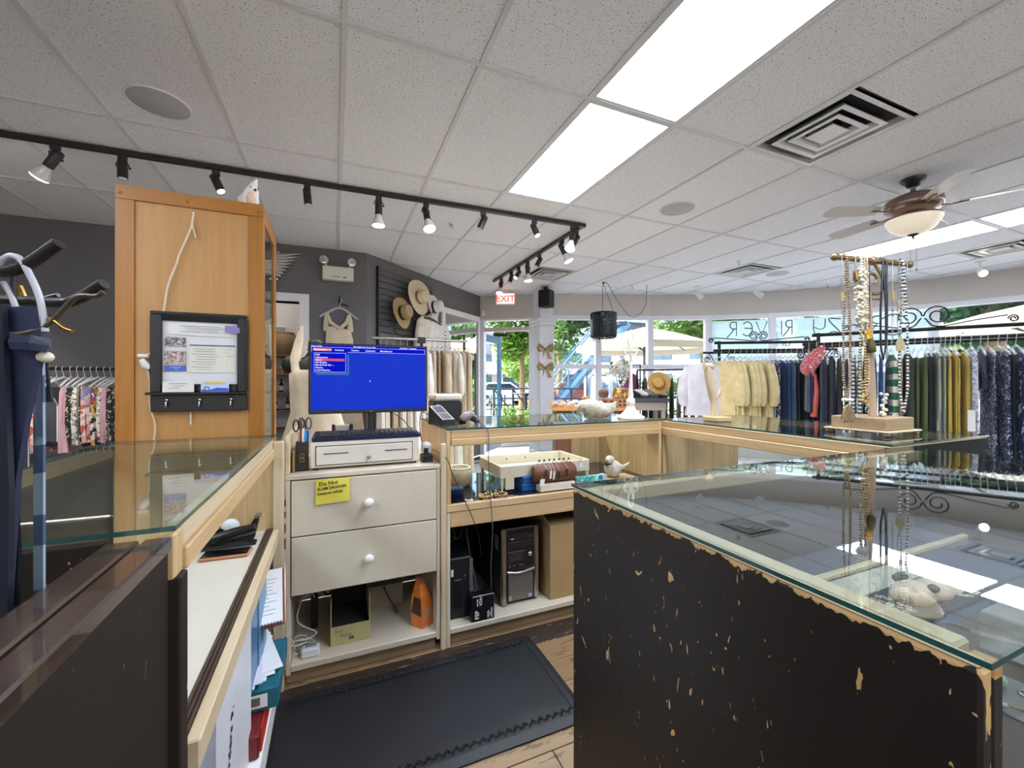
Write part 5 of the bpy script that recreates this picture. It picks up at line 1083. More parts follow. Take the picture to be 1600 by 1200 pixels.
def tri(th, p):
    part(th, 'clasp', CREAMB, lambda m: m.ring([(p.x - .02, p.y + .006, p.z + .004), (p.x + .02, p.y - .01, p.z + .0)], .008, 6))
    T = frame(p + Vector((0, -.006, -.06)), (.92, -.39, 0), (0, 0, 1))
    def st(m): m.T = T; m.prism([(-.024, -.03), (.022, -.033), (.03, -.02), (.012, .03), (-.002, .042), (-.014, .03), (-.03, -.015)], -.004, .004)
    def ed(m): m.T = T; m.ring([(x, y, 0) for x, y in [(-.024, -.03), (.022, -.033), (.03, -.02), (.012, .03), (-.002, .042), (-.014, .03), (-.03, -.015)]], .004, 5, closed=True)
    part(th, 'pendant', M('agate', '#6b5a2c', .15, var=.4, vs=60), st); part(th, 'pendant_rim', GOLD, ed)
def plate(hx):
    def f(th, p):
        T = frame(p + Vector((0, -.004, -.03)), (.92, -.39, 0), (0, 0, 1))
        def st(m): m.T = T; m.prism([(-.018, -.03), (.018, -.03), (.02, .005), (0, .04), (-.02, .005)], -.002, .002)
        part(th, 'pendant', M('plate' + hx, hx, .3, .6, var=.15, vs=80), st); part(th, 'ring', GOLD, lambda m: m.ring([(p.x + .006 * cos(a), p.y, p.z + .014 + .006 * sin(a)) for a in [q * .7 for q in range(9)]], .0015, 5, closed=True))
    return f
neck('thin silver chain with a kraft tag at the left end of the crossbar', .055, .008, 1.60, .0012, 0, SILV, tagp(1.655), True)
neck('long brown and cream bead necklace with a triangular stone pendant', .12, .030, 1.22, .0058, .0105, TAN, tri)
neck('short chain with a gold barrel pendant near the left of the crossbar', .235, .006, 1.76, .0012, 0, SILV, lambda th, p: part(th, 'pendant', GOLD, lambda m: m.ring([(p.x, p.y, p.z + .03), (p.x, p.y, p.z - .01), (p.x, p.y, p.z - .02)], [.010, .011, .003], 8)), True)
def cluster(th, p):
    part(th, 'shell_cluster', fab('shell_chips', 'multi', ['#d9d0b6', '#bfb592', '#ece7d8', '#a9b48c', '#cdb89a'], 160, .5), lambda m: [m.ball((p.x + rnd(-.024, .024), p.y + rnd(-.012, .012), rnd(1.56, 1.80)), rnd(.006, .010), 6, 4) for _ in range(190)], kind='stuff')
neck('thick cluster necklace of pale shells and white beads', .31, .03, 1.55, .006, .012, CREAMB, cluster)
def flower(th, p):
    part(th, 'petals', M('flower_yellow', '#d9a514', .4), lambda m: [m.ring([(p.x, p.y - .01, p.z + .05), (p.x + .022 * cos(a), p.y - .018, p.z + .05 + .022 * sin(a))], [.004, .007], 6, flat=(1, .4)) for a in [q * .9 for q in range(7)]]); part(th, 'tassel', M('tassel_green', '#4c4a26', .6, var=.3, vs=60), lambda m: m.lathe([(.004, .03), (.016, 0), (.019, -.035), (.012, -.04)], (p.x + .028, p.y - .012, p.z + .01), 10)); part(th, 'gold_beads', GOLD, lambda m: beads(m, [(p.x + .02, p.y, p.z - .02), (p.x + .026, p.y, p.z - .12), (p.x + .02, p.y, p.z - .20), (p.x + .03, p.y, p.z - .22)], .008, .014))
neck('long pale bead necklace with a yellow flower and green tassel', .345, .022, 1.46, .0045, .009, CREAMB, flower)
neck('long necklace of gold nugget beads ending in a gold rosette', .33, .022, 1.235, .0055, .0125, GOLD, lambda th, p: part(th, 'rosette', GOLD, lambda m: [m.ball((p.x + .016 * cos(a), p.y - .006, p.z - .01 + .014 * sin(a)), .009, 6, 4) for a in [q * .9 for q in range(7)]]))
neck('thin dark cord with a small arrow charm left of the pole', .415, .004, 1.52, .0016, 0, INK, lambda th, p: part(th, 'charm', SILV, lambda m: m.ring([(p.x, p.y, p.z + .02), (p.x, p.y, p.z - .02), (p.x, p.y, p.z - .05)], [.003, .009, .002], 6)), True)
neck('peach beaded necklace with a silver loop hanging low', .385, .014, 1.19, .0048, .011, M('peach_bead', '#cfae90', .4, var=.2, vs=60), lambda th, p: part(th, 'loop', SILV, lambda m: m.ring([(p.x + .012 * cos(a), p.y, p.z - .012 + .014 * sin(a)) for a in [q * .6 for q in range(11)]], .003, 5, closed=True)))
neck('black leather cord necklace with white bead ends right of the pole', .60, .024, 1.40, .0042, 0, BLACK, lambda th, p: part(th, 'white_beads', CREAMB, lambda m: [m.ball((p.x + rnd(-.022, .022), p.y + rnd(-.01, .01), p.z - .20 + rnd(-.05, .05)), .008, 7, 5) for _ in range(12)]), True)
neck('second black cord with a steel ring clasp', .645, .004, 1.5, .004, 0, BLACK, lambda th, p: part(th, 'clasp', SILV, lambda m: [m.ring([(p.x + .007 * cos(a), p.y, p.z - .008 - .016 * q + .007 * sin(a)) for a in [k * .7 for k in range(9)]], .002, 5, closed=True) for q in range(6)]), True)
neck('fine silver chain with a kraft tag right of the black cords', .725, .006, 1.47, .0011, 0, SILV, tagp(1.665, .009, .045), True, lambda th, p: part(th, 'bead_drop', INK, lambda m: (m.ball((p.x, p.y, 1.62), .004), m.ball((p.x, p.y, 1.60), .004))))
neck('silver chain with a small house shaped plate pendant', .815, .016, 1.50, .0035, .008, SILV, plate('#9a9478'), False, tagp(1.63, .010, .04))
STRP = fab('striped_bead', 'stripe', ['#1b1a1a', '#efece4'], 62, .3, .5)
neck('long black and white striped bead strings at the right of the crossbar', .875, .036, 1.16, .0056, .0115, STRP)
neck('short chain with a slim grey drop at the right end of the crossbar', .925, .006, 1.66, .0013, 0, SILV, lambda th, p: part(th, 'drop', SILV, lambda m: m.ring([(p.x, p.y, p.z + .06), (p.x, p.y, p.z + .03), (p.x, p.y, p.z)], [.003, .006, .002], 6)), True)

# ------------------------------------------------------------------ belt rack at the left edge
BR = thing('belt_rack', 'dark metal belt rack with upturned arms, cut by the left edge', 'rack', (-.47, .735, 0)); RK = M('rack_grey', '#3c3836', .35, .6, var=.08)
BRo = M('rack_bronze', '#6b6052', .35, .7, var=.08)
part(BR, 'pole', RK, lambda m: m.cyl((-.47, .735, .03), (-.47, .735, 1.47), .014, n=12)); part(BR, 'base', RK, lambda m: m.lathe([(.13, 0), (.13, .012), (.02, .03)], (-.5, .70, .0005), 20))
part(BR, 'arm', RK, lambda m: m.ring(smooth([(-.47, .735, 1.437), (-.385, .705, 1.433), (-.345, .69, 1.437), (-.303, .672, 1.466)], 4), .0072, 10)); part(BR, 'arm', RK, lambda m: m.ring(smooth([(-.47, .745, 1.405), (-.33, .71, 1.40), (-.30, .697, 1.402), (-.265, .68, 1.423)], 4), .0068, 10))
part(BR, 'arm', BRo, lambda m: m.ring(smooth([(-.40, .70, 1.352), (-.325, .68, 1.362), (-.285, .662, 1.40), (-.262, .655, 1.403), (-.255, .652, 1.408)], 4), .003, 8)); part(BR, 'arm', BRASS, lambda m: m.ring(smooth([(-.335, .70, 1.378), (-.318, .683, 1.377), (-.306, .672, 1.372), (-.296, .668, 1.364), (-.288, .665, 1.361)], 4), .0026, 8))
part(BR, 'arm', RK, lambda m: m.ring(smooth([(-.45, .76, 1.41), (-.40, .75, 1.40), (-.36, .74, 1.405), (-.33, .73, 1.413)], 4), .003, 8))
wr = thing('hanger_loop', 'white wire loop hanging over the top arm of the belt rack', 'loop', (-.37, .69, 1.44)); WPL = M('white_wire', '#b9bac0', .3)
part(wr, 'loop', WPL, lambda m: m.ring(smooth([(-.372, .69, 1.36), (-.368, .693, 1.43), (-.358, .69, 1.4475), (-.345, .685, 1.4475), (-.335, .683, 1.43), (-.324, .68, 1.40), (-.318, .678, 1.36)], 5), .0036, 8)); part(wr, 'inner_loop', WPL, lambda m: m.ring(smooth([(-.366, .70, 1.42), (-.356, .697, 1.40), (-.349, .694, 1.375), (-.348, .693, 1.35)], 5), .003, 8))
NAVY = M('navy_leather', '#2a3047', .35, var=.1, vs=12, bump=.15, bs=90); NAVY2 = M('navy_leather_dark', '#171b28', .4, var=.1)
def strap(name, label, pts, w_, mat, t_=.0015, extra=None):
    th = thing(name, label, 'belt', pts[0], 'belts on the rack'); P = [Vector(p) for p in pts]; n = Vector((.39, .92, 0)) * t_
    def f(m):
        vs = []
        for i, p in enumerate(P):
            ww = w_[i] if isinstance(w_, list) else w_
            a, b = p - CR * ww / 2, p + CR * ww / 2; vs += [tuple(a - n), tuple(b - n), tuple(b + n), tuple(a + n)]
        k = len(P); m.add(vs, [(i * 4 + q, i * 4 + (q + 1) % 4, i * 4 + 4 + (q + 1) % 4, i * 4 + 4 + q) for i in range(k - 1) for q in range(4)] + [(0, 1, 2, 3)[::-1], tuple(range(4 * k - 4, 4 * k))])
    part(th, 'strap', mat, f)
    if extra: extra(th)
    return th
FW = Vector((.39, .92, 0))
def cam_pt(u, v, z): return CR * u + FW * v + Vector((0, 0, z))     # camera frame: u right, v depth; arguments baked from image pixels
strap('belt', 'wide navy leather belt folded over the rack, with a keeper loop', [cam_pt(-0.5828, 0.500, 1.3897), cam_pt(-0.5821, 0.500, 1.3744), cam_pt(-0.5813, 0.500, 1.3529), cam_pt(-0.5828, 0.500, 1.3284), cam_pt(-0.5936, 0.500, 1.2977), cam_pt(-0.6012, 0.500, 1.2517), cam_pt(-0.6104, 0.500, 1.1903), cam_pt(-0.6181, 0.500, 1.0676), cam_pt(-0.6212, 0.500, 0.9910)], [.044, .045, .044, .043, .05, .046, .044, .042, .04], NAVY, .003,
      lambda th: part(th, 'keeper', NAVY, lambda m: m.ring([tuple(cam_pt(-0.5877, 0.490, 1.3468)), tuple(cam_pt(-0.5498, 0.478, 1.3452)), tuple(cam_pt(-0.5441, 0.490, 1.3429)), tuple(cam_pt(-0.5584, 0.505, 1.3429)), tuple(cam_pt(-0.5924, 0.515, 1.3468)), tuple(cam_pt(-0.6057, 0.505, 1.3483))], .0085, 4, closed=True, flat=(1, .25))))
strap('belt', 'black belt hanging nearest the left edge of the picture', [cam_pt(-0.6027, 0.490, 1.3897), cam_pt(-0.5997, 0.490, 1.2977), cam_pt(-0.5982, 0.490, 1.1750), cam_pt(-0.5997, 0.490, 0.9910)], [.018, .02, .026, .024], NAVY2, .003)
strap('belt', 'narrow black strap hanging between the navy belts', [cam_pt(-0.6145, 0.515, 1.2210), cam_pt(-0.6114, 0.515, 1.1443), cam_pt(-0.6141, 0.520, 1.0906), cam_pt(-0.6165, 0.520, 1.0216)], .006, BLACK, .002)
STRAPM = fab('blue_stripe_strap', 'stripe', ['#8fa3b4', '#3f5678'], 11, .6, .62)
strap('belt', 'narrow navy strap turning into blue and pale striped webbing', [cam_pt(-0.5991, 0.530, 1.3284), cam_pt(-0.5983, 0.530, 1.2287), cam_pt(-0.5983, 0.530, 1.0370), cam_pt(-0.6039, 0.535, 0.9833)], .0125, STRAPM, .0015, lambda th: part(th, 'leather_end', NAVY, lambda m: m.ring([tuple(cam_pt(-0.5965, 0.527, 1.3437)), tuple(cam_pt(-0.5957, 0.527, 1.2900)), tuple(cam_pt(-0.5949, 0.527, 1.2325))], .0068, 4, flat=(.4, 1))))
for k, (x0, z0, x1, z1, d, lb) in enumerate(((-0.6102, 1.2223, -0.5926, 1.2791, 0.545, 'grey card tag on a black string, right of the striped strap'), (-0.6248, 1.1937, -0.6071, 1.2654, 0.525, 'larger grey card tag hanging left of the striped strap'))):
    tg = thing('hang_tag', lb, 'tag', tuple(cam_pt((x0 + x1) / 2, d, z1)))
    part(tg, 'card', M('tag_grey', '#77746f', .6, var=.05), lambda m: m.add([tuple(cam_pt(x, d + o, z)) for o in (0, .002) for x, z in ((x0, z0), (x1, z0), (x1, z1 - .01), (x1 - .005, z1), (x0, z1))], [tuple(range(5)), tuple(range(5, 10))[::-1]] + [(q, (q + 1) % 5, 5 + (q + 1) % 5, 5 + q) for q in range(5)]))
    part(tg, 'edge', PAPER, lambda m: m.ring([tuple(cam_pt(x1 + .0004, d, z0)), tuple(cam_pt(x1 + .0004, d, z1 - .01))], .0006, 4)); xm = (x0 + x1) / 2
    part(tg, 'string', BLACK, lambda m: (m.ring([tuple(cam_pt(xm + .0016, d, z1 - .005)), tuple(cam_pt(x1 - .013, d, z1 + .045)), tuple(cam_pt(x1 - .017, d, z1 + .10))], .0016, 5), m.ring([tuple(cam_pt(xm - .003, d, z1 - .005)), tuple(cam_pt(x1 - .0125, d, z1 + .045))], .0013, 5)))
kn = thing('bead_toggle', 'cream bead toggle at the end of the keeper loop', 'bead', tuple(cam_pt(-0.5575, 0.500, 1.3299))); part(kn, 'bead', M('bone_bead', '#d8d2bd', .4), lambda m: m.ball(cam_pt(-0.5575, 0.500, 1.3299), .0075, 10, 6, (1.1, 1, .9))); part(kn, 'cord', BLACK, lambda m: m.ring([tuple(cam_pt(-0.5726, 0.510, 1.3744)), tuple(cam_pt(-0.5639, 0.505, 1.3529)), tuple(cam_pt(-0.5575, 0.500, 1.3345))], .0012, 5))
cd2 = thing('gold_buckle', 'gold buckle glinting behind the white loop', 'buckle', tuple(cam_pt(-0.6178, 0.530, 1.4051))); part(cd2, 'buckle', BRASS, lambda m: m.ring(smooth([tuple(cam_pt(-0.6243, 0.530, 1.4211)), tuple(cam_pt(-0.6194, 0.530, 1.4097)), tuple(cam_pt(-0.6145, 0.530, 1.3967)), tuple(cam_pt(-0.6113, 0.530, 1.3902))], 4), [.004] * 12 + [.003], 6)); part(cd2, 'cord', BLACK, lambda m: m.ring([tuple(cam_pt(-0.6018, 0.505, 1.4419)), tuple(cam_pt(-0.6010, 0.505, 1.4127)), tuple(cam_pt(-0.5987, 0.505, 1.3882))], .0022, 5))

# ------------------------------------------------------------------ track lighting
TB = M('track_black', '#2a2622', .4, var=.08)
tl = thing('light_track', 'long dark ceiling light track running across the shop, with a corner', 'track', (.2, 3.5, 2.83)); tq_ = lambda x: 3.552 - (x + 1.9) * .0265
part(tl, 'rail', TB, lambda m: m.wall((-2.6, tq_(-2.6)), (2.235, tq_(2.235)), 2.795, 2.8255, -.018, .018)); part(tl, 'rail', TB, lambda m: m.wall((2.21, 3.46), (2.20, 5.86), 2.796, 2.8255, -.018, .018)); part(tl, 'feed_box', TB, lambda m: m.box(1.48, 3.44, 2.79, 1.66, 3.472, 2.8255, .003))
WGL = M('lamp_glass_white', '#dcdcd8', .25, var=.03); LIT = glow('lamp_lit', '#fff1dc', 22); SOFT = glow('lamp_soft', '#fff4e4', 5)
def head(label, p, aim, par=False, lit=0, ln=.115, white=False, r=.028):
    th = thing('track_spotlight' if not white else 'ceiling_spotlight', label, 'spotlight', p, 'track spotlights' if not white else 'white ceiling spotlights'); P = Vector(p); A = Vector(aim).normalized(); mt = TB if not white else WHITE
    if not white: part(th, 'adapter', mt, lambda m: m.box(P.x - .022, P.y - .016, P.z - .04, P.x + .022, P.y + .016, P.z, .003))
    else: part(th, 'adapter', mt, lambda m: (m.lathe([(.05, -.012), (.05, 0)], tuple(P), 16), m.cyl(P - Vector((0, 0, .09)), P, .008)))
    top = P - Vector((0, 0, .045 if not white else .09)); ctr = top - Vector((0, 0, .035)); s0 = ctr - A * ln * .35; s1 = ctr + A * ln * .65
    sd = A.cross(Vector((0, 0, 1))); sd = Vector((1, 0, 0)) if sd.length < .1 else sd.normalized()
    part(th, 'yoke', mt, lambda m: (m.ring([tuple(top), tuple(top + sd * .034 - Vector((0, 0, .012))), tuple(ctr + sd * .034)], .0035, 5), m.ring([tuple(top), tuple(top - sd * .034 - Vector((0, 0, .012))), tuple(ctr - sd * .034)], .0035, 5)))
    part(th, 'body', mt, lambda m: m.ring([tuple(s0 - A * .006), tuple(s0), tuple(s1)], [r * .7, r, r * (1.0 if not white else 1.5)], 14))
    part(th, 'knob', mt, lambda m: m.ball(ctr + sd * .038, .008, 7, 5))
    if par:
        part(th, 'bulb', WGL, lambda m: m.ring([tuple(s1 + A * .001), tuple(s1 + A * .02), tuple(s1 + A * .075), tuple(s1 + A * .085)], [.024, .028, .052, .05], 16)); q = s1 + A * .086; rr = .048
    else: q = s1 + A * .001; rr = r * .85 if not white else r * 1.35
    part(th, 'lens', LIT if lit == 2 else (SOFT if lit == 1 else WGL), lambda m: m.ring([tuple(q), tuple(q + A * .005), tuple(q + A * .008)], [rr, rr * .95, rr * .5], 14))
    if lit:
        l_ = bpy.data.lights.new('spot_lamp', 'SPOT'); l_.energy = (50 if lit == 2 else 20); l_.spot_size = 1.5; l_.spot_blend = .6; l_.shadow_soft_size = .04; l_.color = (1, .93, .82)
        o = bpy.data.objects.new('lamp', l_); COL.objects.link(o); o.parent = th; o.location = q + A * .02 - P; o.rotation_euler = A.to_track_quat('-Z', 'Y').to_euler()
D = Vector((0, 0, -1))
HD = [(-1.617, (-.2, .1, -.25), True, 2), (-1.284, (.03, -.06, -1), False, 0), (-.766, (.35, -.1, -.8), False, 1), (-.189, (.1, -.03, -1), False, 0), (.326, (0, .02, -1), True, 1), (.703, (.12, -.3, -.9), True, 2), (1.203, (-.35, .1, -.8), False, 0), (1.696, (.22, -.3, -.8), False, 1), (2.10, (-.25, -.1, -.85), True, 1)]
for k, (x, aim, par, lit) in enumerate(HD):
    head(ORD[k] + ' spotlight from the left on the long track' + (', glowing' if lit == 2 else ''), (x, tq_(x), 2.7945), aim, par, lit)
HD2 = [(3.56, (-.5, -.1, -.8), False, 0), (3.84, (.35, -.2, -.8), True, 1), (4.37, (-.45, 0, -.8), False, 0), (4.69, (.05, -.05, -1), True, 1), (4.97, (-.5, -.1, -.7), False, 1), (5.21, (-.3, -.1, -.8), False, 0), (5.58, (-.2, -.2, -.8), True, 1)]
for k, (y, aim, par, lit) in enumerate(HD2):
    head(ORD[k] + ' spotlight from the corner on the short track', (2.206, y, 2.7955), aim, par, lit)
for k, (x, y, aim) in enumerate(((5.35, 4.98, (.7, -.2, -.55)), (6.15, 4.55, (.75, -.3, -.5)), (7.55, 2.55, (-.6, -.5, -.45)))):
    head(('white ceiling spotlight left of the shop name window', 'white ceiling spotlight over the shop name window', 'white ceiling spotlight at the right, lens turned to us')[k], (x, y, 2.8325), aim, False, 1 if k == 2 else 0, .14, True, .03)

# ------------------------------------------------------------------ ceiling fan
FX, FY = 4.02, 1.712; fan = thing('ceiling_fan', 'brushed bronze ceiling fan with a cream glass bowl light and pull chains', 'ceiling fan', (FX, FY, 2.83)); FBZ = M('fan_bronze', '#8a7468', .28, .85, var=.06)
part(fan, 'canopy', M('canopy_black', '#1c1b1d', .35), lambda m: m.lathe([(.075, 0), (.07, -.02), (.045, -.04), (.04, -.06), (.02, -.065)], (FX, FY, 2.832), 20)); part(fan, 'rod', FBZ, lambda m: m.cyl((FX, FY, 2.76), (FX, FY, 2.68), .018))
part(fan, 'motor', FBZ, lambda m: m.lathe([(.03, .05), (.12, .045), (.165, .02), (.172, -.03), (.16, -.06), (.10, -.085), (.075, -.09)], (FX, FY, 2.655), 32)); part(fan, 'switch_housing', M('housing_dark', '#3d3430', .3, .7), lambda m: m.lathe([(.075, 0), (.08, -.025), (.06, -.035)], (FX, FY, 2.564), 20))
part(fan, 'light_bowl', M('bowl_cream', '#efe6cf', .3, emit='#fff0d2', es=.12, var=.04), lambda m: m.lathe([(.165, 0), (.162, -.02), (.135, -.07), (.09, -.108), (.035, -.122)], (FX, FY, 2.535), 28)); part(fan, 'bowl_rim', FBZ, lambda m: m.ring([(FX + .165 * cos(a), FY + .165 * sin(a), 2.535) for a in [k * .2244 for k in range(28)]], .006, 6, closed=True)); part(fan, 'finial', M('housing_dark', '', .3), lambda m: m.lathe([(.04, .01), (.03, -.006), (.008, -.014), (.005, -.035)], (FX, FY, 2.412), 12))
for dx, ln in ((-.02, .24), (.025, .30)): part(fan, 'pull_chain', STEEL, lambda m: (m.ring([(FX + dx * .92, FY - dx * .39, 2.45), (FX + dx * .92, FY - dx * .39, 2.45 - ln)], .0016, 4), m.ball((FX + dx * .92, FY - dx * .39, 2.45 - ln), .008, 6, 4)))
for k in range(5):
    a = .15 + k * 2 * pi / 5; bl = M('blade_grey', '#cbc6c0', .45, var=.05)
    def bf2(m): m.T = Matrix.Translation((FX, FY, 2.60)) @ Matrix.Rotation(a, 4, 'Z') @ Matrix.Rotation(.2, 4, 'X'); m.prism([(.24, -.05), (.30, -.06), (.58, -.068), (.62, -.05), (.63, 0), (.62, .05), (.58, .068), (.30, .06), (.24, .05)], -.003, .003)
    def ir(m): m.T = Matrix.Translation((FX, FY, 2.60)) @ Matrix.Rotation(a, 4, 'Z'); m.ring([(.13, 0, .0), (.2, 0, -.012), (.29, 0, -.004)], [.014, .012, .02], 6, flat=(.4, 1))
    b_ = part(fan, 'blade', bl, bf2); part(b_, 'bracket', FBZ, ir)

# ------------------------------------------------------------------ back wall: emergency light, wing, hook and dress, slats, hats, mirror
el = thing('emergency_light', 'white emergency light box with two lamp heads on the grey wall', 'emergency light', (.035, 5.24, 2.55)); IVP = M('ivory_plastic', '#ded9cc', .4, var=.02); ye = 5.241
bx(el, 'box', IVP, -.125, ye - .10, 2.46, .205, ye, 2.615, b=.008); bx(el, 'test_panel', M('panel_grey', '#bdb8ac', .5), -.03, ye - .102, 2.487, .06, ye - .0995, 2.51, b=0); bx(el, 'indicator', INK, .09, ye - .102, 2.49, .13, ye - .0995, 2.50, b=0)
for x, sg in ((-.09, -1), (.165, 1)):
    hd_ = part(el, 'lamp_head', IVP, lambda m: m.ring([(x, ye - .05, 2.675), (x + sg * .01, ye - .08, 2.675), (x + sg * .022, ye - .12, 2.672)], [.026, .042, .046], 12)); part(hd_, 'lens', CHROME, lambda m: m.ring([(x + sg * .0222, ye - .121, 2.672), (x + sg * .0225, ye - .123, 2.672)], [.04, .03], 12)); part(el, 'neck', IVP, lambda m: m.cyl((x, ye - .05, 2.61), (x, ye - .05, 2.65), .012))
wg_ = thing('wing_ornament', 'silvery metal angel wing mounted on the grey wall beside the oak cabinet', 'wall ornament', (-.6, 5.22, 2.6)); WM_ = M('wing_silver', '#b5b2ae', .4, .5, var=.12, vs=20)
for k in range(8): part(wg_, 'feather', WM_, lambda m: m.ring(smooth([(-.72, 5.225, 2.70 - k * .028), (-.58, 5.215, 2.69 - k * .030), (-.345 - k * .028, 5.222, 2.735 - k * .040)], 4), [.010, .016, .02, .022, .022, .02, .016, .01, .003], 6, flat=(1, .3)))
part(wg_, 'leading_edge', WM_, lambda m: m.ring([(-.78, 5.22, 2.44), (-.75, 5.22, 2.62), (-.69, 5.22, 2.715), (-.55, 5.22, 2.725)], [.02, .03, .028, .012], 8, flat=(1, .4)))
hk = thing('wall_hook', 'black two armed coat hook on the grey wall above the hanging dress', 'hook', (.055, 5.24, 2.22)); part(hk, 'hook', BLACKM, lambda m: (m.box(.045, ye - .008, 2.19, .065, ye, 2.27, .003), m.ring([(.055, ye, 2.25), (.056, ye - .05, 2.25), (.055, ye - .07, 2.29)], [.01, .009, .007], 6), m.ring([(.055, ye, 2.21), (.1, ye - .06, 2.195), (.15, ye - .08, 2.17)], [.008, .007, .006], 6)))
def cloth(m, T, prof, n=20, fold=.06, seed=0, k=7):
    """hanging cloth: prof = (z, half width, half thickness, x shift); folds deepen downward"""
    random.seed(seed); ph_ = [rnd(0, 6) for _ in range(3)]; vs = []; N = len(prof)
    for i, (z, a, b, xs) in enumerate(prof):
        f = fold * (i / (N - 1)) ** .7
        for q in range(n):
            t_ = 2 * pi * q / n; c_, s_ = cos(t_), sin(t_); rr = 1 + f * sin(k * t_ + ph_[0] + i * .25) + f * .6 * sin((k + 3) * t_ + ph_[1] - i * .2)
            vs.append((xs + a * abs(c_) ** .7 * (1 if c_ > 0 else -1) * (.6 + .4 * rr), b * abs(s_) ** .8 * (1 if s_ > 0 else -1) * rr + f * b * .5 * sin(3 * t_ + ph_[2] + i * .4), z))
    m.T = T; m.add(vs, [(i * n + q, (i + 1) * n + q, (i + 1) * n + (q + 1) % n, i * n + (q + 1) % n) for i in range(N - 1) for q in range(n)], True); m.add(vs[:n], [tuple(range(n))], False); m.add(vs[-n:], [tuple(range(n))[::-1]], False)
LIN = fab('linen_beige', 'plain', ['#d6c6ac'], 9); LIN2 = fab('linen_cream', 'plain', ['#ded6c6'], 9); LWH = fab('cloth_white', 'plain', ['#eceae6'], 8)
dr_ = thing('dress', 'sleeveless beige linen dress with a crossed neckline on a clear hanger on the grey wall', 'dress', (.055, 5.17, 2.2)); TD = Matrix.Translation((.05, ye - .055, 0))
part(dr_, 'hanger', PLAST, lambda m: (m.ring(smooth([(.055, ye - .055, 2.26), (.075, ye - .055, 2.235), (.055, ye - .055, 2.19), (.052, ye - .055, 2.15)], 4), .006, 6), m.ring(smooth([(-.15, ye - .055, 2.04), (-.06, ye - .055, 2.10), (.052, ye - .055, 2.15), (.16, ye - .055, 2.10), (.25, ye - .055, 2.03)], 4), .014, 6)))
part(dr_, 'body', LIN, lambda m: cloth(m, TD, [(1.93, .05, .02, -.07), (1.90, .13, .03, -.01), (1.80, .145, .035, 0), (1.55, .155, .045, 0), (1.2, .20, .06, 0), (.75, .26, .075, 0)], 26, .14, 3))
for sg, x0 in ((-1, -.075), (1, .155)): part(dr_, 'strap', LIN, lambda m: m.ring([(x0, ye - .05, 2.08), (x0 - sg * .03, ye - .075, 1.98), (.055, ye - .085, 1.91)], [.016, .022, .022], 6, flat=(1, .4))); part(dr_, 'side_panel', LIN, lambda m: m.ring([(x0 + sg * .004, ye - .05, 2.085), (x0 + sg * .012, ye - .055, 1.98), (x0 + sg * .012, ye - .055, 1.88)], [.022, .03, .036], 6, flat=(1, .4)))
# slats
SLAT = M('slat_grey', '#5b595a', .6, var=.04); SLATD = M('slat_channel', '#232224', .7)
sw = thing('slat_panel', 'grey slatwall panel of horizontal boards on the angled wall', 'wall panel', tuple(onw45(.75, 0, 1.8))); q0, q1 = onw45(.17, 0), onw45(1.30, 0)
part(sw, 'backing', SLATD, lambda m: m.wall((q0.x, q0.y), (q1.x, q1.y), .6, 2.70, -.012, -.001))
part(sw, 'edge_strip', SLATD, lambda m: m.wall(tuple(onw45(.155).xy), tuple(onw45(.1695).xy), .6, 2.72, -.035, -.001))
for k in range(27): part(sw, 'slat', SLAT, lambda m: m.wall((q0.x, q0.y), (q1.x, q1.y), .605 + k * .0775, .605 + k * .0775 + .068, -.028, -.0125))
def hat(label, c, axis, r, crown, h, mat, band, roll=.12, dent=True, seed=1):
    th = thing('hat', label, 'hat', tuple(c), 'hats on the slatwall'); z = Vector(axis).normalized(); x = z.orthogonal().normalized(); T = frame(c, x, z.cross(x))
    def br(m):
        m.T = T; n = 28; vs = []
        for i in range(6):
            rr = crown + (r - crown) * i / 5
            for q in range(n):
                a = 2 * pi * q / n; vs.append((rr * cos(a), rr * sin(a) * .94, roll * (i / 5) ** 2 * r * (.5 * cos(2 * a) + .15)))
        m.add(vs, [(i * n + q, i * n + (q + 1) % n, (i + 1) * n + (q + 1) % n, (i + 1) * n + q) for i in range(5) for q in range(n)], True)
        vs2 = [(a, b, c_ - .004) for a, b, c_ in vs]; m.add(vs2, [(i * n + q, (i + 1) * n + q, (i + 1) * n + (q + 1) % n, i * n + (q + 1) % n) for i in range(5) for q in range(n)], True)
    def cr_(m): m.T = T; m.lathe([(crown, 0), (crown * .98, h * .4), (crown * .92, h * .8), (crown * .8, h * .97), (crown * .55, h * 1.0), (crown * .2, h * .86), (.001, h * .84)], (0, 0, 0), 24, sy=.9)
    def bd_(m): m.T = T; m.lathe([(crown * 1.015, .004), (crown * 1.01, .036)], (0, 0, 0), 24, sy=.905)
    part(th, 'brim', mat, br); part(th, 'crown', mat, cr_); part(th, 'band', band, bd_); return th
STRAW = M('straw_cream', '#d8c9a8', .85, var=.08, vs=60, bump=.4, bs=140); STRAWT = M('straw_tan', '#ab9468', .85, var=.1, vs=60, bump=.4, bs=140); HW = M('hat_white', '#e2dcd6', .8, var=.05, vs=60, bump=.3, bs=140)
H1 = onw45(.80, .16, 2.44); hat('wide brimmed cream hat with brown band, topmost on the slatwall', H1, WN * .9 + WU * .02 + Vector((0, 0, .12)), .25, .10, .12, STRAW, M('band_brown', '#8d6a44', .6))
H2 = onw45(.46, .15, 2.18); hat('tan straw hat with black band, lower left on the slatwall', H2, WN * .9 + WU * .12 + Vector((0, 0, .15)), .21, .10, .12, STRAWT, BLACK)
H3 = onw45(1.13, .16, 2.36); hat('white hat with black band, right on the slatwall', H3, WN * .85 + WU * .15 + Vector((0, 0, .12)), .18, .095, .13, HW, BLACK)
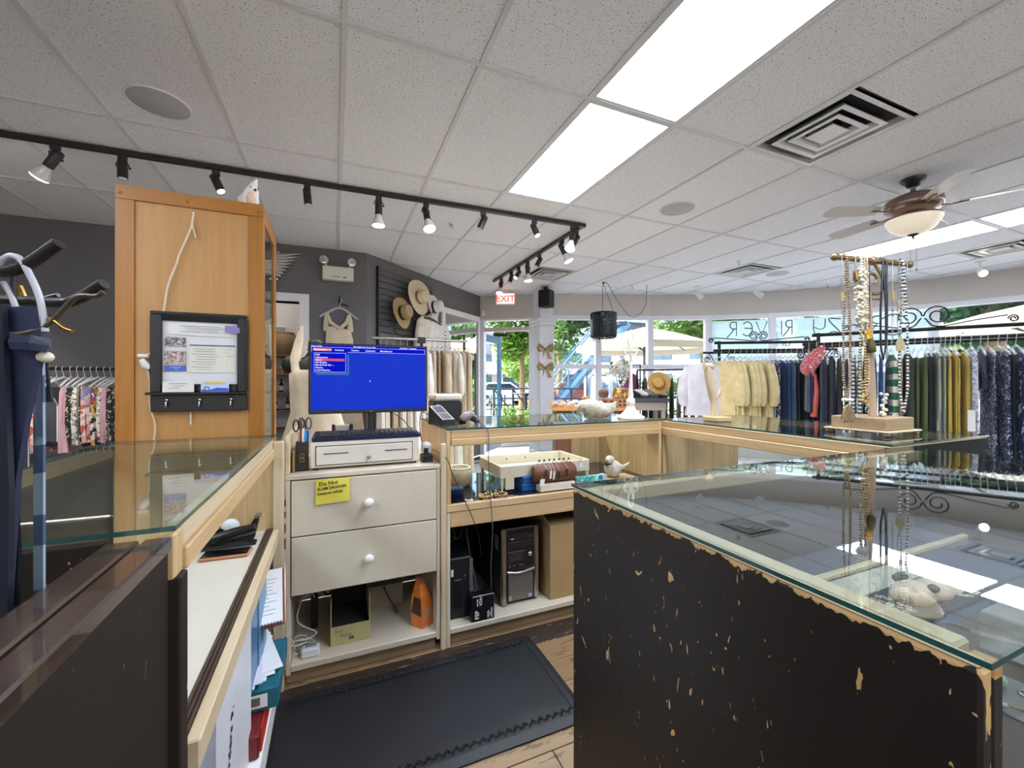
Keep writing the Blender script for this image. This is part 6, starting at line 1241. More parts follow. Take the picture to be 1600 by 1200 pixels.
cp = thing('cap', 'small white cap with black trim under the white hat', 'cap', tuple(onw45(1.10, .14, 2.14))); T = frame(onw45(1.10, .12, 2.18), WU, Vector((0, 0, 1))); part(cp, 'crown', HW, lambda m: (setattr(m, 'T', T), m.ball((0, 0, .03), .10, 14, 8, (1, 1, .7)))); part(cp, 'trim', BLACK, lambda m: (setattr(m, 'T', T), m.ring([(-.1, .08, .05), (-.06, .095, .08), (.0, .10, .09)], .010, 6)))
ho = thing('wire_hook', 'empty black wire hook on the slatwall below the tan hat', 'hook', tuple(onw45(.45, .04, 1.95))); part(ho, 'wire', BLACKM, lambda m: m.ring(smooth([tuple(onw45(.44, .03, 2.0)), tuple(onw45(.43, .06, 1.94)), tuple(onw45(.46, .10, 1.90)), tuple(onw45(.62, .14, 1.86))], 4), .006, 6)); part(ho, 'plate', BLACKM, lambda m: m.box(onw45(.44).x - .02, onw45(.44).y - .05, 1.96, onw45(.44).x + .02, onw45(.44).y - .03, 2.02))
mr = thing('mirror', 'tall white framed mirror on the angled grey wall beside the entrance', 'mirror', tuple(onw45(2.1, 0, 1.4))); mA, mB = 1.53, 2.70
MIRR = M('mirror_silver', '#e8ecec', .0, 1, var=.01)
for s0, s1, z0, z1, nm in ((mA, mA + .085, .5, 2.45, 'frame_side'), (mB - .06, mB, .5, 2.45, 'frame_side'), (mA + .085, mB - .06, 2.365, 2.45, 'frame_top'), (mA + .085, mB - .06, .5, .585, 'frame_bottom')): part(mr, nm, WHITE, lambda m: m.wall(tuple(onw45(s0).xy), tuple(onw45(s1).xy), z0, z1, -.035, -.001))
part(mr, 'silvered_glass', MIRR, lambda m: m.wall(tuple(onw45(mA + .086).xy), tuple(onw45(mB - .061).xy), .586, 2.364, -.012, -.001))
# white shirts hung on the slatwall
sh = thing('shirt', 'cream shirts bunched on a dark wooden hanger on the slatwall', 'shirt', tuple(onw45(1.15, .2, 2.0)))
sT = lambda s, d: Matrix.Translation(onw45(s, d)) @ Matrix.Rotation(atan2(WU.y, WU.x), 4, 'Z')
part(sh, 'hanger', wood('dark_hanger', '#3e332c', '#55473c', 0, .4), lambda m: m.ring(smooth([tuple(onw45(.84, .20, 2.17)), tuple(onw45(1.05, .21, 2.16)), tuple(onw45(1.46, .20, 2.04))], 4), .022, 6))
for k in range(3): part(sh, 'layer', (LIN2, LWH, LWH)[k], lambda m: cloth(m, sT(.92 + k * .18, .17 + .01 * k), [(2.20 - k * .03, .08, .03, 0), (2.13 - k * .03, .17, .05, 0), (1.95, .20, .06, 0), (1.55, .21, .07, 0)], 22, .1, 11 + k, 6))
part(sh, 'buttons', INK, lambda m: [m.ball(onw45(1.26, .265, 2.02 - .05 * k), .010, 6, 4) for k in range(6)])
# ------------------------------------------------------------------ mannequin
mn = thing('mannequin', 'black torso dress form wearing a beige linen dress behind the till', 'mannequin', (-.15, 3.55, 0)); MK = M('mannequin_black', '#1b191a', .6, var=.1); TM = Matrix.Translation((-.13, 3.52, 0)) @ Matrix.Rotation(-.1, 4, 'Z')
part(mn, 'torso', MK, lambda m: (setattr(m, 'T', TM), m.lathe([(.10, 0), (.15, .04), (.165, .15), (.13, .32), (.15, .5), (.165, .62), (.15, .7), (.075, .745), (.055, .78), (.052, .86), (.02, .875)], (0, 0, .75), 22, sy=.68), m.ball((-.175, 0, 1.43), .062, 12, 8, (1, .9, 1.1)), m.ball((.175, 0, 1.43), .062, 12, 8, (1, .9, 1.1))))
part(mn, 'stand', BLACKM, lambda m: (m.cyl((-.13, 3.52, .03), (-.13, 3.52, .78), .016), m.lathe([(.16, 0), (.16, .015), (.02, .03)], (-.13, 3.52, .0005), 20)))
md = thing('dress', 'beige linen dress with flutter strap worn by the black dress form', 'dress', (-.13, 3.5, .5))
part(md, 'body', LIN, lambda m: cloth(m, TM, [(1.39, .17, .125, .02), (1.36, .18, .135, .0), (1.25, .175, .135, 0), (1.08, .17, .12, 0), (.9, .22, .15, 0), (.5, .30, .2, 0)], 30, .08, 5))
part(md, 'strap', LIN, lambda m: m.ring([(-.225, 3.50, 1.72), (-.245, 3.50, 1.60), (-.265, 3.48, 1.48), (-.255, 3.44, 1.36)], [.01, .03, .038, .034], 8, flat=(1, .35))); part(md, 'strap', LIN, lambda m: m.ring([(.0, 3.50, 1.55), (.02, 3.45, 1.48), (.0, 3.42, 1.36)], [.03, .04, .04], 8, flat=(1, .35)))
mk = thing('necklace', 'fine gold necklace around the neck of the black dress form', 'necklace', (-.13, 3.45, 1.5)); part(mk, 'chain', GOLD, lambda m: m.ring(smooth([(-.20, 3.50, 1.57), (-.17, 3.44, 1.51), (-.14, 3.425, 1.47), (-.11, 3.43, 1.50), (-.07, 3.47, 1.57)], 4), .004, 5))
# ------------------------------------------------------------------ clothes racks and clothes
IRON = M('black_iron', '#23211f', .5, .4, var=.15, vs=30)
def rnd_prof(kind, L, th):
    if kind == 'pants': return [(-.15, .16, th * .5, 0), (-.19, .17, th * .8, 0), (-.45, .18, th, 0), (-.45 - (L - .45) * .5, .165, th * .95, 0), (-L, .15, th, 0)]
    if kind == 'top': return [(-.115, .05, .016, 0), (-.14, .13, th * .6, 0), (-.18, .19, th * .8, 0), (-.35, .195, th, 0), (-L * .7, .19, th * 1.05, 0), (-L, .205, th * 1.1, 0)]
    return [(-.115, .05, .016, 0), (-.14, .13, th * .6, 0), (-.18, .19, th * .8, 0), (-.40, .18, th, 0), (-.75, .19, th * 1.1, 0), (-L, .24, th * 1.3, 0)]
def garment(label, cat, group, p, ax, mat, kind='dress', L=1.1, th=.024, seed=1, fold=.16, turn=0.0, sleeves=False, extra=None):
    p = Vector(p); o = thing({'pants': 'trousers', 'top': 'blouse'}.get(kind, 'dress') if cat != 'scarf' else 'scarf', label, cat, p, group)
    ax = Vector(ax).normalized(); per = Vector((0, 0, 1)).cross(ax) * -1
    T = Matrix.Translation(p) @ frame((0, 0, 0), per, ax) @ Matrix.Rotation(turn, 4, 'Z')
    if (T.to_3x3() @ Vector((0, 0, 1))).z < 0: T = Matrix.Translation(p) @ frame((0, 0, 0), -per, ax) @ Matrix.Rotation(turn, 4, 'Z')
    part(o, 'body', mat, lambda m: cloth(m, T, rnd_prof(kind, L, th * .74), 26, fold * 1.25, seed, 7))
    def hg(m): m.T = T; m.ring([(-.019, 0, -.004), (-.015, 0, .012), (0, 0, .0195), (.015, 0, .012), (.019, 0, -.006), (.012, 0, -.03), (0, 0, -.045), (0, 0, -.07)], .0026, 4); m.ring([(-.19, 0, -.145), (-.1, 0, -.105), (0, 0, -.07), (.1, 0, -.105), (.19, 0, -.145)], .009, 5)
    part(o, 'hanger', PLAST, hg)
    if sleeves:
        for sg in (-1, 1):
            def sl_(m): m.T = T; m.ring([(sg * .17, 0, -.17), (sg * .22, 0, -.3), (sg * .235, .005, -.45), (sg * .22, .01, -.56), (sg * .215, .01, -.60)], [.04, .05, .06, .055, .03], 9, flat=(1, .6))
            part(o, 'sleeve', mat, sl_)
    if extra: extra(o, T)
    return o
def spiral(m, c, x, r, turns=1.6, sg=1, rad=.006):
    P = []
    n = int(turns * 14)
    for k in range(n + 1):
        a = k / 14 * 2 * pi; q = r * (1 - .72 * k / n); P.append(tuple(Vector(c) + Vector(x) * (sg * (r - q * cos(a))) + Vector((0, 0, q * sin(a)))))
    m.ring(P, rad, 5)
def rack(label, P, Q, n, scrolls, z=1.65, zt=1.75, sep=.19):
    P, Q, n = Vector((*P, 0)), Vector((*Q, 0)), Vector((*n, 0)).normalized(); d = (Q - P).normalized(); o = thing('clothes_rack', label, 'clothes rack', tuple(P), 'wrought iron clothes racks')
    for e in (P, Q): part(o, 'post', IRON, lambda m: (m.cyl((e.x, e.y, .02), (e.x, e.y, zt + .02), .016, n=8), m.ring([tuple(e - n * .28 + Vector((0, 0, .012))), tuple(e + n * .28 + Vector((0, 0, .012)))], .014, 6), m.ring([tuple(e - n * (sep + .05) + Vector((0, 0, z))), tuple(e + n * (sep + .05) + Vector((0, 0, z)))], .013, 6)))
    part(o, 'top_bar', IRON, lambda m: m.ring([tuple(P - d * .05 + Vector((0, 0, zt))), tuple(Q + d * .05 + Vector((0, 0, zt)))], .016, 8))
    for sg in (1, -1): part(o, 'rail', IRON, lambda m: m.ring([tuple(P - d * .12 + n * sep * sg + Vector((0, 0, z))), tuple(Q + d * .12 + n * sep * sg + Vector((0, 0, z)))], .0135, 8))
    for e, sg in ((P, 1), (Q, -1)):
        for q in (1, -1): part(o, 'bracket_scroll', IRON, lambda m: (m.ring(smooth([tuple(e + Vector((0, 0, z - .22))), tuple(e + d * q * .06 + Vector((0, 0, z - .10))), tuple(e + d * q * .12 + Vector((0, 0, z - .01)))], 4), .006, 5), spiral(m, e + d * q * .10 + Vector((0, 0, z - .09)), d * q, .035)))
    for s, r in scrolls:
        c = P + d * s + Vector((0, 0, zt + .028 + r))
        part(o, 'scroll', IRON, lambda m: (spiral(m, c - d * .004, -d, r), spiral(m, c + d * .004, d, r)))
        for q in (-1, 1): part(o, 'swan_bar', IRON, lambda m: (m.ring(smooth([tuple(c + d * q * .01 + Vector((0, 0, -r * .2))), tuple(c + d * q * r + Vector((0, 0, -r * 1.1))), tuple(c + d * q * .3 + Vector((0, 0, -r * .7))), tuple(c + d * q * .48 + Vector((0, 0, -r * .4)))], 5), .006, 5), spiral(m, c + d * q * .48 + Vector((0, 0, -r * .4 - .03)), d * q, .03)))
    return o, P, d, n
r2, P2, D2, N2 = rack('wrought iron clothes rack at the right with scrolled top, nearest the right counter', (4.27, 2.53), (5.25, .83), (-.866, -.5), [(.72, .085)])
r1, P1, D1, N1 = rack('wrought iron clothes rack behind the wooden stand, nearer the windows', (4.07, 3.48), (4.93, 2.96), (-.519, -.855), [(.42, .05)])
NVY = fab('cloth_navy', 'plain', ['#1f2a47'], 8); NVD = fab('cloth_dark_navy', 'plain', ['#141827'], 8); SLT = fab('cloth_slate', 'plain', ['#4a5a72'], 9); BLU = fab('cloth_blue', 'plain', ['#27477e'], 8); GRC = fab('cloth_grey', 'plain', ['#8e9298'], 9)
YEL = fab('cloth_yellow', 'plain', ['#c6ac4e'], 8); CRY = fab('cloth_cream_yellow', 'plain', ['#dccb96'], 14); OLI = fab('cloth_olive', 'plain', ['#5d6f3e'], 8); OLD = fab('cloth_dark_olive', 'plain', ['#3c4732'], 8); BLC = fab('cloth_black', 'plain', ['#131317'], 8)
STR = fab('cloth_striped', 'stripe', ['#e9e6dd', '#23283c'], 30, .8, .55); GST = fab('cloth_green_stripe', 'stripe', ['#e6ddc6', '#1f6b4e'], 9.5, .8, .45, (1, 1, 1)); ZEB = fab('cloth_zebra', 'blot', ['#8d8360', '#d7cba9', '#4d4a38'], 14, .8, .5, (1, 1, .5)); GYS = fab('cloth_grey_lemon', 'vstripe', ['#6b7180', '#b9bb84'], 14, .8, .6)
BWP = fab('cloth_blue_white', 'blot', ['#e0dfe4', '#3a4f9a', '#d6d2da'], 26, .8, .53, (1, 1, 2.4)); NVP = fab('cloth_navy_print', 'blot', ['#1a2340', '#26365c', '#c5ccd8'], 42, .8, .5); NVP2 = fab('cloth_navy_print_large', 'blot', ['#1b2747', '#2b3d66', '#aab8c8'], 24, .8, .52, (1, 1, .7)); RED = fab('cloth_red_print', 'blot', ['#c8555c', '#8d2f38', '#e8d3cf'], 60, .8, .5); COR = fab('cloth_coral', 'plain', ['#cf5a50'], 8)
RG = 'clothes on the near iron rack'
R2 = [(-.07, NVY, 'top', .62, .03, 'navy blouse'), (.045, NVY, 'dress', 1.05, .028, 'navy dress'), (.10, NVD, 'dress', 1.05, .026, 'dark navy dress'), (.155, BLC, 'top', .70, .026, 'black top'), (.205, NVY, 'pants', .62, .02, 'navy cropped trousers'),  # rail offsets precomputed from image pixel columns by camera rays
      (.255, STR, 'dress', 1.0, .022, 'black and white striped dress'), (.295, STR, 'dress', 1.02, .022, 'black and white striped dress'), (.345, M('teal_cloth', '#2c6a5c', .85), 'dress', .7, .014, 'teal green dress'), (.39, BLU, 'dress', 1.05, .024, 'blue dress'), (.435, BLU, 'dress', 1.05, .02, 'blue dress'),
      (.50, GST, 'dress', 1.05, .034, 'green and cream striped dress'), (.555, ZEB, 'dress', 1.05, .022, 'zebra print dress'), (.60, OLD, 'dress', 1.05, .018, 'dark olive dress'), (.645, OLI, 'pants', 1.05, .022, 'olive trousers'), (.685, OLI, 'pants', 1.05, .02, 'olive trousers'), (.72, BLC, 'dress', 1.05, .016, 'black dress'),
      (.758, GYS, 'dress', 1.05, .024, 'grey and lemon striped dress'), (.795, GYS, 'dress', 1.05, .02, 'grey and lemon striped dress'), (.822, YEL, 'top', .75, .018, 'yellow blouse'), (.850, YEL, 'top', .80, .018, 'yellow blouse'), (.878, YEL, 'top', .80, .018, 'yellow blouse'), (.905, YEL, 'top', .78, .016, 'yellow blouse'),
      (.965, BWP, 'dress', 1.0, .036, 'blue and white patterned dress'), (1.015, NVY, 'top', .4, .02, 'navy tie top'), (1.052, NVP, 'dress', 1.1, .02, 'navy print dress'), (1.105, NVP, 'dress', 1.1, .022, 'navy print dress'), (1.15, NVD, 'dress', 1.05, .014, 'dark navy dress'), (1.195, NVP2, 'dress', 1.1, .03, 'large print navy dress'), (1.255, NVD, 'dress', 1.05, .03, 'dark navy dress'), (1.32, NVP2, 'dress', 1.1, .03, 'large print navy dress'), (1.40, NVY, 'dress', 1.05, .03, 'navy dress')]
base2 = P2 + N2 * .19 + Vector((0, 0, 1.65))
for k, (s, mt_, kd, L, th, nm) in enumerate(R2):
    lb = '%s, %s garment from the post on the near iron rack' % (nm, ORD[k] if k < 28 else ('next to last', 'very last', 'hidden')[k - 28])
    garment(lb, 'dress' if kd == 'dress' else ('trousers' if kd == 'pants' else 'blouse'), RG, base2 + D2 * s + Vector((0, 0, .0)), D2, mt_, kd, L, th * .95, 40 + k, .15, rnd(-.12, .12), extra=(lambda o, T: part(o, 'price_tag', PAPER, lambda m: (setattr(m, 'T', T), m.box(.205, -.012, -.72, .207, .03, -.56)))) if k == 21 else None)
def scarf(o, T): part(o, 'tail', COR, lambda m: (setattr(m, 'T', T), m.ring([(.16, 0, -.30), (.17, 0, -.55), (.18, .01, -.80)], [.012, .03, .045], 7, flat=(1, .5))))
sc2 = thing('scarf', 'red printed scarf with coral tail at the end of the near iron rack', 'scarf', tuple(base2), RG); pS = base2 + N2 * .16 + D2 * -.01
part(sc2, 'gathered_top', RED, lambda m: m.ring(smooth([tuple(pS + D2 * .05 + Vector((0, 0, -.03))), tuple(pS + Vector((0, 0, -.12))), tuple(pS + D2 * -.06 + Vector((0, 0, -.22))), tuple(pS + D2 * -.03 + Vector((0, 0, -.30)))], 4), [.02, .03, .045, .055, .06, .064, .066, .066, .064, .06, .05, .035, .02], 9, flat=(1, .7))); part(sc2, 'tail', COR, lambda m: m.ring(smooth([tuple(pS + D2 * -.01 + Vector((0, 0, -.28))), tuple(pS + D2 * 0 + Vector((0, 0, -.45))), tuple(pS + D2 * -.02 + Vector((0, 0, -.66)))], 4), [.015, .018, .021, .025, .028, .03, .033, .036, .04], 7, flat=(1, .5))); part(sc2, 'hanger', PLAST, lambda m: m.ring([tuple(base2 + D2 * -.01 + Vector((0, 0, .02))), tuple(pS + Vector((0, 0, -.03)))], .005, 5))
base1 = P1 + N1 * .19 + Vector((0, 0, 1.65)); RG1 = 'clothes on the rear iron rack'
def rib(o, T): part(o, 'ribbon', LWH, lambda m: (setattr(m, 'T', T), m.ring([(-.03, -.04, .0), (-.05, -.045, -.2)], .006, 4), m.ring([(.02, -.04, .0), (.04, -.045, -.18)], .006, 4)))
for k in range(8):
    s = (-.05, .03, .09, .15, .21, .27, .33, .375)[k]
    garment('cream yellow blouse, %s of the row from the post on the rear iron rack' % ORD[k], 'blouse', RG1, base1 + D1 * s, D1, CRY, 'top', .80, .040, 80 + k, .13, .5 if k == 0 else rnd(-.1, .1) + .15, True)
R1 = [(.425, GRC, 'grey dress'), (.465, NVP, 'navy lace print dress'), (.515, NVY, 'navy dress'), (.56, BLU, 'blue dress'), (.61, SLT, 'slate blue dress'), (.665, NVD, 'dark navy dress'), (.72, NVD, 'dark navy dress'), (.775, NVY, 'navy dress'), (.83, NVD, 'dark navy dress'), (.89, SLT, 'slate blue dress'), (.945, NVY, 'navy dress')]
for k, (s, mt_, nm) in enumerate(R1): garment('%s, %s after the yellow blouses on the rear iron rack' % (nm, ORD[k]), 'dress', RG1, base1 + D1 * s, D1, mt_, 'dress', 1.05, .030, 100 + k, .15, rnd(-.1, .1))
LAV = fab('cloth_pale_lilac', 'plain', ['#dcdae2'], 8)
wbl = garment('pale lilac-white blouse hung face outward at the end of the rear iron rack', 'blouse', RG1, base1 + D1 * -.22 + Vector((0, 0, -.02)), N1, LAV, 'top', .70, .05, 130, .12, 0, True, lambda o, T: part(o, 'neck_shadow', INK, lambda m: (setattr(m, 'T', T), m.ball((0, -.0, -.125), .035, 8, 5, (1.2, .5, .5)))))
# plain rack with beige clothes behind the monitor
r3 = thing('clothes_rack', 'plain metal T-bar clothes rack with beige dresses behind the monitor', 'clothes rack', (.86, 4.5, 0))
part(r3, 'bar', STEEL, lambda m: m.cyl((.36, 4.5, 1.755), (1.37, 4.5, 1.755), .015)); part(r3, 'post', BLACKM, lambda m: m.cyl((.86, 4.5, .02), (.86, 4.5, 1.74), .018)); part(r3, 'joint', BLACKM, lambda m: m.box(.82, 4.475, 1.715, .90, 4.525, 1.78, .004)); part(r3, 'end_post', BLACKM, lambda m: m.cyl((1.34, 4.52, .02), (1.34, 4.52, 1.83), .014)); part(r3, 'foot', BLACKM, lambda m: (m.box(.5, 4.46, 0, 1.4, 4.54, .02), m.box(.82, 4.25, 0, .9, 4.459, .02), m.box(1.31, 4.541, 0, 1.37, 4.8, .02)))
LACE = fab('cloth_brown_lace', 'blot', ['#a48a66', '#8a7150', '#c8b391'], 40, .85, .5); BGP = fab('cloth_beige_print', 'blot', ['#cdbda0', '#a58f6c', '#e2d6bf'], 25, .85, .55, (1, 1, .4)); BGE = fab('cloth_beige', 'plain', ['#cbbb9f'], 9)
R3 = [(.44, LWH, 'white dress'), (.50, LIN2, 'cream dress'), (.57, BGE, 'beige dress'), (.64, LWH, 'white dress'), (.71, LIN2, 'cream dress'), (.78, LWH, 'white dress'), (.84, LWH, 'white dress'), (.91, LWH, 'white dress'), (.975, LIN, 'beige linen dress'), (1.03, LACE, 'brown lace dress'), (1.08, BGE, 'beige dress'), (1.13, LIN, 'beige linen dress'), (1.19, LIN2, 'cream dress'), (1.245, LIN2, 'cream dress'), (1.295, BGP, 'beige printed dress'), (1.36, LIN, 'pale beige dress')]
for k, (x, mt_, nm) in enumerate(R3): garment('%s, %s along the plain rack behind the monitor' % (nm, ORD[k]), 'dress', 'beige clothes on the plain rack', (x, 4.5, 1.756), (1, 0, 0), mt_, 'dress', 1.40, .034, 150 + k, .16, rnd(-.1, .1), sleeves=(k % 3 == 1))
# printed clothes rack at the far left
r4 = thing('clothes_rack', 'low dark rail with rows of printed swimwear at the far left wall', 'clothes rack', (-1.9, 4.6, 0)); part(r4, 'bar', BLACKM, lambda m: m.cyl((-2.75, 4.6, 1.41), (-1.35, 4.6, 1.41), .014)); 
for x in (-2.75, -1.35): part(r4, 'post', BLACKM, lambda m: (m.cyl((x, 4.6, .02), (x, 4.6, 1.41), .014), m.box(x - .02, 4.35, 0, x + .02, 4.85, .02)))
PB = fab('print_black_white', 'blot', ['#e3ddcf', '#16151a', '#d8cfbd'], 24, .8, .52); PB2 = fab('print_black_cream', 'blot', ['#1a181a', '#26211f', '#d9ceb8'], 30, .8, .5); PF = fab('print_floral', 'multi', ['#d99aa0', '#e2b7b3', '#c75a4a', '#8f8fb5', '#e9ddd0', '#cf7e3f'], 22); PM = fab('print_mixed', 'multi', ['#b53a2c', '#d9a24a', '#2b2a3a', '#6d4a7c', '#e8e0d2', '#14161c'], 20)
PINKC = fab('cloth_pink', 'plain', ['#d3a5ad'], 9)
for k in range(26):
    x = -2.52 + k * .043; mt_, nm = ((PB, 'black and white print'), (PB2, 'black and cream print'), (PF, 'floral print'), (PM, 'bright mixed print'), (PB, 'black and white print'), (PINKC, 'pink'), (PB2, 'black and cream print'))[k % 7]
    if k in (10, 11): mt_, nm = NVD, 'dark navy'
    garment('%s swimsuit, %s on the low rail at the left wall' % (nm, ORD[k]), 'swimsuit', 'printed swimwear on the low rail', (x, 4.6, 1.411), (1, 0, 0), mt_, 'pants', .64 + rnd(-.07, .05), .037, 200 + k, .26, rnd(-.35, .35))
# dark clothes by the window and straw hat on them
r5 = thing('clothes_rack', 'small black rail with dark brown clothes by the windows', 'clothes rack', (4.1, 4.2, 0)); part(r5, 'bar', BLACKM, lambda m: m.cyl((3.96, 4.76, 1.47), (4.60, 4.06, 1.47), .012))
for x, y in ((3.96, 4.76), (4.60, 4.06)): part(r5, 'post', BLACKM, lambda m: m.cyl((x, y, .0), (x, y, 1.47), .013))
BRN = fab('cloth_dark_brown', 'plain', ['#39322f'], 8); TAU = fab('cloth_taupe', 'vstripe', ['#6a605c', '#b9b0aa'], 30, .8, .6)
for k in range(9): garment('%s garment, %s on the small black rail by the windows' % (('dark brown', 'black', 'taupe striped')[k % 3], ORD[k]), 'dress', 'dark clothes by the windows', (4.03 + k * .060, 4.683 - k * .0656, 1.47), (.66, -.75, 0), (BRN, BLC, TAU)[k % 3], 'dress', .95, .03, 240 + k, .16)
hh = hat('straw hat with dark band hanging on the rail of dark clothes', Vector((3.66, 4.0, 1.29)), Vector((-.75, -.62, .1)), .14, .075, .09, M('straw_gold', '#c29a57', .8, var=.1, vs=60, bump=.4, bs=140), BLACK, .08); hh['group'] = 'hats'

# ------------------------------------------------------------------ tables near the windows
ta = thing('display_table', 'pine topped table with dark red-brown plank legs, sandals on it', 'table', (2.9, 4.45, 0)); TT = Matrix.Translation((2.9, 4.45, 0)) @ Matrix.Rotation(-YAW, 4, 'Z')
def lb_(x0, y0, z0, x1, y1, z1, T, b=.004):
    def f(m): m.T = T; m.box(x0, y0, z0, x1, y1, z1, b)
    return f
part(ta, 'top', M('orange_pine', '#d09a5c', .4, var=.08, vs=4, stretch=(1, 12, 12)), lb_(-.45, -.25, .955, .50, .25, .995, TT)); RBW = wood('red_brown', '#5c3424', '#7a4730', 2, .5)
for x0, x1 in ((-.40, -.20), (-.16, .02)): part(ta, 'leg_plank', RBW, lb_(x0, -.2, 0, x1, .2, .954, TT))
part(ta, 'bracket', WHITE, lb_(-.195, -.15, 0, -.165, -.12, .954, TT)); part(ta, 'leg_plank', RBW, lb_(.38, -.2, 0, .46, .2, .954, TT))
crt = thing('crate', 'dark open shelf crate with shoes beside the pine table', 'crate', (3.25, 4.5, 0)); part(crt, 'board', wood('crate_wood', '#5c4c3c', '#75624e', 0), lb_(.08, -.2, .40, .36, .2, .43, TT)); part(crt, 'board', wood('crate_wood', '', '', 0), lb_(.08, .19, .431, .36, .21, .85, TT)); part(crt, 'front_board', wood('crate_wood', '', '', 0), lb_(.08, -.22, .15, .36, -.2, .40, TT))
def shoe(label, p, yaw, c1_, c2_, s=1.0, kind='sandal'):
    o = thing('shoe' if kind != 'sandal' else 'sandal', label, 'shoe', p, 'shoes by the windows'); T = Matrix.Translation(p) @ Matrix.Rotation(yaw, 4, 'Z') @ Matrix.Scale(s, 4); a, b = M('shoe' + c1_, c1_, .6, var=.1), M('shoe' + c2_, c2_, .6, var=.08)
    def so_(m): m.T = T; m.prism([(-.12, -.03), (-.05, -.035), (.06, -.045), (.11, -.03), (.125, 0), (.11, .03), (.06, .045), (-.05, .035), (-.12, .03), (-.135, 0)], 0, .028)
    part(o, 'sole', b, so_)
    if kind == 'sandal':
        for x in (.05, -.07): part(o, 'strap', a, lambda m: (setattr(m, 'T', T), m.ring([(x, -.042, .02), (x, -.035, .06), (x, 0, .085), (x, .035, .06), (x, .042, .02)], .02, 6, flat=(.4, 1.4))))
        part(o, 'heel_strap', a, lambda m: (setattr(m, 'T', T), m.ring([(-.07, -.035, .05), (-.125, -.02, .07), (-.125, .02, .07), (-.07, .035, .05)], .012, 5)))
    else:
        part(o, 'upper', a, lambda m: (setattr(m, 'T', T), m.ring([(.115, 0, .045), (.06, 0, .055), (0, 0, .075), (-.06, 0, .09), (-.12, 0, .085)], [.022, .04, .045, .042, .028], 10))); part(o, 'laces', PAPER, lambda m: (setattr(m, 'T', T), m.box(.0, -.02, .11, .05, .02, .118, .003)))
    return o
def tp(x, y, z): return tuple(TT @ Vector((x, y, z)))
for k, (x, y, z, yw, ca, cb_, nm) in enumerate(((-.36, .0, .996, .8, '#dcb992', '#b58f68', 'tan'), (-.24, -.05, .996, .3, '#b39d8e', '#8a766a', 'grey brown'), (-.28, .12, .996, .5, '#dda97c', '#b98054', 'orange tan'), (-.11, -.08, .996, .2, '#ecd2b2', '#c9a985', 'pale beige'), (-.12, .10, 1.02, .6, '#c47a4c', '#8d5a3c', 'rust'), (.03, -.1, .996, .7, '#e8c3a0', '#c8a484', 'peach'), (.02, .12, .996, .4, '#efdcc4', '#d0b491', 'cream'), (.20, .05, 1.0, 1.2, '#a0745a', '#7a5340', 'brown'))):
    shoe('%s strappy sandal on the pine table, %s from the column' % (nm, ORD[k]), tp(-.40 + (k // 3) * .095 + (k % 3) * .012, -.16 + (k % 3) * .16, .9955), 1.25 + .1 * (k % 2), ca, cb_, .66 if k < 6 else .7)
bk_ = thing('perforated_brick', 'terracotta block with two rows of round holes on the pine table', 'brick', tp(.42, -.12, .996)); part(bk_, 'block', M('terracotta', '#b07c5a', .85, var=.12, vs=20, bump=.2), lb_(.24, -.24, .9955, .50, -.10, 1.10, TT))
for r in range(2):
    for c in range(5): part(bk_, 'hole', M('hole_dark', '', .9), lambda m: (setattr(m, 'T', TT), m.ring([(.268 + c * .05, -.2402, 1.025 + r * .045), (.268 + c * .05, -.2408, 1.025 + r * .045)], .013, 10)))
pu = thing('handbag', 'gold and brown animal print pouch standing on the terracotta block', 'bag', tp(.4, -.16, 1.1)); part(pu, 'body', fab('animal_gold', 'blot', ['#7a4f1c', '#c9953a', '#e8cf96'], 30, .4, .5), lambda m: (setattr(m, 'T', TT), m.lathe([(.09, 0), (.11, .04), (.10, .10), (.085, .13)], (.40, -.16, 1.1005), 16, sy=.5))); part(pu, 'trim', GOLD, lambda m: (setattr(m, 'T', TT), beads(m, [(.31, -.2, 1.11), (.48, -.2, 1.11)], .013, .024)))
for k, (x, z, c_) in enumerate(((.225, 1.155, '#8d6350'), (.215, 1.046, '#a07a66'))):
    hv = thing('leather_pouch', ('upper', 'lower')[k] + ' brown leather pouch stacked behind the driftwood bird', 'pouch', tp(x, .0, z - .05)); part(hv, 'body', M('pouch' + c_, c_, .6, var=.1), lambda m: (setattr(m, 'T', TT), m.lathe([(.05, -.05), (.065, -.01), (.06, .03), (.03, .05)], (x, .02, z), 14))); part(hv, 'flap', M('pouch_flap' + c_, '#6d4a3a', .6), lambda m: (setattr(m, 'T', TT), m.box(x - .05, -.055, z - .005, x + .05, -.04, z + .03, .006)))
t2 = thing('side_table', 'small table with dark grey top and pale legs, shoes on it', 'table', (3.68, 4.2, 0)); T2 = Matrix.Translation((3.66, 4.22, 0)) @ Matrix.Rotation(-YAW, 4, 'Z'); PLG = M('table_grey', '#a9a294', .6, var=.08)
part(t2, 'top', M('dark_top', '#4b4e57', .5, var=.06), lb_(-.27, -.2, 1.055, .22, .2, 1.10, T2)); part(t2, 'apron', PLG, lb_(-.22, -.17, .95, .19, .17, 1.0545, T2))
for x in (-.2, .14):
    for y in (-.16, .12): part(t2, 'leg', PLG, lb_(x, y, 0, x + .045, y + .045, .9495, T2))
for k, (x, y, yw, ca, cb_, nm) in enumerate(((-.20, -.05, .9, '#1a1a1d', '#26262a', 'black'), (-.11, -.1, .8, '#dedcd6', '#3a3a3e', 'white and black'), (-.0, -.06, .6, '#86837c', '#4a4a4c', 'grey'), (.13, -.08, 1.2, '#d2cbc0', '#2a2a2e', 'cream and black'))): shoe('%s shoe on the dark topped table, %s from the left' % (nm, ORD[k]), tuple(T2 @ Vector((-.20 + k * .115, -.06 + (k % 2) * .03, 1.1005))), yw - 1.9, ca, cb_, .85, 'shoe')
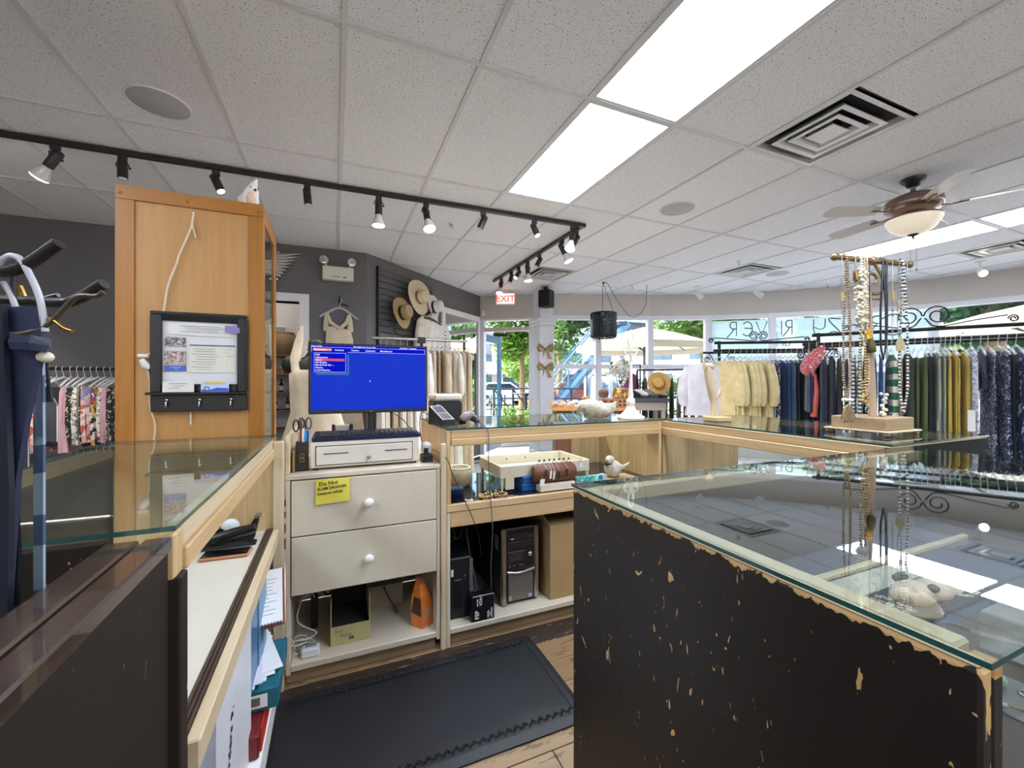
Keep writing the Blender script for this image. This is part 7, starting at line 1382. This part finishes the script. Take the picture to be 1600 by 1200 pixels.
mg = garment('magenta top hanging behind the dark topped table', 'blouse', None, (4.02, 5.0, 1.55), (.8, -.6, 0), fab('cloth_magenta', 'plain', ['#9c2f86'], 8), 'top', .55, .05, 270, .15, .6); bmg = thing('wall_peg_rail', 'short black rail holding the magenta top', 'rail', (4.0, 5.02, 1.57)); part(bmg, 'rail', BLACKM, lambda m: m.cyl((3.9, 5.09, 1.552), (4.14, 4.91, 1.552), .008)); part(bmg, 'post', BLACKM, lambda m: m.cyl((4.14, 4.91, 0), (4.14, 4.91, 1.56), .01))
pl_ = thing('potted_plant', 'green leafy plant on the pine table behind the white turned stand', 'plant', tp(.5, .15, .996)); part(pl_, 'pot', M('pot_dark', '#4a4038', .6), lambda m: (setattr(m, 'T', TT), m.lathe([(.06, 0), (.08, .12), (.083, .13)], (.44, .12, .996), 14))); LEAF = M('leaf_green', '#2f6a2c', .45, var=.3, vs=14); part(pl_, 'stem', M('stem_green', '#4a6a34', .6), lambda m: [(setattr(m, 'T', TT), m.ring([(.44, .12, 1.12), (.44 + .05 * sin(k), .12 + .03 * cos(k), 1.25 + .05 * k)], .004, 5)) for k in range(5)])
random.seed(5)
for k in range(26):
    c = Vector((.44 + rnd(-.13, .13), .12 + rnd(-.1, .1), 1.16 + rnd(0, .36))); a = rnd(0, 6.28); T = TT @ Matrix.Translation(c) @ Matrix.Rotation(a, 4, 'Z') @ Matrix.Rotation(rnd(-.7, .3), 4, 'Y'); part(pl_, 'leaf', LEAF, lambda m: (setattr(m, 'T', T), m.add([(0, 0, 0), (.03, -.02, .004), (.065, -.018, .004), (.095, 0, -.01), (.065, .018, .004), (.03, .02, .004), (.05, 0, -.004)], [(0, 1, 6), (1, 2, 6), (2, 3, 6), (3, 4, 6), (4, 5, 6), (5, 0, 6)])))

# ------------------------------------------------------------------ entrance details
ex = thing('exit_sign', 'lit EXIT sign with red letters over the entrance', 'exit sign', (2.62, 6.42, 2.83)); TE = Matrix.Translation((2.63, 6.46, 2.69)) @ Matrix.Rotation(-YAW + .05, 4, 'Z')
part(ex, 'case', M('exit_case', '#e5ded8', .4), lb_(-.16, -.03, -.10, .16, .03, .10, TE, .008)); part(ex, 'mount', WHITE, lb_(-.05, -.02, .101, .05, .02, .142, TE)); part(ex, 'face', M('exit_face', '#e9dcd6', .4, emit='#f2dcd6', es=.4), lb_(-.145, -.032, -.085, .145, -.0302, .085, TE, 0)); text('EXIT', .155, glow('exit_red', '#e8392f', 1.6), ex, TE @ frame((0, -.0325, -.055), (1, 0, 0), (0, 0, 1)), 'lettering', .001, 'CENTER', 1.0)
sk = thing('wall_speaker', 'black loudspeaker box on top of the white column', 'loudspeaker', (3.13, 5.96, 2.64)); TK = Matrix.Translation((3.12, 5.93, 2.63)) @ Matrix.Rotation(-.95, 4, 'Z'); part(sk, 'box', M('speaker_brown_black', '#1d1718', .5), lb_(-.10, -.09, -.135, .10, .09, .135, TK, .006)); part(sk, 'grille', M('grille_black', '#111216', .8), lb_(-.092, -.096, -.125, .092, -.0905, .125, TK, .003)); part(sk, 'bracket', BLACKM, lb_(-.03, -.03, .1355, .03, .03, .19, TK))
ms = thing('motion_sensor', 'small white motion sensor in the corner above the mirror', 'sensor', (2.42, 6.98, 2.5)); part(ms, 'body', WHITE, lambda m: m.ball((2.42, 6.99, 2.52), .045, 10, 7, (.8, .8, 1.3))); part(ms, 'lens', PAPER, lambda m: m.ball((2.415, 6.96, 2.5), .028, 8, 6))
RIB = M('bow_gold', '#9c8558', .45, .3, var=.15, vs=20)
for k, z in enumerate((1.83, 1.53)):
    bo = thing('ribbon_bow', ('upper', 'lower')[k] + ' gold ribbon bow tied on the white column', 'bow', (3.2, 5.98, z)); T = frame((3.135, 5.985, z), (.92, -.39, 0), (0, 0, 1))
    part(bo, 'knot', RIB, lambda m: (setattr(m, 'T', T), m.ball((0, 0, .01), .026, 8, 6)))
    for sg in (-1, 1): part(bo, 'loop', RIB, lambda m: (setattr(m, 'T', T), m.ring([(sg * .012, 0, .012), (sg * .06, .035, .02), (sg * .10, .07, .02), (sg * .115, .02, .02), (sg * .10, -.03, .02), (sg * .05, -.015, .015)], [.012, .03, .032, .03, .028, .014], 7, flat=(.5, 1)))); part(bo, 'tail', RIB, lambda m: (setattr(m, 'T', T), m.prism([(0, 0), (sg * .03, .0), (sg * .11, -.17), (sg * .075, -.15), (sg * .045, -.16)], .004, .008)))
chn = thing('chandelier', 'black beaded drum chandelier hanging from two cords by the windows', 'chandelier', (3.955, 5.3, 2.83)); HX, HY = 3.80, 5.34; BLB = M('black_bead', '#0d0f18', .15, var=.2)
part(chn, 'top_ring', BLACKM, lambda m: m.ring([(HX + .19 * cos(a), HY + .19 * sin(a), 2.35) for a in [k * .2618 for k in range(24)]], .012, 6, closed=True)); part(chn, 'bead_strands', BLB, lambda m: [m.ring([(HX + r * cos(a), HY + r * sin(a), 2.35 - .03 * q) for q in range(0, 13)], [.0075, .012] * 6 + [.008], 5) for r, n_ in ((.19, 44), (.165, 30)) for a in [2 * pi * k / n_ for k in range(n_)]], kind='stuff'); part(chn, 'lower_ring', BLACKM, lambda m: m.ring([(HX + .18 * cos(a), HY + .18 * sin(a), 1.985) for a in [k * .2618 for k in range(24)]], .012, 6, closed=True)); part(chn, 'crystal_fringe', PLAST, lambda m: [m.ring([(HX + .15 * cos(a), HY + .15 * sin(a), 1.975), (HX + .14 * cos(a), HY + .14 * sin(a), 1.90 + .02 * sin(5 * a))], [.009, .006], 4) for a in [k * .35 for k in range(18)]], kind='stuff')
for x, y in ((HX - .02, HY), (HX + .16, HY - .05)): part(chn, 'cord', INK, lambda m: m.ring([(HX + (x - HX) * 1.0, y, 2.36), (HX - .01, HY + .01, 2.832)], .004, 5))
part(chn, 'swag_cord', INK, lambda m: m.ring(smooth([(HX, HY, 2.83), (HX + .06, HY - .03, 2.80), (HX + .2, HY - .08, 2.55), (HX + .40, HY - .16, 2.30), (HX + .62, HY - .2, 2.45), (HX + .75, HY - .1, 2.83)], 4), .004, 5)); part(chn, 'ceiling_hook', BLACK, lambda m: m.ball((HX, HY, 2.825), .02, 8, 5))
# shelf in the nook behind the side doorway
NS_ = wood('nook_shelf', '#6a4a34', '#8a6548', 0, .5)
shf = thing('wall_shelf', 'brown wooden wall shelves with bottles in the room behind the side doorway', 'shelf', (-.6, 6.6, 0))
for z in (.66, .92, 1.17, 1.41, 1.67): part(shf, 'board', NS_, lambda m: m.box(-1.3, 6.40, z - .025, -.38, 6.749, z, .003))
part(shf, 'upright', NS_, lambda m: m.box(-1.33, 6.42, .0, -1.301, 6.749, 1.9)); part(shf, 'upright', NS_, lambda m: m.box(-.379, 6.72, .0, -.36, 6.749, 1.9))
BPN = M('blue_grey_panel', '#8d97a8', .6)
for x0, x1, lb in ((-1.0, -.62, 'left blue-grey picture panel above the nook shelves'), (-.50, -.25, 'right blue-grey picture panel above the nook shelves')):
    pp = thing('wall_picture', lb, 'picture', (x0, 6.74, 1.9)); part(pp, 'panel', BPN, lambda m: m.box(x0 + .02, 6.735, 1.70, x1 - .02, 6.742, 2.08)); part(pp, 'frame', WHITE, lambda m: (m.box(x0, 6.73, 1.68, x0 + .02, 6.749, 2.1), m.box(x1 - .02, 6.73, 1.68, x1, 6.749, 2.1), m.box(x0 + .02, 6.73, 2.08, x1 - .02, 6.749, 2.1), m.box(x0 + .02, 6.73, 1.68, x1 - .02, 6.749, 1.70)))
wk = thing('wicker_basket', 'round wicker basket on the top nook shelf', 'basket', (-.66, 6.55, 1.67)); part(wk, 'body', M('wicker', '#9a7d5c', .8, var=.25, vs=50, bump=.6, bs=60, stretch=(1, 1, 3)), lambda m: m.lathe([(.12, 0), (.17, .08), (.18, .18), (.15, .28), (.11, .30)], (-.64, 6.56, 1.6705), 20)); part(wk, 'rim', M('wicker', '', .8), lambda m: m.ring([(-.64 + .115 * cos(a), 6.56 + .115 * sin(a), 1.975) for a in [k * .35 for k in range(18)]], .014, 6, closed=True))
for k in range(5):
    x = -.74 + k * .075; z = .9205 + (.25 if k % 2 else 0); bo = thing('bottle', '%s dark bottle with cream label from the left on the nook shelves' % ORD[k], 'bottle', (x, 6.47, z), 'bottles on the nook shelves'); part(bo, 'body', M('bottle_dark', '#1a1714', .2), lambda m: m.lathe([(.026, 0), (.028, .02), (.028, .10), (.011, .125), (.011, .155)], (x, 6.47, z), 12)); part(bo, 'label', M('label_cream', '#ddd5c2', .6), lambda m: m.lathe([(.0285, .02), (.0285, .08)], (x, 6.47, z), 12)); part(bo, 'cap', BLACK, lambda m: m.lathe([(.013, .155), (.013, .175), (.001, .176)], (x, 6.47, z), 10))
for k in range(4):
    x = -.75 + k * .1; bo = thing('jar', '%s amber jar from the left on the middle nook shelf' % ORD[k], 'jar', (x, 6.47, 1.41), 'jars on the nook shelf'); part(bo, 'body', M('jar_amber', '#b58c52', .25), lambda m: m.lathe([(.035, 0), (.038, .02), (.038, .08)], (x, 6.47, 1.4105), 12)); part(bo, 'lid', M('jar_lid', '#d8cdb6', .5), lambda m: m.lathe([(.04, .08), (.04, .10), (.001, .101)], (x, 6.47, 1.4105), 12))
nl = thing('nook_lamp', 'small white ceiling lamp in the room behind the side doorway', 'lamp', (-.8, 6.1, 2.6)); part(nl, 'base', WHITE, lambda m: m.lathe([(.09, -.02), (.09, 0)], (-.8, 6.1, 2.6), 18)); part(nl, 'globe', glow('nook_globe', '#fff6e8', 14), lambda m: m.ball((-.8, 6.1, 2.53), .075, 14, 8))
# shop name on the windows, read from outside
LET = {'R': [[(.12, 0), (.12, 1)], [(.12, 1), (.55, .98), (.72, .78), (.55, .56), (.12, .50)], [(.36, .5), (.6, .22), (1.0, -.1)]], 'E': [[(.92, .84), (.55, 1), (.2, .85), (.08, .5), (.2, .15), (.55, 0), (.95, .14)], [(.10, .52), (.8, .56)]], 'V': [[(0, 1), (.5, 0), (1, 1)]], 'I': [[(.5, 0), (.5, 1)]],
       'Y': [[(.08, 1), (.10, .5), (.35, .30), (.88, .45)], [(.9, 1), (.9, .25), (.6, -.15), (.1, -.05)]], 'Z': [[(.05, .95), (.92, .95), (.1, .05), (.6, .12), (1, -.05)]], 'A': [[(0, 0), (.5, 1), (1, 0)], [(.2, .38), (.8, .38)]], 'C': [[(1, .8), (.6, 1.02), (.2, .85), (.02, .45), (.2, .1), (.6, -.05), (1.05, .1)]]}
SN = thing('shop_sign', 'dark green shop name lettering on the inside of the curved windows', 'sign', (7.0, 4.6, 2.1)); LM = M('letter_dark', '#39443f', .5)
for ch, x, y, wi, w_ in (('R', 6.299, 5.111, 4, .17), ('E', 6.49, 4.967, 4, .17), ('V', 6.662, 4.838, 4, .17), ('I', 6.885, 4.650, 5, .10), ('R', 6.952, 4.586, 5, .15), ('Y', 7.266, 4.284, 5, .19), ('Z', 7.415, 4.141, 5, .19), ('A', 7.606, 3.945, 6, .20), ('R', 7.751, 3.76, 6, .17), ('C', 7.90, 3.57, 6, .32)):
    a, b = Vector((*FRONT[wi], 0)), Vector((*FRONT[wi + 1], 0)); u = (b - a).normalized(); n = Vector((u.y, -u.x, 0)); h_ = .24 if ch != 'C' else .30
    base = Vector((x, y, 2.09 if ch != 'C' else 2.04)) + n * -.028
    def lt(m):
        for st in LET[ch]:
            pts = [tuple(base - u * ((px - .5) * w_) + Vector((0, 0, py * h_))) for px, py in st]; pts = smooth(pts, 5) if len(pts) > 3 else pts
            m.ring(pts, .0085, 4)
    part(SN, 'letter', LM, lt)
for k, (ch) in enumerate('Co.'): text(ch, .11, LM, SN, frame(Vector((6.97 + .0 * k, 4.56, 1.90)) + Vector((.722 * -.06 * k, .691 * .06 * k, 0)), (-.722, .691, 0), (0, 0, 1)), 'small_letter', .001)
# ------------------------------------------------------------------ outside
t = NT('pavement'); n = t.noise(t.coord((1, 1, 1), True), 1.2, 4); t.bsdf(t.ramp(n, [(.3, lin('#a8a09a')), (.7, lin('#bdb6b0'))]), .9, 0, t.noise(t.coord((1, 1, 1), True), 40, 3), .2); PAVE = t.m
ASP = M('asphalt', '#8b8988', .9, var=.08, vs=2)
MB().box(-60, -40, -.5, 90, 90, -.14).build('ground', PAVE, kind='structure')
MB().box(-40, 22, -.14, 60, 30, -.125).build('road', ASP, kind='structure')
def leaves_mat(name, a, b):
    t = NT(name); c = t.mix(t.n('ObjectInfo').outputs['Random'] if False else t.noise(t.coord((1, 1, 1), True), 5, 3), lin(a), lin(b)); p = t.bsdf(c, .6)
    tr = t.n('BsdfTranslucent'); t.l(c, tr.inputs[0]); x = t.n('MixShader'); x.inputs[0].default_value = .35; t.l(p.outputs[0], x.inputs[1]); t.l(tr.outputs[0], x.inputs[2]); t.l(x.outputs[0], t.out.inputs[0]); return t.m
LM1, LM2, LM3 = leaves_mat('leaves_bright', '#3f6a1f', '#86a83c'), leaves_mat('leaves_mid', '#2c5426', '#6c8c42'), leaves_mat('leaves_dark', '#1b4030', '#48744a')
BARK = M('bark', '#5a4a3c', .9, var=.2, vs=10, bump=.5, bs=20)
def foliage(m, c, r, n, sz, seed, lumps=9):
    random.seed(seed); L = [(Vector((rnd(-.65, .65), rnd(-.65, .65), rnd(-.6, .6))), rnd(.35, .6)) for _ in range(lumps)]; c = Vector(c)
    for i in range(n):
        q, lr = L[i % lumps]; v = Vector((random.gauss(0, 1), random.gauss(0, 1), random.gauss(0, 1))).normalized() * lr * rnd(.55, 1.0) + q
        p = c + Vector((v.x * r[0], v.y * r[1], v.z * r[2])); a = Vector((rnd(-1, 1), rnd(-1, 1), rnd(-1, 1))).normalized(); b = a.orthogonal().normalized(); s = sz * rnd(.6, 1.3)
        m.add([tuple(p - a * s), tuple(p + b * s * .5), tuple(p + a * s), tuple(p - b * s * .5)], [(0, 1, 2, 3)])
def tree(label, x, y, zc, r, mat, seed, n=2600, sz=.16, trunk=.12):
    o = thing('tree', label, 'tree', (x, y, -.14), 'trees outside the windows'); part(o, 'crown', mat, lambda m: foliage(m, (x, y, zc), r, n, sz, seed, 12), kind='stuff')
    part(o, 'trunk', BARK, lambda m: (m.ring([(x, y, -.14), (x + .05, y, zc * .5), (x, y + .05, zc)], [trunk, trunk * .8, trunk * .4], 8), m.ring([(x, y, zc * .6), (x + r[0] * .4, y, zc + .3)], [trunk * .5, .02], 6), m.ring([(x, y, zc * .65), (x - r[0] * .4, y + .2, zc + .4)], [trunk * .5, .02], 6)))
tree('bright maple tree seen through the open entrance', 5.6, 12.4, 3.1, (1.3, 1.3, 1.25), LM1, 1, 3000, .13)
tree('pale green street tree further down beyond the entrance', 9.3, 19.5, 2.2, (2.2, 2.2, 1.7), LM1, 2, 2200, .17)
tree('sunlit tree behind the big parasol', 12.9, 11.8, 3.9, (2.4, 2.2, 2.2), LM1, 3, 4200, .19)
tree('green tree left of the big parasol behind the stairs', 8.4, 14.9, 4.0, (1.8, 1.8, 2.4), LM2, 4, 3600, .19)
tree('mid green tree between parasol and shop sign window', 17.2, 9.6, 2.9, (1.0, 1.0, 2.0), LM2, 5, 2600, .19)
tree('dark tree with thick trunk behind the right window', 15.6, 5.0, 3.9, (2.0, 2.0, 2.2), LM3, 6, 4200, .19, .28)
tree('dark green tree at the right end of the windows', 14.6, .9, 3.6, (2.0, 2.0, 2.4), LM3, 7, 4200, .19, .2)
tree('far green tree beside the pale building across the street', 21.0, 6.6, 3.2, (1.6, 1.6, 2.4), LM2, 8, 2600, .28)
tree('far tree behind the street buildings to the left', -2.6, 27.0, 4.6, (2.4, 2.2, 2.4), LM2, 9, 2400, .24)
hd = thing('hedge', 'sunlit clipped hedge under the parasol beyond the patio', 'hedge', (10.2, 9.6, -.14)); part(hd, 'leaves', LM1, lambda m: [foliage(m, (8.6 + k * .9, 11.4 - k * .95, .75), (1.1, .9, .8), 900, .09, 20 + k) for k in range(5)], kind='stuff'); part(hd, 'stems', BARK, lambda m: [m.cyl((8.6 + k * .45, 11.4 - k * .475, -.14), (8.6 + k * .45, 11.4 - k * .475, .8), .03, n=6) for k in range(9)])
pb = thing('planter', 'concrete planter with low green shrubs just outside the entrance', 'planter', (3.9, 8.9, -.14)); part(pb, 'trough', M('concrete', '#a9a5a0', .9, var=.08), lambda m: m.box(3.3, 8.55, -.14, 4.6, 8.95, .30, .01)); part(pb, 'shrubs', LM1, lambda m: [foliage(m, (3.5 + .3 * k, 8.75, .48), (.28, .25, .26), 260, .05, 30 + k, 6) for k in range(4)], kind='stuff')
RB = M('railing_black', '#20242c', .5, var=.1)
rl = thing('railing', 'black metal patio railing with slanted braces beyond the entrance', 'railing', (4.5, 10.4, -.14)); ra, rb_ = Vector((2.6, 11.4, 0)), Vector((6.4, 9.6, 0))
for k in range(9): q = ra.lerp(rb_, k / 8); part(rl, 'post', RB, lambda m: m.box(q.x - .025, q.y - .025, -.14, q.x + .025, q.y + .025, 1.10))
for z in (.25, .55, .85, 1.12): part(rl, 'bar', RB, lambda m: m.ring([(ra.x, ra.y, z), (rb_.x, rb_.y, z)], .022, 5))
for k in (3, 4): q, q2 = ra.lerp(rb_, k / 8), ra.lerp(rb_, (k + 1) / 8); part(rl, 'brace', RB, lambda m: m.ring([(q.x, q.y, 1.1), (q2.x, q2.y, .45)], .022, 5))
tb_ = thing('bistro_table', 'dark bistro table on the sunny patio beyond the entrance', 'table', (4.9, 9.3, -.14)); part(tb_, 'top', RB, lambda m: m.lathe([(.001, 0), (.36, 0), (.36, .03), (.001, .031)], (4.35, 9.35, 1.0), 20)); part(tb_, 'leg', RB, lambda m: m.cyl((4.35, 9.35, -.1), (4.35, 9.35, 1.0), .035)); part(tb_, 'foot', RB, lambda m: m.lathe([(.25, 0), (.25, .03), (.05, .05)], (4.35, 9.35, -.139), 16))
for k, (x, y) in enumerate(((3.75, 9.55), (4.92, 9.2))):
    ch = thing('patio_chair', ('left', 'right')[k] + ' dark slatted patio stool at the bistro table', 'stool', (x, y, -.14)); part(ch, 'seat', RB, lambda m: m.box(x - .2, y - .2, .62, x + .2, y + .2, .66, .01)); 
    for i in (-1, 1):
        for j in (-1, 1): part(ch, 'leg', RB, lambda m: m.ring([(x + i * .17, y + j * .17, .62), (x + i * .2, y + j * .2, -.139)], .016, 6))
    part(ch, 'backrest', RB, lambda m: [m.box(x - .18 + .09 * q, y + .17, .661, x - .15 + .09 * q, y + .19, .98) for q in range(5)])
# outside staircase in blue steel
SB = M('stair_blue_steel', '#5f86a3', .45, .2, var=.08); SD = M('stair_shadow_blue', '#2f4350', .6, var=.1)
stc = thing('outdoor_stairs', 'blue steel outdoor staircase rising past the left window', 'staircase', (6, 10.6, -.14)); sa, sb_ = Vector((5.28, 10.5, .0)), Vector((7.6, 9.51, 2.98)); sn = Vector((.39, .92, 0))
for d in (0, 1.0): part(stc, 'stringer', SB, lambda m: m.ring([tuple(sa + sn * d), tuple(sb_ + sn * d)], .11, 4, flat=(1, .25))); part(stc, 'handrail', SB, lambda m: (m.ring([tuple(sa + sn * d + Vector((0, 0, .95))), tuple(sb_ + sn * d + Vector((0, 0, .95)))], .028, 6), m.ring([tuple(sa + sn * d + Vector((0, 0, .55))), tuple(sb_ + sn * d + Vector((0, 0, .55)))], .018, 5)))
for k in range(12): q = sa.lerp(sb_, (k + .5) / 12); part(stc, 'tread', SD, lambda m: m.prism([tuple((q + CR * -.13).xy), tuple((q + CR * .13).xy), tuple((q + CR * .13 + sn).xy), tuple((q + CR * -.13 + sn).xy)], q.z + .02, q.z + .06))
for k in range(4): q = sa.lerp(sb_, k / 3); part(stc, 'baluster', SB, lambda m: m.cyl(tuple(q), tuple(q + Vector((0, 0, .95))), .022, n=6))
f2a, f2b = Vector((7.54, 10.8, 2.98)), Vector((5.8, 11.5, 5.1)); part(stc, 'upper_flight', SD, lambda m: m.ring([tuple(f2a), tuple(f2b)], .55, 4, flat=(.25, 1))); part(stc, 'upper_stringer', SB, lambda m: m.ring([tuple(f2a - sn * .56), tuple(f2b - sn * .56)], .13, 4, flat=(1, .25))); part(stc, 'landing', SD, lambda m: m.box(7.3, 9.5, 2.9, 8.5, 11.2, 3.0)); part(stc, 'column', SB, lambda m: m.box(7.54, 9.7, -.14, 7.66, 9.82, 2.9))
# parasols
def parasol(label, x, y, zt, zr, R, hexc, n=8):
    o = thing('parasol', label, 'parasol', (x, y, -.14), 'patio parasols'); cm = NT('canopy' + hexc + str(x)); c = lin(hexc); p = cm.bsdf(c, .8); tr = cm.n('BsdfTranslucent'); tr.inputs[0].default_value = (*c, 1); xx = cm.n('MixShader'); xx.inputs[0].default_value = .35; cm.l(p.outputs[0], xx.inputs[1]); cm.l(tr.outputs[0], xx.inputs[2]); cm.l(xx.outputs[0], cm.out.inputs[0])
    rim = [(x + R * cos(2 * pi * k / n + .2), y + R * sin(2 * pi * k / n + .2)) for k in range(n)]
    def cf(m):
        for k in range(n):
            a, b = rim[k], rim[(k + 1) % n]; am = [(x + (q[0] - x) * .5, y + (q[1] - y) * .5) for q in (a, b)]; zm = zr + (zt - zr) * .56
            m.add([(x, y, zt), (*am[0], zm), (*am[1], zm), (*a, zr), (*b, zr), (a[0], a[1], zr - .14), (b[0], b[1], zr - .14)], [(0, 1, 2), (1, 3, 4, 2), (3, 5, 6, 4)])
    part(o, 'canopy', cm.m, cf)
    for k in range(n): part(o, 'rib', RB, lambda m: m.ring([(x, y, zt - .03), (x + (rim[k][0] - x) * .5, y + (rim[k][1] - y) * .5, zr + (zt - zr) * .54), (*rim[k], zr - .02)], .012, 5)); part(o, 'strut', RB, lambda m: m.ring([(x, y, zr - .12), (x + (rim[k][0] - x) * .45, y + (rim[k][1] - y) * .45, zr + (zt - zr) * .56)], .012, 5))
    part(o, 'pole', RB, lambda m: m.cyl((x, y, -.1), (x, y, zt + .05), .035)); part(o, 'base', M('concrete', '', .9), lambda m: m.lathe([(.35, 0), (.35, .06), (.06, .09)], (x, y, -.139), 18))
parasol('large cream patio parasol seen through the left windows', 6.84, 7.96, 2.62, 2.16, 1.62, '#c3b59f')
parasol('cream parasol behind the right iron rack', 11.6, 3.3, 2.72, 2.32, 1.5, '#c6bba6')
parasol('small tan parasol behind the necklace stand', 11.6, 6.8, 2.5, 2.14, 1.3, '#cdb69a')
# pale blue dresses on a black stand just outside the left window
os_ = thing('clothes_rack', 'black clothes stand on the patio outside the left window', 'clothes rack', (5.3, 7.3, -.14)); part(os_, 'frame', RB, lambda m: m.ring([(4.75, 7.25, -.13), (4.75, 7.25, 1.52), (5.55, 6.93, 1.52), (5.55, 6.93, -.13)], .016, 6)); part(os_, 'foot', RB, lambda m: (m.box(4.73, 7.0, -.139, 4.77, 7.5, -.11), m.box(5.53, 6.7, -.139, 5.57, 7.2, -.11)))
PBL = fab('cloth_pale_blue', 'plain', ['#b9c9e0'], 8)
for k in range(3): garment(('first', 'second', 'third')[k] + ' pale blue dress on the stand outside the left window', 'dress', 'pale blue dresses outside', (4.88 + .2 * k, 7.198 - .08 * k, 1.536), (.92, -.39, 0), PBL, 'dress', 1.15, .05, 300 + k, .16, 1.2)
# buildings across the street
def building(label, x, y, yaw, w_, d, h, wall, rows, cols, awn=None, roof='#8d8a88'):
    o = thing('street_building', label, 'building', (x, y, -.14), 'buildings across the street'); T = Matrix.Translation((x, y, -.14)) @ Matrix.Rotation(yaw, 4, 'Z'); WM2 = M('facade' + wall, wall, .85, var=.04, vs=2)
    part(o, 'wall', WM2, lb_(-w_ / 2, 0, 0, w_ / 2, d, h, T)); part(o, 'roof', M('roof' + roof, roof, .8), lb_(-w_ / 2 - .15, -.15, h, w_ / 2 + .15, d + .15, h + .25, T))
    wg2 = M('far_window', '#4d6270', .15, var=.3, vs=3); n_ = 0
    for r in range(rows):
        for c in range(cols):
            cx = -w_ / 2 + (c + .5) * w_ / cols; z0 = .6 + r * (h - .4) / rows; ww = w_ / cols * .32; f = part(o, 'window', WHITE, lb_(cx - ww - .08, -.06, z0, cx + ww + .08, -.001, z0 + (h / rows) * .62, T, 0)); part(f, 'pane', wg2, lb_(cx - ww, -.08, z0 + .08, cx + ww, -.061, z0 + (h / rows) * .62 - .08, T, 0))
    if awn: part(o, 'awning', M('awning' + awn, awn, .7), lambda m: (setattr(m, 'T', T), m.add([(-w_ / 2, -.1, 2.7), (w_ / 2, -.1, 2.7), (w_ / 2, -1.1, 2.25), (-w_ / 2, -1.1, 2.25), (w_ / 2, -1.1, 2.05), (-w_ / 2, -1.1, 2.05)], [(0, 1, 2, 3), (3, 2, 4, 5)])))
building('white shopfront building across the street beyond the entrance', 14.6, 31.0, -.3, 15, 8, 5.2, '#dcd2d0', 2, 6, '#c9a0a0')
building('pale blue-grey building behind the shop name windows', 22.0, 14.5, -.95, 16, 8, 4.6, '#bcc9cc', 2, 6, None)
building('small teal fronted shop at the left of the street', .9, 32.5, 0, 9, 6, 4.4, '#9fb6b4', 2, 4, '#6f9a98')
def car(label, x, y, yaw, hexc):
    o = thing('car', label, 'car', (x, y, -.125), 'cars on the street'); T = Matrix.Translation((x, y, -.125)) @ Matrix.Rotation(yaw, 4, 'Z'); pm_ = M('car' + hexc, hexc, .25, .1, var=.02)
    def sec(m, pts, y0, y1): m.T = T; k = len(pts); m.add([(a, y0, b) for a, b in pts] + [(a, y1, b) for a, b in pts], [tuple(range(k)), tuple(range(k, 2 * k))[::-1]] + [(q, k + q, k + (q + 1) % k, (q + 1) % k) for q in range(k)])
    part(o, 'body', pm_, lambda m: sec(m, [(-2.15, .3), (-2.2, .75), (-1.6, .92), (1.0, .92), (2.0, .78), (2.15, .55), (2.1, .28)], -.85, .85)); part(o, 'cabin', pm_, lambda m: sec(m, [(-1.7, .92), (-1.3, 1.38), (.3, 1.42), (1.05, .92)], -.74, .74)); GL = M('car_glass', '#2a343c', .1)
    for y0, y1 in ((-.76, -.741), (.741, .76)): part(o, 'side_window', GL, lambda m: sec(m, [(-1.45, .96), (-1.18, 1.30), (.25, 1.33), (.85, .96)], y0, y1))
    part(o, 'windscreen', GL, lambda m: (setattr(m, 'T', T), m.add([(.36, -.65, 1.38), (.36, .65, 1.38), (1.0, .68, .98), (1.0, -.68, .98)], [(0, 1, 2, 3)])))
    for wx in (-1.35, 1.35):
        for wy in (-.80, .80): wh = part(o, 'wheel', M('tyre', '#1a1a1c', .8), lambda m: (setattr(m, 'T', T), m.ring([(wx, wy - .1, .33), (wx, wy + .1, .33)], .33, 16))); part(wh, 'hub', STEEL, lambda m: (setattr(m, 'T', T), m.ring([(wx, wy + (.105 if wy > 0 else -.105), .33), (wx, wy + (.11 if wy > 0 else -.11), .33)], .2, 12)))
    for q in (-.6, .6): part(o, 'headlight', PAPER, lambda m: (setattr(m, 'T', T), m.box(2.05, q - .15, .6, 2.15, q + .15, .72, .02)))
building('unseen pale building added beyond the rear windows to block the low sky', 1.5, -22.0, 0, 34, 8, 9.0, '#b5aca2', 3, 10)  # out of view, added to screen bright low sky from the rear windows
car('white car parked across the street beyond the entrance', 9.6, 24.2, .0, '#e8e8ea'); car('silver car parked further left on the street', 3.2, 26.6, .0, '#b9bcc2'); car('dark red car parked right of the white car', 14.6, 24.0, .05, '#7a3232')
